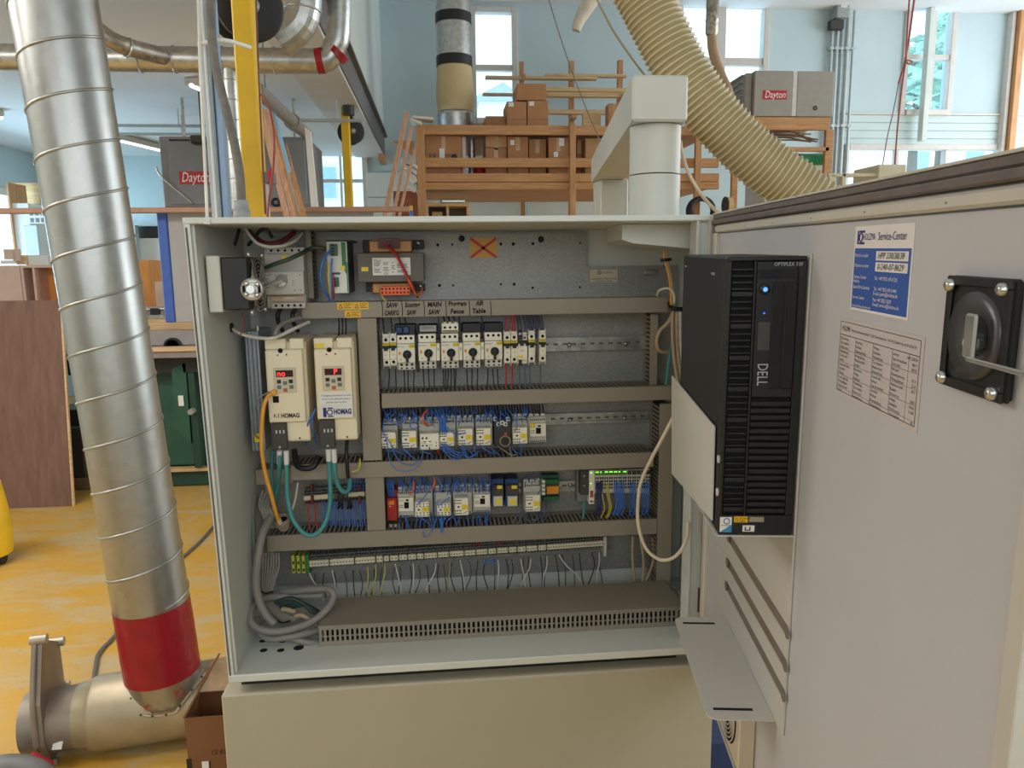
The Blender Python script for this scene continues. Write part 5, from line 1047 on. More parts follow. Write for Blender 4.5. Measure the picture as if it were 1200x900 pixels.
# black link boxes behind the starters
for q, lab in (((462, 380, 487, 392), 'black link box with blue wires behind the first rotary starter'), ((490, 380, 513, 391), 'black link box under the small white plate behind the second starter'), ((541.5, 378.5, 564, 389.5), 'black link box behind the fourth rotary starter'), ((567, 378, 589.5, 389), 'black link box behind the rightmost rotary starter')):
    g = rect(*q, .318); t = thing('link_box', lab, 'link box', ((g[0]+g[1])/2, .34, g[2]), 'black link boxes'); MB().box(g[0], g[1], .322, .361, g[2], g[3], m_black, .002).build('housing', t)
    if q[0] == 462:
        for k_ in (0, 1): MB().box(g[0]+.004+.018*k_, g[0]+.02+.018*k_, .314, .3215, g[2]+.003, g[3]-.006, M('blue_plug', (40, 62, 110), .5), .002).build('blue_plug', t)
    if q[0] == 490: h = rect(492, 381.5, 511, 388.5, .316); x = MB().box(h[0], h[1], .316, .3215, h[2], h[3], M('plate_silver', (170, 168, 160), .5)); [x.box(h[0]+.003, h[1]-.004*k_, .3155, .316, h[2]+.003+.004*k_, h[2]+.0045+.004*k_, m_dgrey) for k_ in (1, 2)]; x.build('marking_plate', t)
tag(MB().box(U(487.6, 400, .31).x, U(490.6, 400, .31).x, .31, .361, U(489, 436, .31).z, U(489, 392, .31).z, m_black, .001).build('spacer'), 'thin black spacer between the first two rotary starters', 'spacer')
# ---- contactors
def contactor(lab, base, front, kind, group='contactors'):
    """base = px box of the low body; front = px box of the raised front block"""
    Yb = .322; Yf = .282; g = rect(*base, Yb); t = thing('contactor', lab, 'contactor', ((g[0]+g[1])/2, .34, g[2]), group)
    w_ = g[1]-g[0]; h_ = g[3]-g[2]
    MB().box(g[0], g[1], Yb, .361, g[2], g[3], m_cream2, .0012).build('body', t)
    n_ = 8
    for zc in (g[3]-.0065, g[2]+.006):
        r_ = MB()
        r_.box(g[0]+.001, g[1]-.001, Yb-.004, Yb-.0002, zc-.0042, zc+.0042, m_cream2, .0006)
        for i in range(n_): xx_ = g[0]+.003+(w_-.006)*(i+.5)/n_; r_.box(xx_-.0015, xx_+.0015, Yb-.0046, Yb-.0041, zc-.003, zc+.001, m_hole)
        r_.build('terminal_row', t)
    m_ = MB()
    for i in range(3): xx_ = g[0]+w_*(i+.5)/3; m_.box(xx_-w_*.12, xx_+w_*.12, Yb+.006, Yb+.02, g[3], g[3]+.006, m_paper, .001)
    m_.build('wire_clamps', t)
    if front:
        f = rect(*front, Yf); fw, fh = f[1]-f[0], f[3]-f[2]
        MB().box(f[0], f[1], Yf, Yb-.0045, f[2], f[3], m_cream, .0015).build('auxiliary_block', t)
        x = MB()
        if kind == 'relay':
            for (u_, v_, rr) in ((.14, .72, .10), (.34, .72, .10), (.14, .26, .09), (.34, .26, .09), (.84, .42, .06), (.84, .22, .06)): x.disc((f[0]+fw*u_, Yf-.0006, f[2]+fh*v_), -EY, fw*rr*.55, m_hole, 12)
            for (u_, v_) in ((.24, .5), (.52, .5)): x.box(f[0]+fw*(u_-.06), f[0]+fw*(u_+.06), Yf-.0006, Yf-.0001, f[2]+fh*(v_-.02), f[2]+fh*(v_+.03), m_hole)
            x.text('10 100', (f[0]+fw*.18, Yf-.0008, f[2]+fh*.42), EX, EZ, .0045, m_dgrey, 'CENTER'); x.text('EMT', (f[0]+fw*.56, Yf-.0008, f[2]+fh*.28), EX, EZ, .005, m_dgrey, 'CENTER'); x.build('front_print', t)
        else:
            rows = (.88, .72, .28, .12); ncol = 4; xr = .5 if kind == 'half' else 1.0
            for v_ in rows:
                for i in range(ncol): u_ = xr*(i+.5)/ncol; x.box(f[0]+fw*u_-.0017, f[0]+fw*u_+.0017, Yf-.0006, Yf-.0001, f[2]+fh*v_-.0011, f[2]+fh*v_+.0014, m_hole)
            x.box(f[0]+fw*.2, f[0]+fw*.34, Yf-.0012, Yf-.0001, f[2]+fh*.46, f[2]+fh*.55, m_hole); x.build('terminal_slots', t)
            a, b_, c_, d_ = (.52, .97, .34, .62) if kind == 'half' else (.5, .95, .36, .66)
            x = MB().box(f[0]+fw*a, f[0]+fw*b_, Yf-.0014, Yf-.0002, f[2]+fh*c_, f[2]+fh*d_, m_lab, .0004); x.text('!', (f[0]+fw*(a+b_)/2, Yf-.0018, f[2]+fh*(c_+d_)/2), EX, EZ, .008, m_ink, 'CENTER').build('yellow_label', t)
            if kind == 'half': x = MB().tube([(f[0]+fw*.6, Yf-.001, f[2]+fh*.12), (f[0]+fw*.72, Yf-.001, f[2]+fh*.14), (f[0]+fw*.9, Yf-.001, f[2]+fh*.24)], .0007, m_ink, n=4, k=2); x.build('tick_mark', t)
    else:
        x = MB(); c = ((g[0]+g[1])/2, (g[2]+g[3])/2)
        x.box(g[0]+w_*.06, g[1]-w_*.04, Yb-.012, Yb-.0001, g[2]+h_*.26, g[3]-h_*.24, m_cream, .001).build('front_panel', t)
        x = MB().box(c[0]-w_*.10, c[0]+w_*.17, Yb-.0135, Yb-.0121, c[1]-h_*.12, c[1]+h_*.1, m_hole); x.box(c[0]+w_*.0, c[0]+w_*.17, Yb-.0133, Yb-.0121, c[1]+h_*.14, c[1]+h_*.2, m_hole).build('pusher', t)
        x = MB().text('DILM', (g[0]+w_*.22, Yb-.0125, c[1]+h_*.16), EX, EZ, .006, m_dgrey, 'CENTER'); [x.box(g[0]+w_*.1, g[0]+w_*.34, Yb-.0125, Yb-.0121, c[1]-h_*(.02+.07*k_), c[1]-h_*(.0+.07*k_), m_dgrey) for k_ in range(2)]; x.build('front_print', t)
        if kind == 'lab': MB().box(g[0]+w_*.05, g[0]+w_*.36, Yb-.0135, Yb-.0122, c[1]+h_*.12, c[1]+h_*.27, m_lab, .0004).build('yellow_label', t)
    return t
contactor('leftmost contactor of the upper contactor row beside the tall vertical duct', (449, 494, 466, 526), (446.5, 507, 464, 525.5), 'half')
contactor('second contactor from the left in the upper row', (472, 492, 489.5, 525), (471, 505, 488, 525), 'half')
contactor('overload relay block with round dials in the upper contactor row', (491, 492, 515.3, 527), (492.3, 508, 514.7, 527), 'relay')
contactor('contactor half hidden by a fan of blue wires in the upper row', (516, 490, 534, 522), (515.5, 506.5, 532.2, 523), 'half')
contactor('contactor right of the fan of blue wires in the upper row', (535, 490, 555.5, 521), (537, 502.5, 554, 522), 'half')
contactor('contactor left of the round coil in the upper row', (557.5, 489, 577, 520), (558.2, 501.8, 575.4, 522), 'half')
contactor('contactor right of the round coil in the upper row', (600, 488, 618.5, 518), (601.2, 501, 618.2, 520), 'half')
contactor('plain contactor with a yellow label at the right end of the upper row', (619, 488, 640, 518.5), None, 'lab')
contactor('contactor with exposed black pusher right of the red relay', (466, 574, 485.8, 606), None, 'plain')
contactor('contactor with low front block second from the red relay', (487, 573, 507, 603), (486.3, 588.5, 503, 606), 'full')
contactor('contactor with a yellow label behind a loop of blue wires in the lower row', (509, 572, 529, 604), (512, 590, 528, 605), 'full')
contactor('contactor left of the plain contactor in the lower row', (531, 571, 553, 602), (533, 584, 549, 604), 'half')
contactor('plain contactor with exposed pusher left of the two blue relay sockets', (554, 571, 574.8, 600), None, 'plain')
contactor('contactor with big yellow label right of the blue relay sockets', (613.5, 565, 634, 597), (616, 580.5, 633, 599.5), 'half')
# coil device
g = rect(579, 489, 599, 524, .31); t = thing('suppressor', 'black terminal device carrying a ring shaped coil in the upper row', 'terminal device', ((g[0]+g[1])/2, .34, g[2]))
MB().box(g[0], g[1], .31, .361, g[2], g[3], m_dgrey, .0015).build('body', t)
for i, (x, y) in enumerate(((580.5, 491), (584, 497), (588.5, 495.5), (592.5, 497), (595.5, 491))):
    p = U(x, y, .30); MB().box(p.x-.0048, p.x+.0048, .298, .3095, p.z-.0055, p.z+.0055, m_cream, .001).disc((p.x, .2975, p.z), -EY, .0026, m_hole, 10).build('screw_terminal', t)
p = U(592, 517, .29); x = MB().ring(p, -EY, .0135, .0022, M('coil_tan', (150, 136, 116), .5), n=26); x.build('coil_ring', t); x = MB()
for k_ in range(3): x.ring(p+Vector((0, .002, 0)), -EY, .004+.003*k_, .0012, m_dgrey, n=18)
x.build('coil_winding', t); q = U(592.5, 508.5, .287); MB().lathe(q, -EY, [(0, .0045), (.003, .004), (.004, .002)], M('red_plug', (222, 84, 60), .4), n=12).build('red_lead_end', t)
# red relay
g = rect(453.5, 584, 465.2, 610, .30); t = thing('safety_relay', 'narrow red relay at the left end of the lower row', 'relay', ((g[0]+g[1])/2, .33, g[2])); m_rr = M('relay_red', (172, 30, 36), .45, var=.05)
MB().box(g[0], g[1], .30, .361, g[2], g[3], m_rr, .0012).build('body', t); h = rect(454, 574, 465, 584, .315); MB().box(h[0], h[1], .318, .361, g[3], h[3], m_rr, .001).build('terminal_head', t)
h = rect(455, 587, 462, 591.5, .299); MB().box(h[0], h[1], .2988, .2998, h[2], h[3], m_or).build('orange_label', t); p = U(457, 593.5, .2995); MB().disc(p, -EY, .0018, M('led_white', (240, 240, 240), .3), 10).build('indicator', t)
x = MB(); [x.box(g[0]+.002, g[1]-.002, .2995, .2999, g[2]+.006+.005*k_, g[2]+.0066+.005*k_, m_dgrey) for k_ in range(4)]; x.build('vent_lines', t)
for k_, px in enumerate((458, 463.5)): p = U(px, 617, .315); MB().box(p.x-.0045, p.x+.0045, .315, .325, p.z-.005, p.z+.005, m_cream2, .001).build('foot_clip', t)
# blue relay sockets
for q, lab in (((575.8, 561, 590.5, 593), 'blue relay socket, left of the pair in the lower row'), ((592, 561, 607.8, 593), 'blue relay socket, right of the pair in the lower row')):
    g = rect(*q, .312); t = thing('relay_socket', lab, 'relay', ((g[0]+g[1])/2, .34, g[2]), 'blue relay sockets'); m_bl = M('socket_blue', (34, 66, 110), .45, var=.06)
    MB().box(g[0], g[1], .312, .361, g[2], g[3], m_bl, .0012).build('socket', t); w_ = g[1]-g[0]; h_ = g[3]-g[2]
    MB().box(g[0]+.002, g[1]-.002, .300, .3118, g[2]+h_*.44, g[2]+h_*.82, m_dgrey, .001).build('relay_cover', t)
    x = MB().box(g[0]+w_*.14, g[0]+w_*.86, .296, .3118, g[2]+h_*.06, g[2]+h_*.42, m_cream2, .001); x.build('timer_front', t)
    MB().box(g[0]+w_*.35, g[0]+w_*.75, .2952, .2959, g[2]+h_*.12, g[2]+h_*.32, m_lab).build('yellow_label', t); MB().box(g[0]+w_*.45, g[0]+w_*.85, .2992, .2999, g[2]+h_*.68, g[2]+h_*.8, m_lab).build('upper_label', t)
# green board
g = rect(635, 558, 656, 588, .325); t = thing('circuit_board', 'small green terminal board at the right end of the lower relay row', 'circuit board', ((g[0]+g[1])/2, .34, g[2])); m_pcb = M('board_green', (34, 92, 62), .5, var=.1)
MB().box(g[0], g[1], .335, .361, g[2], g[3], m_pcb, .001).build('carrier', t)
for q in ((637, 562, 655, 567), (637, 582, 655, 587)): h = rect(*q, .32); MB().box(h[0], h[1], .32, .3348, h[2], h[3], m_pcb, .001).build('terminal_strip', t)
x = rect(641, 570, 655, 579, .322); MB().box(x[0], x[1], .322, .3348, x[2], x[3], m_or, .001).build('relay_yellow', t); x = rect(635, 562, 639, 581, .318); mb = MB()
for k_ in range(4): z_ = x[2]+(x[3]-x[2])*(k_+.15)/4; mb.box(x[0], x[1], .318, .3348, z_, z_+(x[3]-x[2])*.17, m_cream, .0008)
mb.build('clamp_column', t)
# ---- input/output modules with green lights
m_led = EM('led_green', (120, 255, 60), 3.2)
x = rect(678, 550, 689, 591, .305); t = thing('bus_plug', 'dark round screw plug with grey mounting plate left of the lit modules', 'plug', ((x[0]+x[1])/2, .34, x[2]))
MB().box(x[0], x[1], .33, .361, x[2], x[3], m_grey, .001).build('side_plate', t); y_ = rect(680, 551, 690, 580, .30); MB().box(y_[0], y_[1], .30, .3295, y_[2], y_[3], m_dgrey, .002).build('plug_body', t)
for yy in (557.5, 569): p = U(684.5, yy, .2998); MB().lathe(p, -EY, [(0, .0035), (.002, .0025)], m_chrome, n=12).build('screw', t)
def module(px0, px1, lab, leds, head=False):
    y0 = 551.5-.02*(px0-690); g = rect(px0+.15, y0, px1-.15, 591 if head else 578, .30); t = thing('io_module', lab, 'control module', ((g[0]+g[1])/2, .34, g[2]), 'lit control modules')
    MB().box(g[0], g[1], .302, .361, g[2], g[3], m_cream2 if not head else m_cream, .0008).build('housing', t); w_ = g[1]-g[0]; x = MB()
    if head:
        x.box(g[0]+w_*.2, g[1]-w_*.2, .3012, .3018, g[2]+(g[3]-g[2])*.2, g[2]+(g[3]-g[2])*.4, M('print_red', (170, 80, 66), .5)).box(g[0]+w_*.2, g[1]-w_*.2, .3012, .3018, g[2]+(g[3]-g[2])*.06, g[2]+(g[3]-g[2])*.1, m_ink); x.build('print', t)
        for v_ in (.93, .62): MB().disc((g[0]+w_*.35, .3012, g[2]+(g[3]-g[2])*v_), -EY, .0016, m_led, 10).build('lamp', t)
        return
    h_ = g[3]-g[2]
    x.box(g[0]+.0006, g[1]-.0006, .3008, .3018, g[3]-.014, g[3]-.002, m_dgrey if not leds else M('window_green', (90, 130, 50), .4)); x.build('lamp_window', t)
    if leds:
        x = MB()
        for k_ in range(leds): x.disc((g[0]+w_*(.3+.4*(k_ % 2)), .3004, g[3]-.005-.005*(k_//2)), -EY, .0017, m_led, 8)
        x.build('lamp', t)
    x = MB()
    for k_ in range(4):
        for j in (0, 1): z_ = g[3]-.022-.009*k_; x.box(g[0]+w_*(.12+.45*j), g[0]+w_*(.43+.45*j), .3012, .3018, z_-.003, z_+.003, m_hole)
    x.build('clamp_holes', t)
module(690.2, 697, 'pale head module with printed red panel at the left end of the lit modules', 0, True)
LM = [2, 1, 2, 2, 2, 1, 2, 0, 0, 0, 0, 0]
for i in range(12): module(697+5.42*i, 697+5.42*(i+1), ['first', 'second', 'third', 'fourth', 'fifth', 'sixth', 'seventh', 'eighth', 'ninth', 'tenth', 'eleventh', 'last'][i]+' slim module right of the pale head module'+(' with green lights' if LM[i] else ' with lights off'), LM[i])
# ---- terminal rows
def terminal_row(pa, pb, n, lab, group, htop, hbot, Y=.328):
    A_, B_ = U(*pa, Y), U(*pb, Y); p = (B_.x-A_.x)/n; first = None; m_t = M('terminal_grey', (120, 118, 112), .5, var=.05)
    for i in range(n):
        c = A_.lerp(B_, (i+.5)/n)
        if first is None:
            mb = MB(); w_ = p*.42; mb.box(c.x-w_, c.x+w_, Y+.008, .361, c.z-hbot, c.z+htop, m_t, .0006)
            for dz in (htop-.006, htop-.015, -hbot+.006): mb.box(c.x-w_*.7, c.x+w_*.7, Y+.0072, Y+.0079, c.z+dz-.0028, c.z+dz+.0028, m_hole)
            first = tag(mb.build('terminal_block', loc=c), lab, 'terminal', group)
        else: dup(first, c)
    return A_, B_
A_, B_ = terminal_row((360, 662), (708, 637.5), 98, 'slim grey terminal in the long bottom terminal row', 'terminals of the long bottom row', .024, .014)
d_ = (B_-A_).normalized(); t = thing('marker_strip', 'long cream marker strip along the bottom terminal row', 'marker strip', A_); n_ = d_.cross(EY)
sg = [0, .072, .155, .225, .25, .27, .30, .33, .36, .385, .43, .47, .52, .56, .6, .63, .67, .70, .73, .77, .8, 1.0]
for a, b in zip(sg, sg[1:]):
    P_, Q_ = A_.lerp(B_, a+.002), A_.lerp(B_, b-.002); x = MB().obox((P_+Q_)/2+Vector((0, .003, .002)), d_, EY, n_, (Q_-P_).length/2, .004, .0085 if a < .25 else .0072, M('marker_cream', (226, 214, 184), .5, var=.04), .0008)
    k_ = int((Q_-P_).length/.0072)
    for i in range(k_): c = P_.lerp(Q_, (i+.5)/k_); x.obox(c+Vector((0, -.0014, .002)), d_, EY, n_, .0016, .0002, .0016, m_dgrey)
    x.build('marker', t)
for k_, px in enumerate((344.7, 350.8, 356.8)):
    c = U(px, 662, .325); t = thing('earth_terminal', ['leftmost', 'middle', 'right'][k_]+' green and yellow earth terminal at the left end of the bottom row', 'terminal', c, 'earth terminals'); m_ey, m_eg = M('earth_yellow', (226, 200, 80), .45), M('earth_green', (70, 140, 70), .45)
    MB().box(c.x-.0062, c.x+.001, .325, .361, c.z-.024, c.z+.026, m_ey, .001).build('yellow_half', t); MB().box(c.x+.0012, c.x+.006, .327, .361, c.z-.022, c.z+.024, m_eg, .001).build('green_half', t); x = MB()
    for dz in (.006, -.014): x.box(c.x-.004, c.x+.0, .3244, .3249, c.z+dz-.004, c.z+dz+.004, m_hole)
    x.build('screw_holes', t)
g = rect(359.5, 650, 362, 676, .322); tag(MB().box(g[0], g[1], .322, .361, g[2], g[3], M('earth_green', (70, 140, 70), .45), .001).build('end_plate'), 'green end plate beside the earth terminals', 'plate')
g = rect(707.5, 629, 711, 652, .322); tag(MB().box(g[0], g[1], .322, .361, g[2], g[3], m_cream2, .001).build('end_stop'), 'pale end stop at the right end of the bottom terminal row', 'end stop')
A_, B_ = terminal_row((356, 584), (429, 578.5), 22, 'slim terminal in the short row below the right-hand drive', 'terminals of the short row', .022, .02)
t = thing('marker_strip', 'short cream marker strip on the terminal row below the drives', 'marker strip', A_); d_ = (B_-A_).normalized(); n_ = d_.cross(EY)
for a, b in ((.0, .42), (.66, .98)): P_, Q_ = A_.lerp(B_, a), A_.lerp(B_, b); MB().obox((P_+Q_)/2+Vector((0, .003, 0)), d_, EY, n_, (Q_-P_).length/2, .004, .006, MATS['marker_cream'], .0008).build('marker', t)
for k_, px in enumerate((365.5, 421)):
    p = U(px, 578, .32); t = thing('red_bridge', ['left', 'right'][k_]+' dark red jumper plug in the short terminal row', 'jumper', p); MB().box(p.x-.0035, p.x+.0035, .318, .327, p.z-.03, p.z-.008, M('jumper_red', (110, 26, 26), .5), .001).build('lower_plug', t); MB().box(p.x-.0035, p.x+.0035, .318, .327, p.z+.008, p.z+.024, MATS['jumper_red'], .001).build('upper_plug', t)
# ---- two frequency drives
m_disp = M('display_dark', (60, 14, 16), .2); m_seg = EM('segments_red', (255, 50, 50), 2.5)
def drive(lab, px0, px1, ytop, yb, y2, label2, disp):
    Yf = .195; g = rect(px0, ytop, px1, yb, Yf); w_ = g[1]-g[0]; h_ = g[3]-g[2]; zb = U((px0+px1)/2, y2, Yf+.01).z
    t = thing('frequency_drive', lab, 'frequency drive', ((g[0]+g[1])/2, .3, zb), 'frequency drives')
    MB().box(g[0]+.002, g[1]+.006, Yf+.016, D0-.004, zb-.003, g[3]+.004, m_vfd, .003).build('housing', t)
    MB().box(g[0], g[1], Yf, Yf+.0155, g[2], g[3]-.014, m_vfd, .0025).build('front_cover', t)
    for a, b in ((0, .56), (.66, 1.0)) if not label2 else ((0, .52), (.62, 1)): MB().box(g[0]+w_*a, g[0]+w_*b+.004*(b == 1), Yf+.004, D0-.03, g[3]-.0135, g[3]+.012, m_vfd, .002).build('top_rib', t)
    MB().box(g[0]+.0, g[1]+.006, Yf+.012, Yf+.022, zb, g[2]-.001, m_vfd, .002).build('lower_cover', t)
    x = MB().disc((g[0]+w_*.42, Yf-.0004, g[3]-.016), -EY, .006, m_hole, 14); x.box(g[0]+w_*.32, g[0]+w_*.36, Yf-.0006, Yf-.0001, g[3]-.028, g[3]-.025, m_hole).box(g[0]+w_*.56, g[0]+w_*.6, Yf-.0006, Yf-.0001, g[3]-.028, g[3]-.024, m_hole).build('latch', t)
    kx0, kx1 = g[0]+w_*.2, g[0]+w_*.8; kz1, kz0 = g[3]-h_*.3, g[3]-h_*.62
    pd = MB().box(kx0, kx1, Yf-.0025, Yf-.0002, kz0, kz1, M('keypad_beige', (206, 194, 164), .5), .0015).build('keypad', t)
    dx0, dx1 = g[0]+w_*.27, g[0]+w_*.73; dz1, dz0 = kz1-h_*.03, kz1-h_*.115
    x = MB().box(dx0, dx1, Yf-.0034, Yf-.0026, dz0, dz1, m_disp); x.build('display', pd, local=False)
    MB().text(disp, (dx0+(dx1-dx0)*(.06 if disp == 'no' else .52), Yf-.0038, (dz0+dz1)/2), EX, EZ, .019, m_seg).build('digits', pd, local=False)
    for (u_, v_, m) in ((.34, .54, m_black), (.34, .76, M('key_green', (96, 118, 104), .5)), (.5, .6, MATS['key_green']), (.66, .54, m_black), (.67, .76, MATS['key_green']), (.5, .88, M('key_red', (176, 92, 72), .5))):
        z_ = kz1-(kz1-kz0)*v_; MB().box(g[0]+w_*u_-w_*.055, g[0]+w_*u_+w_*.055, Yf-.004, Yf-.0026, z_-.0045, z_+.0045, m, .0006).build('key', pd, local=False)
    sx, sz = g[0]+w_*.22, g[3]-h_*.7; MB().box(sx-.007, sx+.007, Yf-.0008, Yf-.0001, sz-.008, sz+.008, m_hole).build('port', t)
    nz = g[2]+h_*.095
    if label2:
        MB().box(g[0]+w_*.1, g[1]-.001, Yf-.0012, Yf-.0002, g[2]+h_*.19, g[2]+h_*.35, m_paper).build('notice', t)
        x = MB(); cx = (g[0]+g[1])/2+.004
        for k_, s_ in enumerate(('Changing parameters on this', 'drive is not allowed, please', 'contact service first')): x.text(s_, (cx, Yf-.0018, g[2]+h_*(.315-.045*k_)), EX, EZ, .0062, m_ink, 'CENTER')
        x.build('notice_print', t); MB().box(g[0]+w_*.1, g[1]-.001, Yf-.0012, Yf-.0002, g[2]+h_*.02, g[2]+h_*.185, M('label_pale', (226, 222, 214), .5)).build('name_label', t)
        x = MB(); navy = M('logo_navy', (34, 34, 110), .5); lx = g[0]+w_*.17; x.box(lx, lx+.008, Yf-.0018, Yf-.0013, nz-.012, nz+.011, navy).box(lx+.011, lx+.024, Yf-.0018, Yf-.0013, nz+.008, nz+.011, navy).box(lx+.011, lx+.024, Yf-.0018, Yf-.0013, nz-.012, nz-.009, navy)
        x.ring((lx+.016, Yf-.002, nz-.0005), -EY, .0062, .0013, navy, n=18, k=4); x.text('HOMAG', (lx+.0255, Yf-.0022, nz), EX, EZ, .0175, navy, 'LEFT', 0, g[1]-.005-lx-.0255, .0008); x.build('logo', t)
        q = rect(px0+1, ytop-1.5, px0+12, ytop+4.5, Yf); MB().box(g[0]+.003, g[0]+.024, Yf+.0015, Yf+.0036, g[3]-.0105, g[3]-.001, m_lab).build('yellow_label', t)
    else:
        x = MB(); x.text('K', (g[0]+w_*.13, Yf-.0006, nz-.002), EX, EZ, .014, m_ink).box(g[0]+w_*.255, g[0]+w_*.275, Yf-.0008, Yf-.0002, nz-.006, nz+.004, m_ink); x.text('HOMAG', (g[0]+w_*.33, Yf-.0006, nz-.002), EX, EZ, .0150, m_ink, 'LEFT', 0, w_*.5, .0006); x.build('logo', t)
    MB().box(g[0]+w_*.02, g[0]+w_*.46, Yf+.0, Yf+.0119, zb-.018, g[2]-.002, m_dgrey, .002).build('cable_clamp', t)
    x = MB(); [x.box(g[0]+w_*(.16+.1*k_), g[0]+w_*(.2+.1*k_), Yf-.0008, Yf-.0001, zb+.022, zb+.03, m_cream2) for k_ in range(3)]; x.build('clamp_print', t)
    p = ((g[0]+w_*.25), Yf, zb-.012); MB().lathe(p, -EY, [(0, .004), (.002, .003)], m_chrome, n=12).build('clamp_screw', t); MB().disc((g[0]+w_*.78, Yf+.0116, zb+.006), -EY, .0025, m_hole, 8).build('cover_hole', t)
    return t
drive('left frequency drive showing no on its red display', 312.5, 356, 403, 495, 517, False, 'no')
drive('right frequency drive with white notice and blue logo label', 369.5, 412.5, 402, 491, 515.5, True, 'P')
# line filter at the side of the drives
g = rect(291, 388, 307, 528, .24); t = thing('line_filter', 'tall finned aluminium filter left of the left-hand drive', 'line filter', ((g[0]+g[1])/2, .3, g[2]))
MB().box(g[0], g[1], .24, D0-.002, g[2], g[3], m_alu, .001).build('filter_body', t)
for k_ in range(3): x_ = g[0]+(g[1]-g[0])*(.15+.3*k_); MB().box(x_, x_+.003, .228, .2395, g[2], g[3], m_alu, .001).build('fin', t)
p = U(301, 388, .236); MB().cyl(p+Vector((0, .01, 0)), p+Vector((0, .01, .012)), .005, m_chrome, n=10).build('terminal_stud', t); h = rect(298, 508, 306, 518, .226); MB().box(h[0], h[1], .2255, .2278, h[2], h[3], m_lab).build('yellow_label', t)
# ---- main switch
Ym = .235; t = thing('main_switch', 'beige main circuit breaker with rotary handle at the upper left of the cabinet', 'main breaker', U(335, 345, .3)); m_ms = M('switch_beige', (196, 192, 182), .45, var=.03)
g = rect(311, 291, 357, 361, .262); MB().box(g[0], g[1], .262, D0-.004, g[2], g[3], m_ms, .002).build('housing', t)
g = rect(307.5, 318, 356, 345.5, Ym); MB().box(g[0], g[1], Ym, .2615, g[2], g[3], m_ms, .002).build('handle_housing', t)
c = U(330, 328.5, Ym-.0005); x = MB().lathe(c, -EY, [(0, .0145), (.003, .0140), (.0032, .0100)], M('dial_grey', (150, 146, 138), .5), n=28); x.build('dial', t)
MB().tube([U(327, 334.5, Ym-.012), U(332, 333, Ym-.014), U(334, 334, Ym-.014)], .006, m_paper, n=8).build('rotary_handle', t)
x = MB()
for px, py in ((311, 322.5), (314, 322.5), (317, 322), (323, 322), (351.5, 322), (352.5, 340), (345.5, 340.5), (336, 322.5)): x.disc(U(px, py, Ym-.0006), -EY, .0014, m_hole, 8)
for k_ in range(5): a = U(309.5, 327+2.6*k_, Ym-.0006); x.box(a.x, a.x+.011-.002*(k_ % 2), Ym-.0007, Ym-.0002, a.z, a.z+.0012, m_dgrey)
for k_ in range(3): a = U(342.5, 329+2.8*k_, Ym-.0006); x.box(a.x, a.x+.004, Ym-.0007, Ym-.0002, a.z, a.z+.0014, m_dgrey)
x.build('front_print', t)
for q in ((311.5, 290, 356.5, 297), (318, 354.5, 358, 361.5)):
    g = rect(*q, .25); x = MB().box(g[0], g[1], .25, .2615, g[2], g[3], m_ms, .001)
    for k_ in range(5): x.disc((g[0]+(g[1]-g[0])*(.14+.18*k_), .2494, (g[2]+g[3])/2), -EY, .0032, m_hole, 10)
    x.build('terminal_bar', t)
h = rect(329.5, 299, 337, 303, .2612); MB().box(h[0], h[1], .2606, .2616, h[2], h[3], m_lab).build('yellow_label', t); h = rect(317.5, 346.5, 356, 353.5, .255); x = MB().box(h[0], h[1], .255, .2615, h[2], h[3], M('print_tan', (190, 166, 142), .5)); x.box(h[0]+.03, h[0]+.06, .2542, .255, h[2]+.006, h[3]-.004, m_cream2).build('lower_plate', t)
# handle shaft coupling disc
Ys = .03; c = U(295, 339, Ys); t = thing('shaft_coupling', 'round silver shaft coupling in front of the fan and main switch', 'coupling', c)
x = MB().lathe(c, EY, [(0, .0135), (-.002, .0228), (.002, .024), (.006, .024)], M('coupling_metal', (190, 186, 178), .35, .55, var=.06), n=36); x.build('disc', t); x = MB()
for a in (40, 130, 220, 310): p = c+Vector((.016*math.cos(R(a)), -.001, .016*math.sin(R(a)))); x.lathe(p, -EY, [(0, .006), (.004, .005), (.0045, .001)], m_chrome, n=12)
x.build('disc_screws', t); x = MB(); [x.obox(c+Vector((.016*math.cos(R(a)), -.0012, .016*math.sin(R(a)))), Vector((math.cos(R(a)), 0, math.sin(R(a)))), EY, Vector((-math.sin(R(a)), 0, math.cos(R(a)))), .003, .0006, .008, m_hole) for a in (0, 180)]; x.build('disc_slots', t)
MB().cyl(c+Vector((0, -.012, 0)), c+Vector((0, .004, 0)), .0085, m_chrome, n=18).cyl(c+Vector((0, .006, 0)), U(330, 328.5, .222), .0055, m_chrome, n=12).build('shaft', t)
# ---- filter fan on the left wall
wx = lambda z: xl(z)+.0175
q = (241, 301, 283, 364); a0 = UX(241, 335, xl(.8)+.017); y0f = .055
zt_f, zb_f = UX(241, 300, xl(.85)+.018).z, UX(246, 366, xl(.75)+.018).z
c0 = U(262, 333, .17)
t = thing('filter_fan', 'square black filter fan mounted on the left inner wall of the cabinet', 'fan', (xl(.8), .2, zb_f))
ya, yb_ = a0.y, a0.y+.145; xw0 = xl(.82)+.021
MB().box(xw0, xw0+.028, ya, yb_+.01, zb_f, zt_f, m_cream2, .002).build('mounting_frame', t)
MB().box(xw0+.0285, xw0+.085, ya+.004, yb_, zb_f+.004, zt_f-.003, m_black, .003).build('fan_housing', t)
fc = Vector((xw0+.0865, (ya+yb_)/2, (zb_f+zt_f)/2)); x = MB().disc(fc-Vector((.001, 0, 0)), EX, .055, m_hole, 28); x.build('fan_opening', t)
gr = MB(); rF = min(yb_-ya, zt_f-zb_f)/2-.006
for k_ in range(7): gr.ring(fc+Vector((.004, 0, 0)), EX, .012+.0085*k_, .0011, m_chrome, n=26, k=5)
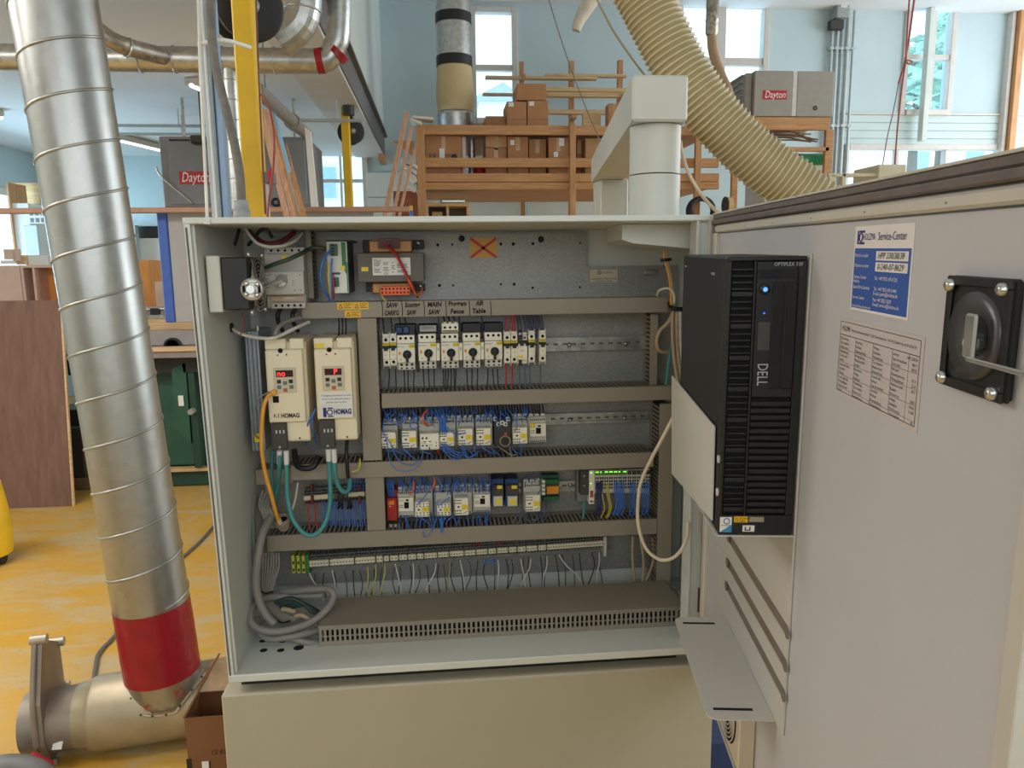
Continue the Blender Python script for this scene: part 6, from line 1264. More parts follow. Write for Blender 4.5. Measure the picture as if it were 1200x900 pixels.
for a in (45, 135): d_ = Vector((0, math.cos(R(a)), math.sin(R(a)))); gr.cyl(fc+Vector((.003, 0, 0))-d_*.074, fc+Vector((.003, 0, 0))+d_*.074, .0012, m_chrome, n=5)
gr.build('finger_guard', t); x = MB()
for a, b in ((-1, -1), (-1, 1), (1, -1), (1, 1)): MB().lathe(fc+Vector((-.0005, a*.062, b*.062)), EX, [(0, .006), (.004, .005), (.005, .002)], m_chrome, n=10).build('screw', t)
# ---- power supply with green stripe
Yp = .25; g = rect(384, 283, 408, 343.5, Yp); t = thing('power_supply', 'white power supply with a green stripe left of the transformer', 'power supply', ((g[0]+g[1])/2, .3, g[2]))
MB().box(g[0], g[1], Yp+.002, D0-.004, g[2], g[3], M('psu_blue', (92, 90, 112), .5, .3), .001).build('housing', t); m_pw = M('psu_white', (216, 216, 206), .45)
MB().box(g[0], g[1]-.0005, Yp-.004, Yp+.0015, g[2], g[3], m_pw, .001).build('front_panel', t); m_gr = M('stripe_green', (34, 120, 60), .45)
x = MB().prism([(g[1]-.014, Yp-.0046, g[3]-.002), (g[1]-.0035, Yp-.0046, g[3]-.002), (g[1]-.0035, Yp-.0046, g[2]+.045), (g[1]-.0135, Yp-.0046, g[2]+.062)], (0, .0004, 0), m_gr); x.box(g[1]-.0038, g[1]-.001, Yp-.0046, Yp-.0042, g[2]+.002, g[3]-.05, m_gr).build('green_stripe', t)
for z0_, z1_, n_ in ((g[3]-.034, g[3]-.006, 4), (g[2]+.016, g[2]+.038, 3)):
    x = MB().box(g[0]+.008, g[0]+.026, Yp-.012, Yp-.0045, z0_, z1_, M('plug_green', (60, 96, 80), .5), .001)
    for k_ in range(n_): x.box(g[0]+.013, g[0]+.019, Yp-.0126, Yp-.012, z0_+(z1_-z0_)*(k_+.25)/n_, z0_+(z1_-z0_)*(k_+.75)/n_, m_hole)
    x.build('plug', t)
MB().box(g[0]+.03, g[0]+.042, Yp-.0047, Yp-.0042, (g[2]+g[3])/2-.006, (g[2]+g[3])/2+.004, m_lab).build('yellow_label', t); MB().box(g[0]-.002, g[1]+.012, Yp+.01, D0-.004, g[3]+.0003, g[3]+.004, m_dgrey, .001).build('top_bracket', t)
MB().box(g[0]+.006, g[0]+.03, Yp-.0047, Yp-.0042, g[2]+.045, g[2]+.05, m_dgrey).build('print', t)
# ---- transformer
Yt = .262; t = thing('transformer', 'grey transformer with a white rating plate and orange terminals', 'transformer', U(458, 340, .3)); m_tf = M('transformer_grey', (96, 90, 80), .5, var=.06)
g = rect(418.5, 296, 497, 330.5, Yt); MB().box(g[0], g[1], Yt, D0-.004, g[2], g[3], m_tf, .002).build('core', t)
for q in ((425, 281, 437, 296), (483, 281, 496.5, 291), (429, 330.5, 440, 342), (487, 333, 498, 341)): h = rect(*q, .33); MB().box(h[0], h[1], .33, D0-.003, h[2], h[3], m_black, .001).build('foot', t)
for q in ((432, 281.5, 483, 296), (436, 331, 482, 344)): h = rect(*q, .30); MB().box(h[0], h[1], .30, D0-.01, h[2], h[3], m_cu, .003).build('coil', t)
h = rect(443, 279, 468, 291, .285); x = MB().box(h[0], h[1], .285, .2995, h[2], h[3], m_tf, .001)
for k_ in range(6): x.box(h[0]+.003+(h[1]-h[0]-.006)*(k_+.1)/6, h[0]+.003+(h[1]-h[0]-.006)*(k_+.8)/6, .2842, .2848, h[2]+.003, h[3]-.006, M('terminal_wine', (120, 40, 48), .5))
x.build('upper_terminals', t); m_ot = M('terminal_orange', (222, 92, 44), .45)
h = rect(446, 335.5, 480.5, 346, .27); x = MB().box(h[0], h[1], .27, .2995, h[2], h[3], m_ot, .001)
for k_ in range(8):
    for j in (0, 1): x.disc((h[0]+(h[1]-h[0])*(k_+.5)/8, .2694, h[2]+(h[3]-h[2])*(.3+.42*j)), -EY, .0024, m_hole, 8)
x.build('lower_terminals', t)
h = rect(436.5, 302, 481, 322.5, Yt-.001); x = MB().box(h[0], h[1], Yt-.0012, Yt-.0003, h[2], h[3], m_paper, 0); w_, hh = h[1]-h[0], h[3]-h[2]; x.text('Murr', (h[0]+w_*.04, Yt-.0018, h[3]-hh*.16), EX, EZ, .009, m_ink)
for k_ in range(7):
    for j, (a, b) in enumerate(((.04, .22), (.28, .44), (.5, .6), (.64, .94))): x.box(h[0]+w_*a, h[0]+w_*(b-.02*((k_+j) % 3)), Yt-.0016, Yt-.0012, h[3]-hh*(.3+.09*k_), h[3]-hh*(.265+.09*k_), m_dgrey) if (k_+j) % 4 != 3 else None
x.text('CE', (h[0]+w_*.3, Yt-.0018, h[2]+hh*.1), EX, EZ, .0085, m_ink); x.build('rating_plate', t); h = rect(423.5, 313, 431.5, 318, Yt-.001); MB().box(h[0], h[1], Yt-.0012, Yt-.0003, h[2], h[3], m_lab).build('yellow_label', t)
for px, py in ((490, 285), (492.5, 335)): MB().lathe(U(px, py, .3295), -EY, [(0, .006), (.004, .005), (.005, .001)], m_chrome, n=10).build('bolt', t)
# ============================================================ WIRES AND CABLES
w_blk = M('wire_black', (26, 25, 26), .45); w_blu = M('wire_blue', (58, 116, 204), .45, var=.1); w_nvy = M('wire_navy', (40, 52, 92), .45, var=.1); w_red = M('wire_red', (190, 40, 44), .45); w_org = M('wire_orange', (236, 110, 50), .45)
w_gry = M('cable_grey', (136, 132, 126), .5, var=.06); w_teal = M('cable_teal', (64, 138, 136), .45, var=.05); w_wht = M('wire_white', (214, 208, 196), .45); w_yel = M('wire_yellow', (206, 190, 70), .45); w_tan = M('wire_tan', (180, 156, 124), .5); w_ora = M('cable_orange', (236, 164, 58), .45, var=.05)
rw = random.Random(21)
KINDW = {'black wires below the top row': 'power_wire', 'dark wires above the top row': 'power_wire', 'dark blue wires at the right end of the top row': 'power_wire', 'grey blue wires below the last breakers': 'power_wire', 'black wires behind the upper contactors': 'power_wire', 'blue wires below the short terminal row': 'terminal_wire', 'blue wires above the short terminal row': 'terminal_wire', 'dark wires below the long terminal row': 'terminal_wire', 'blue wires above the long terminal row': 'terminal_wire'}
def wire(pts, r, m, lab, cat='wire', group=None, name='control_wire', n=6, k=4):
    if name == 'control_wire' and group: name = KINDW.get(group, name)
    if name == 'control_wire' and 'terminal row' in lab or 'blue rings' in lab or 'yellow wires' in lab: name = 'terminal_wire'
    P = [U(x, y, Y) for x, y, Y in pts]; return tag(MB().tube(P, r, m, n=n, k=k).build(name, loc=P[0]), lab, cat, group)
yT = lambda px: 371-.006*(px-447); yBt = lambda px: 456.5-.009*(px-447)       # duct edges around the top row
# top row: wires going up into the duct and down into the slots
G1 = ('black wire dropping from a rotary starter or breaker into the slotted duct below', 'black wires below the top row')
for px in (456, 463.5, 473.5, 478, 485, 496, 502, 508.5, 519.5, 522, 525, 528.5, 532, 534, 547, 553, 559.5, 571.5, 577.5, 583): 
    x1 = px+rw.uniform(-1, 2.2); wire([(px, 432.5, .318), (px+.3, 440, .322), ((px+x1)/2, 448, .318), (x1, 457.5, .312)], .0017, w_blk, *G1[:1], 'wire', G1[1], k=3)
G2 = ('dark wire rising from a breaker or starter into the top wiring duct', 'dark wires above the top row')
for px, y0 in ((451, 392), (460.5, 392), (469.5, 381), (476, 381), (516, 392), (540.5, 388), (567, 388), (521.5, 379), (527, 379), (533, 379)): 
    wire([(px, y0, .318), (px-1.2, y0-6, .322), (px-2.5, 370.5, .312)], .0017, w_blk if px < 512 or 519 < px < 536 else w_nvy, G2[0], 'wire', G2[1], k=3)
G3 = ('dark blue wire rising from the breakers at the right end of the top row', 'dark blue wires at the right end of the top row')
for px in (608, 611, 616, 619, 621.5, 624, 626.5, 629, 631.5, 634, 637): wire([(px, 388, .316), (px-1.2, 378, .322), (px-3, 369.5, .312)], .0017, w_nvy, G3[0], 'wire', G3[1], k=3)
for i, px in enumerate((594, 600, 603)): wire([(px, 388, .314), (px-.5, 378, .32), (px-2+i, 369.5, .312)], .0023, w_red, ['left red wire above the breakers in the top row', 'middle red wire above the breakers in the top row', 'right red wire above the breakers in the top row'][i], 'wire', None, k=3)
for i, px in enumerate((593.5, 600.5)): wire([(px, 427, .316), (px-.2, 440, .32), (px-.8, 455.5, .312)], .0023, w_red, ['left red wire below the breakers in the top row', 'right red wire below the breakers in the top row'][i], 'wire', None, k=3)
G4 = ('grey blue wire dropping from the last breakers of the top row', 'grey blue wires below the last breakers')
for px in (608.5, 615, 620.5, 633): wire([(px, 428, .318), (px+.5, 440, .32), (px+1, 454.5, .312)], .0022, M('wire_slate', (92, 104, 122), .5), G4[0], 'wire', G4[1], k=3)
# upper contactor row
G5 = ('blue control wire looping out of the contactors in the upper row', 'blue wires of the upper contactor row')
for pts in ([(453, 483, .30), (449.5, 496, .28), (449, 506, .272), (452.5, 514, .268), (455, 528, .25), (457, 541, .24), (466, 551, .235), (480, 552, .235), (491, 545, .24), (496, 528, .262)],
            [(452.5, 513, .268), (458.5, 521, .26), (463, 533, .25), (472, 543, .25), (483, 545, .25), (488, 540, .255), (483, 535.5, .262), (474, 528, .27)],
            [(446, 477, .30), (452, 484, .285), (459, 495, .28), (468, 497, .275), (472, 492, .275)],
            [(466, 490, .285), (469, 486.5, .278), (474, 488, .276), (472, 494.5, .28), (467, 496, .285), (463, 488, .29), (461.5, 479, .30)],
            [(493, 488, .28), (484, 490.5, .27), (480.5, 498, .268), (484, 502.5, .27), (492, 500, .28)],
            [(484, 481, .30), (489, 490, .285), (488.5, 497, .29)], [(497, 486, .28), (504, 493, .27), (509, 500, .28)],
            [(524, 500, .27), (529, 506, .262), (537, 509, .262), (546, 507, .27)],
            [(535, 481, .30), (540, 485, .28), (539, 494, .28), (537, 499, .29)], [(471, 524, .272), (478, 530, .268), (482, 531, .28)],
            [(541, 521, .27), (544, 533, .255), (550, 536.5, .25), (560, 531, .27)], [(543, 521, .272), (547, 535, .25), (554, 534, .255), (562, 528, .28)],
            [(562, 521, .272), (569, 527, .262), (577, 531, .262), (584, 531, .275)], [(596, 480, .30), (600, 486, .285), (602, 493, .282)], [(555, 495, .28), (566, 488, .265), (576, 484, .275), (577, 478, .30)],
            [(576, 477, .30), (574, 484, .272), (578, 489, .27), (575, 496, .285)], [(614, 477, .30), (615, 484, .28), (614, 489, .30)], [(617, 477, .30), (618, 484, .28), (616, 489, .30)], [(609, 519, .275), (611, 526, .272), (611, 532, .28)], [(604, 490, .285), (606, 500, .272), (603, 505, .28)],
            [(557, 521, .275), (556, 528, .27), (560, 533, .275)], [(586, 482, .29), (586.5, 490, .28), (584, 503, .29)]):
    wire(pts, .00135, w_blu, G5[0], 'wire', G5[1])
for i in range(34):
    px = 449+5.1*i+rw.uniform(-2, 2); dx = rw.uniform(-5, 5); wire([(px+dx, 477, .31), (px+dx*1.2, 483, rw.uniform(.276, .295)), (px+rw.uniform(-1, 1), 489, rw.uniform(.275, .29)), (px, 495, .30)], .0013, w_blu if i % 3 else w_nvy, G5[0], 'wire', G5[1], k=3)
for i in range(12):
    px = 450+14*i+rw.uniform(-4, 4); s_ = rw.uniform(5, 14); wire([(px, 524, .28), (px+s_*.3, 529, .27), (px+s_, 532, .275), (px+s_*1.3, 536, .29)], .0013, w_blu if i % 2 else w_nvy, G5[0], 'wire', G5[1], k=3)
G6 = ('blue wire of the fan spreading above the contactor right of the dial relay', 'fan of blue wires in the upper row')
for i in range(8): wire([(503+3.6*i+rw.uniform(-2, 2), 477, .305), (510+2.1*i+rw.uniform(-1.5, 1.5), 486, .285-.004*(i % 3)), (516+.9*i, 497, .272-.004*(i % 3)), (515.5+1.3*i, 507, .268)], .00135, w_blu, G6[0], 'wire', G6[1])
G7 = ('blue wire hanging in the bunch under the contactor right of the dial relay', 'bunch of blue wires under the upper row')
for i in range(4): wire([(517+1.7*i, 520, .272), (520+2.6*i, 526, .26), (526+3.2*i, 535-1.8*i, .255), (537+1.5*i, 538.5-2.6*i, .258), (542+1.5*i, 533-2*i, .27)], .00135, w_blu, G7[0], 'wire', G7[1])
wire([(501, 480, .29), (496, 486.5, .272), (494.5, 491, .266), (496, 496, .268), (501, 498, .278)], .0022, w_org, 'orange wire curling above the dial relay', 'wire'); wire([(497, 494, .27), (500, 499, .27), (507, 497.5, .272)], .0016, w_red, 'thin red wire tucked under the orange wire above the dial relay', 'wire'); wire([(512, 527, .27), (514, 531, .272), (516, 534, .28)], .0016, w_red, 'short red wire under the dial relay', 'wire')
G8 = ('black wire rising from the back of the contactors into the duct above', 'black wires behind the upper contactors')
for px in [449+3.3*q_ for q_ in range(58)]: wire([(px, 492, .335), (px+rw.uniform(-1, 1), 484, .33), (px-1.5, 474, .315)], .0017, w_blk, G8[0], 'wire', G8[1], k=3)
wire([(583, 523, .28), (591, 528, .262), (599, 533, .26), (606, 532.5, .27)], .0017, w_gry, 'grey lead below the round coil', 'wire'); wire([(597, 523, .285), (598, 530, .265), (599.5, 536, .258)], .0017, w_gry, 'grey lead dropping from the right of the round coil', 'wire')
# lower relay row
G9 = ('blue control wire looping out of the lower relay row', 'blue wires of the lower relay row')
for pts in ([(470, 566, .30), (472, 572, .29), (471, 577, .30)], [(476, 562, .30), (481, 568, .285), (480, 576, .30)], [(485, 562, .31), (485, 570, .28), (488, 578, .29)], [(491, 562, .31), (490, 571, .28), (491, 578, .29)], [(496, 562, .31), (498, 569, .28), (493, 577, .29)], [(501, 562, .30), (503, 573, .27), (499, 580, .268), (489, 592, .276)],
            [(508, 563, .30), (510, 575, .262), (510, 590, .256), (512, 604, .254), (508, 618, .25), (503, 627, .252), (497, 629, .256), (496, 623, .27)], [(512, 558.5, .27), (516.5, 566, .27), (516, 577, .285)], [(522, 562, .30), (525, 572, .28), (524, 580, .285)], [(528, 562, .31), (531, 572, .28), (527, 579, .285)], [(533, 563, .30), (534, 572, .285), (530, 576, .29)],
            [(541, 563, .30), (539, 571, .285), (543, 575, .30)], [(546, 560, .30), (544, 570, .285), (541, 575, .29)], [(557, 560, .31), (556, 567, .29), (557, 572, .31)], [(564, 560, .31), (565, 567, .29), (565, 573, .31)], [(568, 560, .31), (570, 567, .29), (567, 573, .31)],
            [(469, 605, .30), (468.5, 612, .285), (468, 620, .28)], [(474, 605, .30), (478, 612, .285), (480, 620, .28)], [(489, 605, .275), (497, 609, .262), (503, 614, .258), (507, 620, .262)], [(514, 604, .275), (516, 612, .262), (517, 625, .262)], [(518, 604, .275), (518, 613, .262), (517.3, 625, .262)], [(523, 604, .275), (519, 614, .262), (518, 624, .262)], [(533, 603, .275), (526, 609, .262), (522, 614, .27)], [(527, 583, .28), (522, 586, .268), (515, 592, .27), (511, 588, .275)],
            [(559, 601, .31), (560.5, 606, .29), (558, 611, .295)], [(568, 600, .31), (569, 608, .29), (567, 612, .295)], [(572, 600, .31), (572, 608, .29), (570, 611, .295)]):
    wire(pts, .00135, w_blu, G9[0], 'wire', G9[1])
for i in range(34):
    px = 468+3.3*i+rw.uniform(-1.5, 1.5); dx = rw.uniform(-4, 4); wire([(px+dx, 559, .31), (px+dx*1.2, 565, rw.uniform(.28, .30)), (px+rw.uniform(-1, 1), 570, rw.uniform(.28, .295)), (px, 577, .305)], .0013, w_blu if i % 3 else w_nvy, G9[0], 'wire', G9[1], k=3)
for i in range(22):
    px = 468+5*i+rw.uniform(-2, 2); s_ = rw.uniform(-3, 5); wire([(px, 604, .29), (px+s_*.4, 609, .28), (px+s_, 614, .285), (px+s_, 621, .30)], .0013, w_blu if i % 3 else w_nvy, G9[0], 'wire', G9[1], k=3)
G10 = ('blue wire entering the top of the red relay', 'blue wires above the red relay')
for i in range(5): wire([(453.5+2*i, 562, .31), (454+1.8*i, 570, .30), (455.5+1.6*i, 582, .312)], .00135, w_blu, G10[0], 'wire', G10[1], k=3)
wire([(484, 564, .29), (485, 571, .28), (482.5, 577, .285), (480, 580, .295)], .0022, w_org, 'left orange wire above the lower relay row', 'wire'); wire([(508, 559.5, .285), (509.5, 564, .27), (507.5, 571, .27), (506, 575, .278)], .0024, w_org, 'right orange wire above the lower relay row', 'wire')
G11 = ('slate wire curling around the last contactor of the lower row', 'slate wires around the last lower contactor')
for pts in ([(617, 556, .30), (616, 564, .285), (615, 571, .30)], [(620, 554, .30), (623, 562, .28), (623, 570, .30)], [(624, 553, .30), (630, 562, .276), (634, 571, .278), (630, 579, .285)], [(634, 553, .30), (633, 562, .28), (632, 570, .30)], [(613, 598, .285), (603, 608, .262), (603, 614, .262), (608, 614, .27)], [(615, 599, .285), (610, 608, .265), (607, 614, .268), (611, 610, .275)], [(618, 599, .285), (616, 606, .268), (620, 611, .268), (625, 608, .275)], [(624, 599, .285), (623, 607, .268), (628, 610, .268), (631, 602, .285)], [(629, 599, .285), (628, 608, .27), (623, 613, .275)], [(637, 588, .322), (634, 600, .30), (630, 611, .285)], [(641, 588, .322), (639, 600, .30), (634, 611, .285)], [(646, 588, .322), (643, 600, .30), (638, 609, .285)]):
    wire(pts, .0013, MATS['wire_slate'], G11[0], 'wire', G11[1])
G12 = ('dark blue wire hanging from the lit control modules into the duct slots', 'wires below the lit modules')
for i in range(22): 
    px = 698.5+1.3*i if i < 6 else 720+1.8*(i-6) if i < 13 else 738+1.9*(i-13) if i < 17 else 752+2.1*(i-17)
    wire([(px, 563+rw.uniform(0, 4), .302), (px+.2, 575, .29), (px+rw.uniform(-1, 2.5), 592, .286), (px+rw.uniform(-3, 1), 604, .29)], .0014, w_blu if i > 5 else w_nvy, G12[0], 'wire', G12[1])
for i, px in enumerate((705, 711, 713)): wire([(px, 567, .302), (px+1, 582, .286), (px+3.5, 595, .284), (px-1, 607, .29)], .0016, w_yel, ['left', 'middle', 'right'][i]+' yellow wire hanging from the lit control modules', 'wire')
wire([(684, 588, .315), (684.5, 596, .305), (683, 608, .298)], .0035, w_teal, 'short teal cable below the dark screw plug', 'cable', None, 'bus_cable', n=8)
# short terminal row
G13 = ('blue wire hanging from the short terminal row below the drives', 'blue wires below the short terminal row')
for i in range(18): px = 378+2.9*i; wire([(px, 588-.3*i*.4, .325), (px+rw.uniform(-1, 1), 598, .312), (px+rw.uniform(-1.5, 1.5), 607, .308), (px+rw.uniform(-1, 1), 617, .30)], .00135, w_blu, G13[0], 'wire', G13[1], k=3)
for i, px in enumerate((360.5, 368.5)): wire([(px, 590, .325), (px+1.5, 606, .312), (px+3, 621, .30)], .002, w_red, ['left', 'right'][i]+' red wire hanging from the short terminal row', 'wire', None, k=3)
G14 = ('blue wire running up from the short terminal row behind the duct', 'blue wires above the short terminal row')
for i in range(5): px = 413+3.4*i; wire([(px, 574, .33), (px-1, 568, .325), (px, 562, .32)], .0018, w_blu, G14[0], 'wire', G14[1], k=3)
# long terminal row drops
G15 = ('thin dark wire falling from the long terminal row behind the trunking', 'dark wires below the long terminal row')
for i in range(34):
    f = (i+.5)/34; px = 366+340*f+rw.uniform(-3, 3); py = 672-26*f; wire([(px, py, .335), (px+rw.uniform(-3, 4), py+16, .322), (px+rw.uniform(-5, 5), 701-16*f, .31)], .0016, w_blk if i % 3 else M('wire_dkgrey', (70, 68, 66), .5), G15[0], 'wire', G15[1], k=3)
for i, (px, py, dx, m) in enumerate(((361, 668, 18, w_wht), (389, 668, 7, w_wht), (430.5, 664, 0, w_yel), (440, 662, -3, w_yel), (451, 661, -5, w_yel), (463, 661, 8, w_wht), (484, 660, 0, w_wht), (511, 660, -12, w_wht), (527, 657, -3, w_tan), (539, 656, 6, w_wht), (583.5, 656, 0, w_wht), (610, 655, 6, w_wht), (622, 655, -12, w_wht), (641, 651, -5, w_wht), (655, 650, 28, w_wht), (702, 647, -3, w_wht))):
    yb = 703-.05*(px-390); lab = ['leftmost pale wire curving away under the earth terminals', 'pale wire falling just right of the grey cable loop', 'leftmost of the three yellow wires under the long terminal row', 'middle of the three yellow wires under the long terminal row', 'rightmost of the three yellow wires under the long terminal row', 'pale wire just right of the three yellow wires', 'second pale wire right of the three yellow wires', 'pale wire slanting left under the middle of the long terminal row', 'tan wire under the middle of the long terminal row', 'pale wire slanting right under the middle of the long terminal row', 'straight pale wire left of the blue rings', 'first pale wire right of the blue rings', 'pale wire slanting left, right of the blue rings', 'pale wire under the right third of the long terminal row', 'long pale wire curving to the right near the end of the terminal row', 'last pale wire at the right end of the long terminal row'][i]
    wire([(px, py, .33), (px+dx*.25+1, py+12, .312), (px+dx*.8, py+26, .305), (px+dx, yb, .30)], .0017, m, lab, 'wire')
for i, (px, py) in enumerate(((570.5, 658.5), (578, 658.5), (598.5, 657))): c = U(px, py, .312); tag(MB().ring(c, (.1, -1, .1), .006, .0016, w_blu if i < 2 else w_gry, n=16).build('wire_loop'), ['left blue wire ring below the long terminal row', 'right blue wire ring below the long terminal row', 'grey wire ring below the long terminal row'][i], 'wire')
G16 = ('dark blue wire entering the long terminal row from the duct above', 'blue wires above the long terminal row')
for i in range(30): f = (i+.5)/30; px = 364+338*f; wire([(px, 652-25*f, .34), (px+rw.uniform(-1.5, 1.5), 645-24*f, .335), (px+1, 636-19*f, .32)], .0016, w_nvy, G16[0], 'wire', G16[1], k=2)
for i, px in enumerate((557, 562, 584, 588, 703)): wire([(px, 641-.065*(px-557), .33), (px+.8, 636-.06*(px-557), .322), (px+1, 628-.05*(px-557), .31)], .0018, w_red, ['first', 'second', 'third', 'fourth', 'last'][i]+' short red wire from the left above the long terminal row', 'wire', None, k=2)
# ---- cables on the drives
wt = dict(cat='cable', name='motor_cable', n=10)
m_sleeve = M('sleeve_white', (214, 214, 208), .5)
def motor(pts, lab, r=.0058, sl=True):
    P = [U(*p) for p in pts]; t = thing('motor_cable', lab, 'cable', P[0], 'teal motor cables'); MB().tube(P, r, w_teal, n=12, k=6).build('cable_jacket', t)
    if sl: d = (P[1]-P[0]).normalized(); MB().cyl(P[0]-d*.004, P[0]+d*.030, r*1.12, m_sleeve, n=12).build('printed_sleeve', t)
motor([(327.5, 530, .20), (327.5, 545, .205), (325.5, 570, .24), (322.5, 588, .28)], 'short teal motor cable from the left clamp of the left drive')
motor([(335.5, 530, .198), (336, 550, .195), (337, 580, .19), (342, 605, .18), (352, 621, .172), (362, 627.5, .17), (373, 624, .172), (383, 608, .18), (387, 585, .19), (386.5, 560, .196), (384.8, 529, .20)], 'long teal motor cable hanging in a U between the two drives')
motor([(391.5, 528, .20), (392.5, 550, .20), (396, 568, .205), (403, 576.5, .21), (409, 573, .22), (410, 560, .24)], 'teal motor cable making a small hook under the right drive')
motor([(320, 528, .25), (318.5, 548, .255), (320, 570, .27), (323.5, 586, .29)], 'thin teal cable behind the left clamp of the left drive', .0042, False)
x = U(384.8, 528, .20); tag(MB().cyl(x+Vector((0, -.001, .004)), x+Vector((0, -.001, -.026)), .0068, m_sleeve, n=12).build('cable_sleeve'), 'white printed sleeve at the right end of the U-shaped teal cable', 'sleeve')
P = [U(*p) for p in ((320, 460, .186), (313, 466, .17), (308.5, 480, .165), (306.5, 505, .165), (307, 530, .165), (311, 555, .17), (318, 580, .18), (324, 603, .205), (328, 612, .225))]
t = thing('network_cable', 'orange yellow network cable hanging from the port of the left drive', 'cable', P[0]); MB().tube(P, .0048, w_ora, n=10, k=5).build('cable_jacket', t); MB().obox(P[0]+Vector((.002, .003, 0)), EX, EY, EZ, .006, .009, .006, w_ora, .002).build('plug', t); d = (P[-1]-P[-2]).normalized(); MB().cyl(P[-1]-d*.014, P[-1]+d*.004, .006, M('plug_clear', (226, 206, 170), .4), n=12).build('boot', t)
t = thing('cable_gland', 'grey cable entry collar where the orange cable ends', 'cable entry', U(331, 612, .25)); c = U(331, 614, .24); MB().lathe(c+Vector((0, .02, -.018)), (-.1, -.4, 1), [(0, .014), (.02, .018), (.036, .02), (.03, .014), (.01, .010)], m_duct, n=20).build('collar', t); MB().disc(c+Vector((0, .012, .008)), (-.1, -.4, 1), .013, m_hole, 16).build('opening', t)
p = UX(270.5, 384, xl(.77)+.0172); wire([(271, 384.5, p.y), (283, 391.5, .19), (300, 395.5, .18), (318, 396.5, .16), (331, 392, .185), (345, 385, .21), (362, 377.5, .26)], .0042, w_wht, 'white cable from the side grommet over the tops of the drives', 'cable', None, 'white_cable', n=10)
wire([(322, 393, .175), (326, 384, .185), (336, 377, .215), (352, 372.5, .25)], .0055, w_gry, 'grey cable bending up into the top wiring duct beside the white cable', 'cable', None, 'grey_cable', n=10)
tag(MB().lathe(Vector((xl(.77)+.0172, p.y, p.z)), EX, [(0, .011), (.004, .011), (.006, .007)], m_black, n=18).build('grommet'), 'black grommet in the left cabinet wall', 'grommet')
wire([(316, 459, .19), (303, 467, .185), (298, 480, .19), (296, 500, .20), (300, 511, .21), (306, 514, .23)], .0022, w_gry, 'thin grey lead curving left of the left drive', 'cable', None, 'thin_lead')
for i, pts in enumerate(([(359, 520, .27), (360, 500, .21), (366, 487, .20), (370, 479, .21)], [(371, 521, .26), (367, 505, .215), (366, 490, .21), (369, 481, .215)])): wire(pts, .0022, w_blu, ['left blue wire curving between the two drives', 'right blue wire curving between the two drives'][i], 'wire')
wire([(283, 366, .16), (286, 376, .15), (283.5, 388, .14), (281, 395, .13)], .0012, w_red, 'thin dark red wire hanging below the filter fan', 'wire')
for i, px in enumerate((328.5, 346)): wire([(px, 362, .26), (px-3, 369, .24), (px-2, 378, .25), (px+3, 388, .28)], .0055, w_blk, ['left', 'right'][i]+' thick black cable under the main switch', 'cable', None, 'supply_cable', n=10)
for i, px in enumerate((397, 401, 405)): wire([(px, 373, .29), (px+.5, 382, .285), (px+.2, 393, .29)], .0022, w_blk, ['left', 'middle', 'right'][i]+' black wire above the right drive', 'wire')
P = [(283, 258, .20), (290, 272, .18), (300, 284, .17), (314, 289, .17), (332, 288, .19), (346, 282, .22), (353, 274, .27)]
wire(P, .0038, w_wht, 'white cable sagging under the cabinet roof above the main switch', 'cable', None, 'white_cable', n=10)
wire([(286, 262, .24), (296, 276, .23), (312, 285.5, .22), (330, 283, .23), (345, 272, .28)], .0062, M('cable_wine', (104, 34, 36), .5), 'dark red cable sagging under the cabinet roof beside the white cable', 'cable', None, 'red_cable', n=10)
wire([(291, 287, .20), (298, 279, .18), (305, 270, .17), (313, 269, .17), (319, 278, .19)], .004, w_blk, 'black cable arching under the cabinet roof', 'cable', None, 'black_cable', n=8)
wire([(281, 262, .20), (279, 274, .19), (275, 287, .18)], .004, w_blk, 'short black cable hanging from the roof above the filter fan', 'cable', None, 'black_cable', n=8)
wire([(311, 314, .21), (322, 309.5, .20), (338, 304, .20), (352, 297.5, .22), (362, 292, .26), (373, 290, .27), (382, 291.5, .27)], .005, M('cable_dkgreen', (62, 76, 62), .5), 'dark green cable crossing in front of the main switch', 'cable', None, 'green_cable', n=10)
wire([(387, 293, .235), (379, 305, .22), (375.5, 322, .22), (379, 338, .23), (388, 353, .275)], .0026, w_blu, 'blue wire bowing left of the power supply', 'wire'); wire([(389, 303, .235), (388, 320, .225), (389, 338, .23), (389.5, 352, .27)], .0022, w_blu, 'straight blue wire in front of the power supply', 'wire'); wire([(386, 308, .232), (384.5, 322, .225), (386.5, 340, .232), (388.5, 352, .275)], .0022, w_yel, 'yellow wire in front of the power supply', 'wire'); wire([(390.5, 322, .235), (391, 338, .232), (391.5, 351, .27)], .0020, w_red, 'red wire in front of the power supply', 'wire')
for i, (a, b, m) in enumerate(((451, 1, w_red), (456, 0, M('wire_wine', (140, 44, 50), .45)))): wire([(a, 287, .27), (463+2*i, 298, .25), (472+2*i, 315, .245), (477+2*i, 326, .245), (484+2*i, 340, .25), (490-i, 348.5, .275)], .0023, m, ['left red wire across the transformer plate', 'right dark red wire across the transformer plate'][i], 'wire')
wire([(476.5, 324, .246), (482, 335, .246), (488.5, 346, .26), (494, 341, .28), (494.5, 336, .30)], .0022, w_org, 'orange wire crossing the lower corner of the transformer', 'wire')
wire([(444.5, 338, .29), (447, 346, .28), (453, 354, .275)], .002, w_yel, 'yellow green wire at the lower left of the transformer', 'wire')
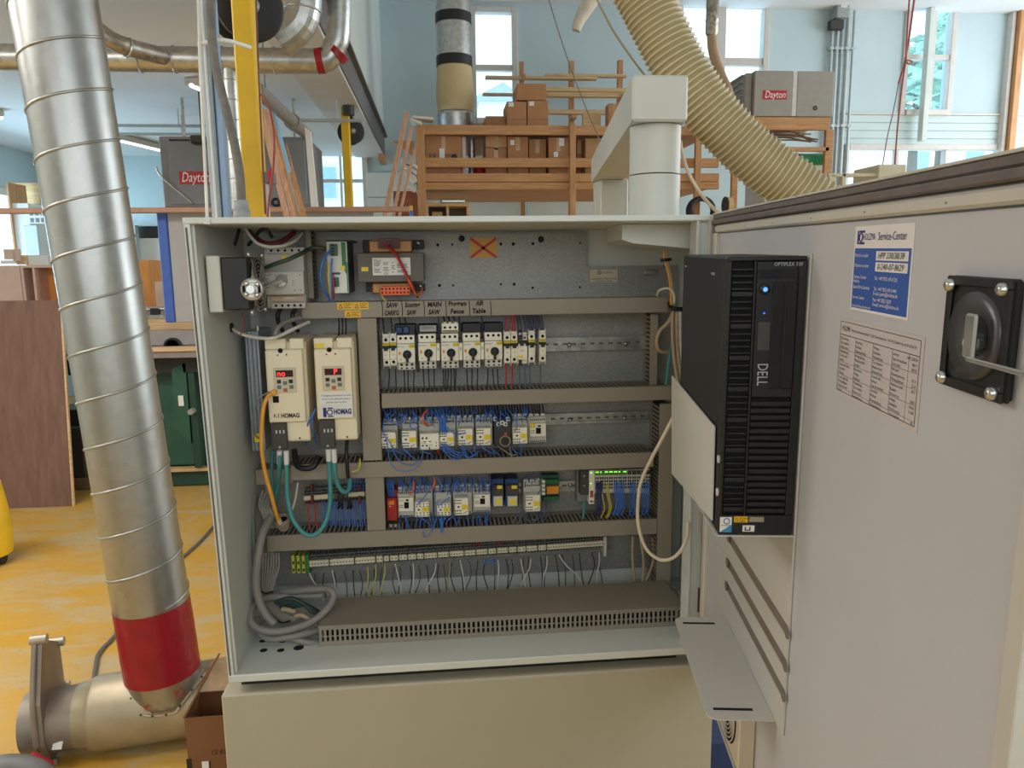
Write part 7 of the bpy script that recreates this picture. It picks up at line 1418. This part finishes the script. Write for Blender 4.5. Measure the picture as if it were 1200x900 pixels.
# ---- right-hand cable bundle
for i, (pts, m, r, lab) in enumerate((
    ([(778, 294, .18), (779, 305, .18), (783, 320, .17), (786, 340, .17), (786, 358, .17)], w_ora, .0026, 'orange cable of the bundle hanging at the upper right of the cabinet'),
    ([(781, 294, .18), (783, 310, .18), (787, 330, .17), (789, 356, .17)], w_tan, .003, 'tan cable of the bundle hanging at the upper right of the cabinet'),
    ([(789, 366, .16), (783, 378, .15), (773, 388, .15), (769.5, 400, .15), (773, 411, .16), (784, 412, .18)], w_tan, .0045, 'tan cable curling left out of the right-hand bundle'),
    ([(788, 366, .15), (788, 390, .14), (790, 420, .13), (794, 445, .12), (796, 470, .115)], w_tan, .0045, 'leftmost long tan cable hanging behind the computer'),
    ([(793, 366, .15), (793, 390, .14), (795, 420, .13), (799, 445, .12), (801, 470, .115)], w_tan, .0045, 'middle long tan cable hanging behind the computer'),
    ([(797, 366, .15), (797, 392, .14), (799, 420, .13), (803, 446, .12), (805, 466, .115)], w_wht, .0045, 'rightmost pale cable hanging behind the computer'),
    ([(799, 362, .17), (801, 372, .165), (802, 390, .165), (800, 420, .17), (795, 450, .18)], w_teal, .0048, 'teal cable right of the tan cables behind the computer'),
    ([(787, 405, .19), (783, 430, .20), (781, 450, .205)], w_teal, .0048, 'left teal cable below the right-hand bundle'),
    ([(784, 355, .2), (787, 361, .16), (800, 362, .16), (803, 359, .18)], w_blk, .005, 'black strap holding the right-hand cable bundle'),
    ([(770, 346, .19), (773, 340, .17), (784, 338, .165), (790, 346, .165), (790, 356, .17)], w_wht, .0028, 'thin pale lead looping above the right-hand bundle'),
    ([(775, 305, .18), (780, 304.5, .17), (786, 304, .18)], w_blk, .004, 'small black tie near the top of the right-hand bundle'))):
    wire(pts, r, m, lab, 'cable', None, 'bundle_cable' if 'strap' not in lab and 'tie' not in lab else 'cable_tie', n=8)
wire([(791, 485, .0), (777, 512, .02), (762, 540, .05), (751, 565, .06), (747.5, 590, .06), (748, 615, .06), (756, 641, .05), (771, 655, .02), (786, 655, .0), (798, 645, -.01), (805, 628, -.01), (806, 612, -.005)], .0042, M('cable_cream', (214, 198, 172), .5), 'long pale cable looping down from behind the computer side plate', 'cable', None, 'pale_cable', n=10)
for i, pts in enumerate(([(742, 629, .33), (741, 650, .32), (744, 684, .30)], [(750, 629, .33), (754, 655, .32), (753, 684, .30)], [(765, 629, .33), (766, 655, .32), (756, 684, .30)])): wire(pts, .0045, w_tan, ['left', 'middle', 'right'][i]+' brown cable behind the trunking at lower right', 'cable', None, 'brown_cable', n=8)
wire([(787, 688, .24), (795, 692, .2), (799, 700, .16), (800, 712, .125)], .004, w_gry, 'grey cable over the right end of the trunking', 'cable', None, 'grey_cable', n=8)
# ---- big grey cables at lower left
G = 'big grey cables at the lower left'
def big(pts, r, lab, m=w_gry): P = [U(*p) for p in pts]; return tag(MB().tube(P, r, m, n=14, k=6).build('supply_cable', loc=P[0]), lab, 'cable', G)
big([(318, 606, .24), (308, 625, .20), (303, 650, .175), (300, 680, .165), (304, 705, .155), (313, 722, .145), (322, 731, .14)], .0100, 'thick grey cable rising from the coil up past the duct end')
big([(330, 694, .25), (350, 692, .23), (375, 690, .21), (388, 692, .19), (391, 700, .18), (384, 713, .16), (366, 728, .14), (340, 737.5, .12), (318, 740, .11), (300, 735, .115), (293, 724, .13), (296, 712, .16), (312, 701, .21), (340, 699, .24), (378, 698, .25)], .0088, 'thick grey cable coiled in a wide loop in front of the trunking end')
big([(301, 724, .17), (303, 738, .14), (315, 748, .12), (335, 747, .12), (355, 743, .13), (372, 739, .15)], .0085, 'grey cable running from the coil into the top of the trunking')
big([(330, 744, .15), (345, 749, .13), (362, 753, .125), (376, 753, .135)], .0080, 'grey cable lying lowest in front of the trunking end')
big([(298, 580, .27), (296, 600, .25), (297.5, 640, .22), (299, 680, .21), (294, 705, .19), (291, 725, .18)], .0075, 'grey cable hugging the rear left corner of the cabinet', M('cable_dkgrey', (108, 106, 102), .5))
Gt = ('thin grey cable in the tied bundle under the left end of the duct', 'tied thin grey cables')
for i in range(7):
    px = 309+2.9*i; wire([(px, 648, .30), (px-1+.2*i, 665, .285), (308+1.9*i, 690, .255), (312+1.9*i, 708, .235), (324+2.4*i, 722, .21), (338+3.2*i, 731-1.4*i, .20)], .0022, M('cable_ltgrey', (160, 152, 140), .5, var=.05), Gt[0], 'cable', Gt[1], 'thin_cable', n=8)
for i in range(5): px = 304+3*i; wire([(px+4, 575+3*i, .31), (px, 592+i, .28), (px+5, 605, .27), (px+10, 618, .28)], .0034, MATS['cable_ltgrey'], 'thin grey cable bent behind the orange network cable', 'cable', 'thin cables behind the orange cable', 'thin_cable', n=8)
for i, (a, b, y) in enumerate(((305.5, 320, 692.5), (329.5, 335, 727))): p = U((a+b)/2, y, .235 if i == 0 else .195); tag(MB().tube([p+Vector((-.016, 0, .002)), p+Vector((0, -.014, 0)), p+Vector((.016, 0, -.002))], .0022, w_blk, n=6).build('cable_tie'), ['black cable tie around the thin grey bundle', 'lower black cable tie on the thin grey bundle'][i], 'cable tie')
Gd = ('dark green cable bundled inside the coil of grey cable', 'dark green cables inside the coil')
for i in range(5): wire([(322+3*i, 706+2*i, .22), (340+4*i, 701+2*i, .22), (356+4*i, 708+2*i, .215), (366+3*i, 718+i, .205)], .0052, M('cable_darkgreen', (44, 62, 56), .5), Gd[0], 'cable', Gd[1], 'dark_cable', n=8)
wire([(331, 714, .19), (338, 715, .185), (345, 717, .19)], .006, w_tan, 'short brown cable end inside the coil', 'cable', None, 'cable_end', n=10)
wire([(346, 722, .17), (354, 721, .165), (364, 727, .165), (372, 733, .17)], .0055, w_tan, 'brownish cable curving in the middle of the coil', 'cable', None, 'cable_end', n=10)
wire([(349, 566, .27), (346, 585, .28), (341, 602, .28)], .0028, w_wht, 'thin white lead hanging behind the U-shaped teal cable', 'cable', None, 'white_lead')
big([(345, 527, .26), (348, 545, .235), (358, 549, .225), (368, 546, .225), (373, 535, .24)], .0072, 'black cable hooked between the lower ends of the drives', w_blk)
for i, pts in enumerate(([(407, 512, .24), (406, 530, .215), (407, 548, .21), (408, 560, .215)], [(422, 538, .25), (420, 550, .235), (412, 553, .23)])): wire(pts, .0048 if i == 0 else .0022, w_blk if i == 0 else w_yel, ['black shielded lead hanging under the right drive', 'yellow green wire curving under the right drive'][i], 'wire')
Gk = ('tangled black ferrule lead over the short terminal row', 'tangled black leads')
for i in range(7): a = 400+1.6*i; wire([(a, 572, .30), (a-3+rw.uniform(-4, 4), 582, .292), (a+rw.uniform(-5, 5), 590, .292), (a+rw.uniform(-6, 6), 596, .30)], .0026, w_blk, Gk[0], 'wire', Gk[1])
# ============================================================ DOOR
dh = ray(645, 291).normalized(); h0 = UZ(836, 252, H)
e1 = -dh; e3 = (EZ-e1*e1.z).normalized(); e2 = e1.cross(e3)      # e2 points into the viewed face
h0 = h0-e3*H
DM = Matrix.Identity(4)
for i in range(3): DM[i][0] = e1[i]; DM[i][1] = -e2[i]; DM[i][2] = e3[i]; DM[i][3] = h0[i]
def DP(x, y, pl, val):                    # pixel -> door coordinates (along, towards viewer, up)
    n = {'u': e1, 'w': e2, 'v': e3}[pl]; r = ray(x, y); t = ((h0+n*val-CAM).dot(n))/r.dot(n); p = CAM+r*t-h0
    return Vector((p.dot(e1), p.dot(e2), p.dot(e3)))
door = bpy.data.objects.new('door', None); door.empty_display_size = .05; COL.objects.link(door)
ORIG[door.name] = Vector((0, 0, 0)); door.parent = cab; door.matrix_local = Matrix.Translation(-Vector(cab.location)) @ DM
m_door = M('door_grey', (190, 188, 190), .4, var=.02, scale=6, bump=.05, bscale=260)
m_doorlip = M('door_lip', (196, 190, 178), .4, var=.03)
DL, DT, DB = 1.15, 1.026, -.028
def dbox(mb, u0, u1, w0, w1, v0, v1, m, b=.001): return mb.box(u0, u1, -w1, -w0, v0, v1, m, b)
mb = MB(); dbox(mb, .02, DL, -.03, -.006, DB, DT-.002, m_door, .004); mb.build('door_skin', door, local=True)
mb = MB(); dbox(mb, .16, DL-.01, -.006, 0, DB+.06, .982, m_door); dbox(mb, .075, .16, -.006, 0, DB+.06, .982, m_door); mb.build('inner_panel', door, local=True)
mb = MB()   # rolled rim
dbox(mb, .012, DL+.022, -.03, .004, DT-.003, DT, m_doorlip, .0005); dbox(mb, .012, DL+.022, -.03, .012, DB, DB+.006, m_doorlip); dbox(mb, .012, .018, -.03, .012, DB+.006, DT-.006, m_doorlip); dbox(mb, DL+.016, DL+.022, -.03, .012, DB+.006, DT-.006, m_doorlip)
dbox(mb, DL-.002, DL+.016, -.006, .010, DB+.006, DT-.006, m_doorlip)
mb.build('rim', door, local=True)
mb = MB()
for a in (0, 1):
    dbox(mb, .019, DL-.004, -.0055, .004+.004*a, DT-.0135-.011*a, DT-.0035-.011*a, m_gask, .002)
    dbox(mb, .019+.012*a, .030+.012*a, -.0055, .004+.004*a, DB+.03, DT-.027, m_gask, .002)
    dbox(mb, .043, DL-.004, -.0055, .004+.004*a, DB+.0085+.0085*a, DB+.0165+.0085*a, m_gask, .002)
mb.build('gasket', door, local=True)
mb = MB(); dbox(mb, .045, DL-.005, -.0055, .006, .984, .999, m_doorlip, .003); dbox(mb, .045, .074, -.0055, .010, DB+.045, .983, m_doorlip, .003); dbox(mb, .075, DL-.005, -.0055, .010, DB+.027, DB+.058, m_doorlip, .003); mb.build('inner_frame', door, local=True)
mb = MB()
for k_ in range(34): mb.cyl((.22+.025*k_, -.0055, .991), (.22+.025*k_, -.0067, .991), .0014, M('weld_dot', (150, 140, 130), .5), n=6) if k_ % 7 == 3 else None
mb.build('weld_marks', door, local=True)
# hinge
hp = U(822, 703, .01); hb = MB().cyl((hp.x, .012, hp.z-.03), (hp.x, .012, hp.z+.03), .009, M('hinge_dark', (70, 66, 62), .5, .4), n=14).box(hp.x-.02, hp.x+.006, .014, .028, hp.z-.028, hp.z+.025, MATS['hinge_dark'], .002); hb.build('hinge', cab)
# labels on the door
m_lblue = M('label_blue', (58, 92, 168), .45, var=.03); m_lwhite = M('label_white', (228, 220, 218), .4, var=.02); m_lgrey = M('label_grey', (196, 186, 184), .45, var=.02); navy = M('logo_navy', (34, 34, 110), .5)
EU, EV = EX, EZ
def dtext(mb, s, u, v, size, m, w=.0014, al='LEFT', maxw=None): return mb.text(s, (u, -w, v), EX, EZ, size, m, al, 0, maxw)
u0, u1, v0, v1 = .785, .930, .8795, .976
sl = MB(); dbox(sl, u0, u1, .0002, .0008, v0, v1, m_lwhite, 0); dbox(sl, u0+.003, u1-.003, .0008, .001, v0+.003, v0+.0715, m_lblue, 0)
dbox(sl, u0+.062, u1-.008, .001, .0012, v0+.0585, v0+.0685, m_lwhite, 0); dbox(sl, u0+.062, u1-.008, .001, .0012, v0+.0465, v0+.0565, m_lwhite, 0)
dbox(sl, u0+.008, u0+.012, .0008, .0011, v1-.0205, v1-.005, navy, 0); dbox(sl, u0+.0135, u0+.028, .0008, .0011, v1-.0075, v1-.005, navy, 0); dbox(sl, u0+.0135, u0+.028, .0008, .0011, v1-.0205, v1-.018, navy, 0)
sl.ring((u0+.0185, -.0012, v1-.0127), -EY, .0045, .0008, navy, n=18, k=4)
dtext(sl, 'HOLZMA', u0+.0245, v1-.0125, .0105, navy, maxw=.032); dtext(sl, 'Service-Center', u0+.064, v1-.0125, .0125, navy, maxw=.066)
for s_, u_, v_, z_ in (('Machine model', .006, .0635, .0058), ('Machine number', .006, .052, .0058), ('Service Center', .006, .039, .0058), ('Hotline', .006, .034, .0055), ('Spare Parts Service', .006, .0275, .0058), ('Service Center', .006, .0155, .0055), ('Tel. +49 7053 69-0 320', .062, .039, .0058), ('Tel. +49 7053 69-0 444', .062, .0275, .0058), ('E-mail: parts@holzma.de', .062, .0225, .0058), ('Fax +49 7053 5070', .062, .0155, .0058), ('E-mail: service@holzma.de', .062, .0105, .0058), ('Holzma Plattenaufteiltechnik', .006, .0055, .0045)): dtext(sl, s_, u0+u_, v0+v_, z_, m_lwhite)
for s_, v_ in (('HPP 230/38/38', .0635), ('0-240-07-8629', .0515)): sl.text(s_, (u0+.067, -.0016, v0+v_), EX, EZ, .0095, m_ink, 'LEFT', .3, .062)
o = sl.build('service_label', door, local=True); o['label'] = 'blue and white service centre label'
u0, u1, v0, v1 = .755, .968, .7725, .8675
sl = MB(); dbox(sl, u0, u1, .0002, .0008, v0, v1, m_lgrey, 0)
iu0, iu1, iv0, iv1 = u0+.005, u1-.006, v0+.005, v1-.004
for q in ((iu0, iu1, iv1-.0007, iv1), (iu0, iu1, iv0, iv0+.0007), (iu0, iu0+.0008, iv0, iv1), (iu1-.0008, iu1, iv0, iv1), (iu0, iu1, iv1-.0165, iv1-.0158)): dbox(sl, q[0], q[1], .0008, .001, q[2], q[3], m_ink, 0)
dtext(sl, 'HOLZMA', iu0+.006, iv1-.008, .0085, m_ink, maxw=.025); dtext(sl, 'Plattenaufteiltechnik GmbH  75365 Calw-Holzbronn  Tel 0 70 53/69-0  Fax 0 70 53/50 70', iu0+.036, iv1-.0085, .0042, m_ink, maxw=.158)
words = ['Maschinentyp', 'Machine model', 'Type de machine', 'Tipo maquina', 'Baujahr', 'Year built', 'Annee constr.', 'Nennstrom', 'Full load', 'Netzspannung', 'Voltage', 'Steuerspannung', 'Control volt.', 'Schaltplan', 'Wiring diagram', 'Schema']
for r_ in range(13):
    v_ = iv1-.0205-.0053*r_
    if r_ % 3 == 0 and r_: dbox(sl, iu0, iu1, .0008, .00095, v_+.0027, v_+.0030, m_ink, 0)
    for c_, off in enumerate((.004, .05, .098, .145)): dtext(sl, words[(r_*3+c_*5) % 16], iu0+off, v_, .0046, m_ink)
    if r_ % 4 != 3: dtext(sl, ['HPP 230/38', '460 V', '60 Hz', '0-240-07-8629', '35 A', '22 A', '24 V', '115 V', '2002', '18 kA', '0-240', '3 Ph', 'PE'][r_], iu1-.003, v_, .0046, m_ink, al='RIGHT')
for off in (.048, .096, .143, .18): dbox(sl, iu0+off, iu0+off+.0003, .0008, .00095, iv0, iv1-.016, m_ink, 0)
o = sl.build('data_label', door, local=True); o['label'] = 'grey printed data label with a fine table'
# door handle fixture
u0, u1, v0, v1 = 1.018, 1.112, .832, .928; cu, cv = (u0+u1)/2, (v0+v1)/2
mb = MB(); dbox(mb, u0, u1, .0003, .008, v0, v1, m_black, .003)
for q in ((u0, u1, v1-.008, v1), (u0, u1, v0, v0+.008), (u0, u0+.008, v0+.008, v1-.008), (u1-.008, u1, v0+.008, v1-.008)): dbox(mb, *q[:2], .008, .011, *q[2:], m_black, .001)
hd = mb.build('handle_plate', door, local=True); hd['label'] = 'square black switch handle plate with a metal driver'
MB().lathe((cu, -.008, cv), -EY, [(0, .037), (.004, .036), (.001, .020), (-.002, .012)], M('cone_grey', (84, 82, 84), .3, .4, var=.08), n=36).build('cone', hd, local=True)
for a in (u0+.008, u1-.01):
    for b in (v0+.007, v1-.008): MB().lathe((a, -.0112, b), -EY, [(0, .0055), (.004, .005), (.0055, .0025)], m_chrome, n=14).build('screw', hd, local=True)
mb = MB(); mb.box(cu+.010, cu+.026, -.024, -.020, cv-.016, cv+.02, m_chrome, .003); mb.cyl((cu+.005, -.004, cv-.004), (cu+.016, -.020, cv-.004), .007, m_chrome, n=14); mb.box(cu+.02, cu+.11, -.026, -.0215, cv-.018, cv-.014, m_chrome, .001); mb.build('metal_driver', hd, local=True)
# lower filter fan in the door
P_ = DP(862, 846, 'w', .01); Q_ = DP(890, 846, 'w', .01); S_ = DP(878, 888, 'w', .01)
mb = MB(); fu0, fu1, fv0, fv1 = .335, .50, .035, .185; dbox(mb, fu0, fu1, .0003, .03, fv0, fv1, M('fan_beige', (200, 184, 160), .5, var=.04), .003); ff = mb.build('vent_fan', door, local=True); ff['label'] = 'beige vent fan low on the door'
mb = MB().disc(((fu0+fu1)/2, -.0304, (fv0+fv1)/2), -EY, .064, m_hole, 30); mb.build('vent_opening', ff, local=True); mb = MB()
for k_ in range(8): mb.ring(((fu0+fu1)/2, -.033, (fv0+fv1)/2), -EY, .010+.0072*k_, .0013, m_doorlip, n=28, k=5)
mb.build('vent_guard', ff, local=True)
# ---- computer bracket (tray, slotted back plate, side plate)
br = bpy.data.objects.new('computer_bracket', None); COL.objects.link(br); br.matrix_world = DM; ORIG[br.name] = Vector((0, 0, 0)); tag(br, 'pale sheet steel bracket with slotted back and tray holding the computer on the door', 'bracket')
m_br = M('bracket_grey', (196, 192, 184), .4, var=.02, scale=6)
mb = MB(); bu0, bu1, bv0, bv1 = .19, .645, .212, .944
sv = [(.372, .392), (.318, .338), (.268, .288)]
zz_ = [bv0]+[q for p in sv[::-1] for q in p]+[bv1]
for i in range(0, len(zz_), 2): dbox(mb, bu0, bu1, .0005, .004, zz_[i], zz_[i+1], m_br, .0005)
for a, b in sv: dbox(mb, bu0, .265, .0005, .004, a, b, m_br, 0); dbox(mb, .643, bu1, .0005, .004, a, b, m_br, 0)
mb.build('back_plate', br, local=True)
mb = MB()
for a, b in sv: dbox(mb, .262, .647, .0044, .0058, a, b, M('slot_brown', (128, 116, 104), .7, var=.1), .0006) if False else dbox(mb, .266, .642, .0007, .0022, a+.0003, b-.0003, M('slot_brown', (118, 106, 96), .7, var=.1), 0)
for a, b in sv:
    for u_ in (.266, .642): mb.cyl((u_, -.0042, (a+b)/2), (u_, -.0055, (a+b)/2), .0098, MATS['slot_brown'], n=14)
mb.build('slots', br, local=True)
ct = [DP(790, 723, 'v', .212), DP(829, 842, 'v', .212), DP(913, 845, 'v', .212), DP(865, 724, 'v', .212)]
tu0, tu1 = (ct[0].x+ct[3].x)/2, (ct[1].x+ct[2].x)/2; tw = (ct[0].y+ct[1].y)/2
def rpoly(u0, u1, w0, w1, v, t_, r_, m):
    pts = [(u0, w0)]
    for cu_, cw_, a0 in ((u0+r_, w1-r_, 180), (u1-r_, w1-r_, 90)):
        for k_ in range(6): a = R(a0-18*k_); pts.append((cu_+r_*math.cos(a), cw_+r_*math.sin(a)))
    pts.append((u1, w0)); return MB().prism([Vector((a, -b, v)) for a, b in pts], (0, 0, -t_), m)
rpoly(tu0, tu1, .0045, tw, .212, .0022, .018, m_br).build('tray', br, local=True)
mb = MB()
for a in (tu0+.022, tu1-.03): dbox(mb, a, a+.006, .032, tw-.014, .2121, .2126, m_hole, 0)
mb.build('tray_slots', br, local=True)
pc = [DP(788, 440, 'w', .117), DP(838, 500, 'w', .117), DP(835, 610, 'w', .117), DP(788, 555, 'w', .117)]
MB().prism([Vector((p.x, -.1165, p.z)) for p in pc], (0, -.0022, 0), m_br).build('side_plate', br, local=True)
mb = MB(); zb_ = min(pc[2].z, .538); dbox(mb, .26, .645, .0045, .1165, zb_-.003, zb_-.0008, m_br, 0); mb.build('support_shelf', br, local=True)
mb = MB()
for v_ in (.60, .65): mb.cyl((.634, -.1135, v_), (.634, -.1155, v_), .006, m_br, n=14)
mb.build('rivet', br, local=True)
# ---- black computer
PCu0, PCu1, PCv0, PCv1, PCw0, PCw1 = .300, .645, zb_+.0005, .941, .006, .1145
comp = bpy.data.objects.new('desktop_computer', None); COL.objects.link(comp); comp.matrix_world = DM; ORIG[comp.name] = Vector((0, 0, 0)); tag(comp, 'black desktop computer standing upright in the bracket on the open door', 'computer')
m_pc = M('pc_black', (20, 20, 22), .42, var=.08, scale=30); m_pcs = M('pc_steel', (24, 24, 26), .5, .1, var=.06); m_pcg = M('pc_gloss', (16, 16, 18), .25)
mb = MB(); dbox(mb, PCu0, PCu1-.03, PCw0, PCw1, PCv0, PCv1, m_pcs, .003); mb.build('case', comp, local=True)
mb = MB(); dbox(mb, PCu1-.0295, PCu1-.008, PCw0, PCw1, PCv0, PCv1, m_pc, .003); 
hgt = PCv1-PCv0; f0 = PCu1-.008
dbox(mb, f0, PCu1, PCw0+.001, PCw1-.001, PCv1-.006, PCv1, m_pc, .001); dbox(mb, f0, PCu1, PCw0+.001, PCw1-.001, PCv0, PCv0+.03, m_pc, .001); dbox(mb, f0, PCu1, PCw0+.001, PCw0+.012, PCv0+.03, PCv1-.006, m_pc, .001); dbox(mb, f0, PCu1, PCw1-.006, PCw1-.001, PCv0+.03, PCv1-.006, m_pc, .001)
dbox(mb, f0, f0+.0015, PCw0+.012, PCw1-.006, PCv0+.03, PCv1-.006, m_hole, 0)
mb.build('front_frame', comp, local=True)
mb = MB()
for k_ in range(40):                                                     # left ventilation column, angled fins
    v_ = PCv0+.035+k_*(hgt-.045)/40
    dbox(mb, f0+.0016, PCu1-.001, PCw1-.036, PCw1-.007, v_, v_+.0028+.004*(k_ % 5 == 0), m_pc, .0005)
dbox(mb, f0+.0016, PCu1, PCw1-.0395, PCw1-.0365, PCv0+.03, PCv1-.006, m_pc, .0005); mb.build('side_grille', comp, local=True)
vsp = PCv0+hgt*.51
mb = MB()
n_ = 17
for k_ in range(n_): v_ = PCv0+.033+k_*(vsp-PCv0-.036)/n_; dbox(mb, f0+.0016, PCu1-.0005, PCw0+.0125, PCw1-.040, v_, v_+.0068, m_pc, .0008)
mb.build('front_grille', comp, local=True)
mb = MB(); dbox(mb, f0+.0016, PCu1-.001, PCw0+.0125, PCw1-.040, vsp, PCv1-.0065, m_pc, .001); pnl = mb.build('front_panel', comp, local=True)
mb = MB(); dbox(mb, PCu1-.0008, PCu1+.001, PCw0+.0125, PCw0+.028, vsp+.012, PCv1-.035, m_pcg, .0008); dbox(mb, PCu1-.0008, PCu1+.0006, PCw0+.030, PCw0+.046, vsp+.012, PCv1-.035, m_pcg, .0008); mb.build('drive_bays', comp, local=True)
mb = MB(); dbox(mb, PCu1-.0008, PCu1+.0006, PCw0+.0125, PCw1-.042, PCv1-.03, PCv1-.018, m_pcg, .0005); mb.build('drive_flap', comp, local=True)
mb = MB(); dbox(mb, PCu1-.0008, PCu1+.0004, PCw1-.062, PCw1-.045, PCv1-.13, PCv1-.09, m_dgrey, .0005); mb.build('port_door', comp, local=True)
wpb, wl = PCw1-.052, PCw1-.0525
mb = MB().lathe((PCu1-.0008, -(wpb), PCv1-.045), EX, [(0, .008), (.002, .0075), (.0025, .005)], m_pcg, n=20); pb_ = mb.build('power_button', comp, local=True)
MB().disc((PCu1+.002, -wpb, PCv1-.045), EX, .0032, EM('led_blue', (70, 130, 255), 2.2), 14).build('button_light', pb_, local=True)
MB().disc((PCu1-.0004, -(wl), PCv1-.078), EX, .0013, EM('led_blue2', (60, 90, 255), 2), 10).build('drive_light', comp, local=True)
# front lettering runs down the face: front plane x = PCu1, right = -w -> +y local
fx = PCu1+.0013; YY = Vector((0, 1, 0))
mb = MB().text('DELL', (fx, -(PCw1-.053), PCv1-.148), -EZ, YY, .021, M('logo_silver', (196, 198, 200), .3, .5), 'LEFT', 0, .031); mb.build('maker_mark', comp, local=True)
mb = MB().text('OPTIPLEX 320', (PCu1+.0012, -(PCw0+.046), PCv1-.011), YY, EZ, .007, MATS['logo_silver'], 'LEFT', 0, .038); mb.build('model_mark', comp, local=True)
def fsticker(name, w0, w1, v0, v1, m, lab=None):
    o = MB(); o.box(PCu1+.0002, PCu1+.0008, -w1, -w0, v0, v1, m); return o
o = fsticker('s', PCw1-.020, PCw1-.003, PCv0+.004, PCv0+.027, m_paper); o.prism([(PCu1+.0012, -(PCw1-.003), PCv0+.004), (PCu1+.0012, -(PCw1-.020), PCv0+.004), (PCu1+.0012, -(PCw1-.020), PCv0+.016), (PCu1+.0012, -(PCw1-.006), PCv0+.006)], (-.0003, 0, 0), M('sticker_blue', (60, 140, 180), .4)); o.ring((PCu1+.0014, -(PCw1-.0125), PCv0+.021), EX, .0042, .0006, navy, n=14, k=4); o.text('pentium', (PCu1+.0014, -(PCw1-.0045), PCv0+.0148), YY, EZ, .0042, navy); o.build('chip_sticker', comp, local=True)
o = fsticker('s', PCw1-.043, PCw1-.023, PCv0+.019, PCv0+.028, MATS['sticker_yellow']); o.text('AC POWER', (PCu1+.0012, -(PCw1-.024), PCv0+.025), YY, EZ, .0044, m_ink); o.text('CE 0682', (PCu1+.0012, -(PCw1-.024), PCv0+.0212), YY, EZ, .0044, m_ink); o.build('yellow_sticker', comp, local=True)
o = fsticker('s', PCw1-.066, PCw1-.045, PCv0+.020, PCv0+.0275, M('sticker_tan', (156, 148, 128), .4)); o.build('silver_sticker', comp, local=True)
o = fsticker('s', PCw1-.053, PCw1-.036, PCv0+.005, PCv0+.0145, m_paper); o.box(PCu1+.0008, PCu1+.001, -(PCw1-.0408), -(PCw1-.0390), PCv0+.0065, PCv0+.0125, m_ink).box(PCu1+.0008, PCu1+.001, -(PCw1-.0475), -(PCw1-.0457), PCv0+.0065, PCv0+.0125, m_ink).box(PCu1+.0008, PCu1+.001, -(PCw1-.0408), -(PCw1-.0475), PCv0+.0065, PCv0+.0080, m_ink); o.build('badge_sticker', comp, local=True)
mb = MB(); dbox(mb, .32, .33, PCw1, PCw1+.001, PCv1-.022, PCv1-.019, m_chrome, 0); dbox(mb, .545, .565, PCw1, PCw1+.001, PCv1-.028, PCv1-.024, m_chrome, 0); mb.build('side_catch', comp, local=True)
# blue machine side behind the base, seen under the tray
g0 = U(826, 880, .5); tag(MB().box(1.155, 1.8, .14, 1.0, FLOOR, U(845, 825, .3).z, M('machine_blue', (44, 62, 104), .5, var=.06), .01).build('blue_machine'), 'dark blue machine side seen between the base and the door', 'machine')
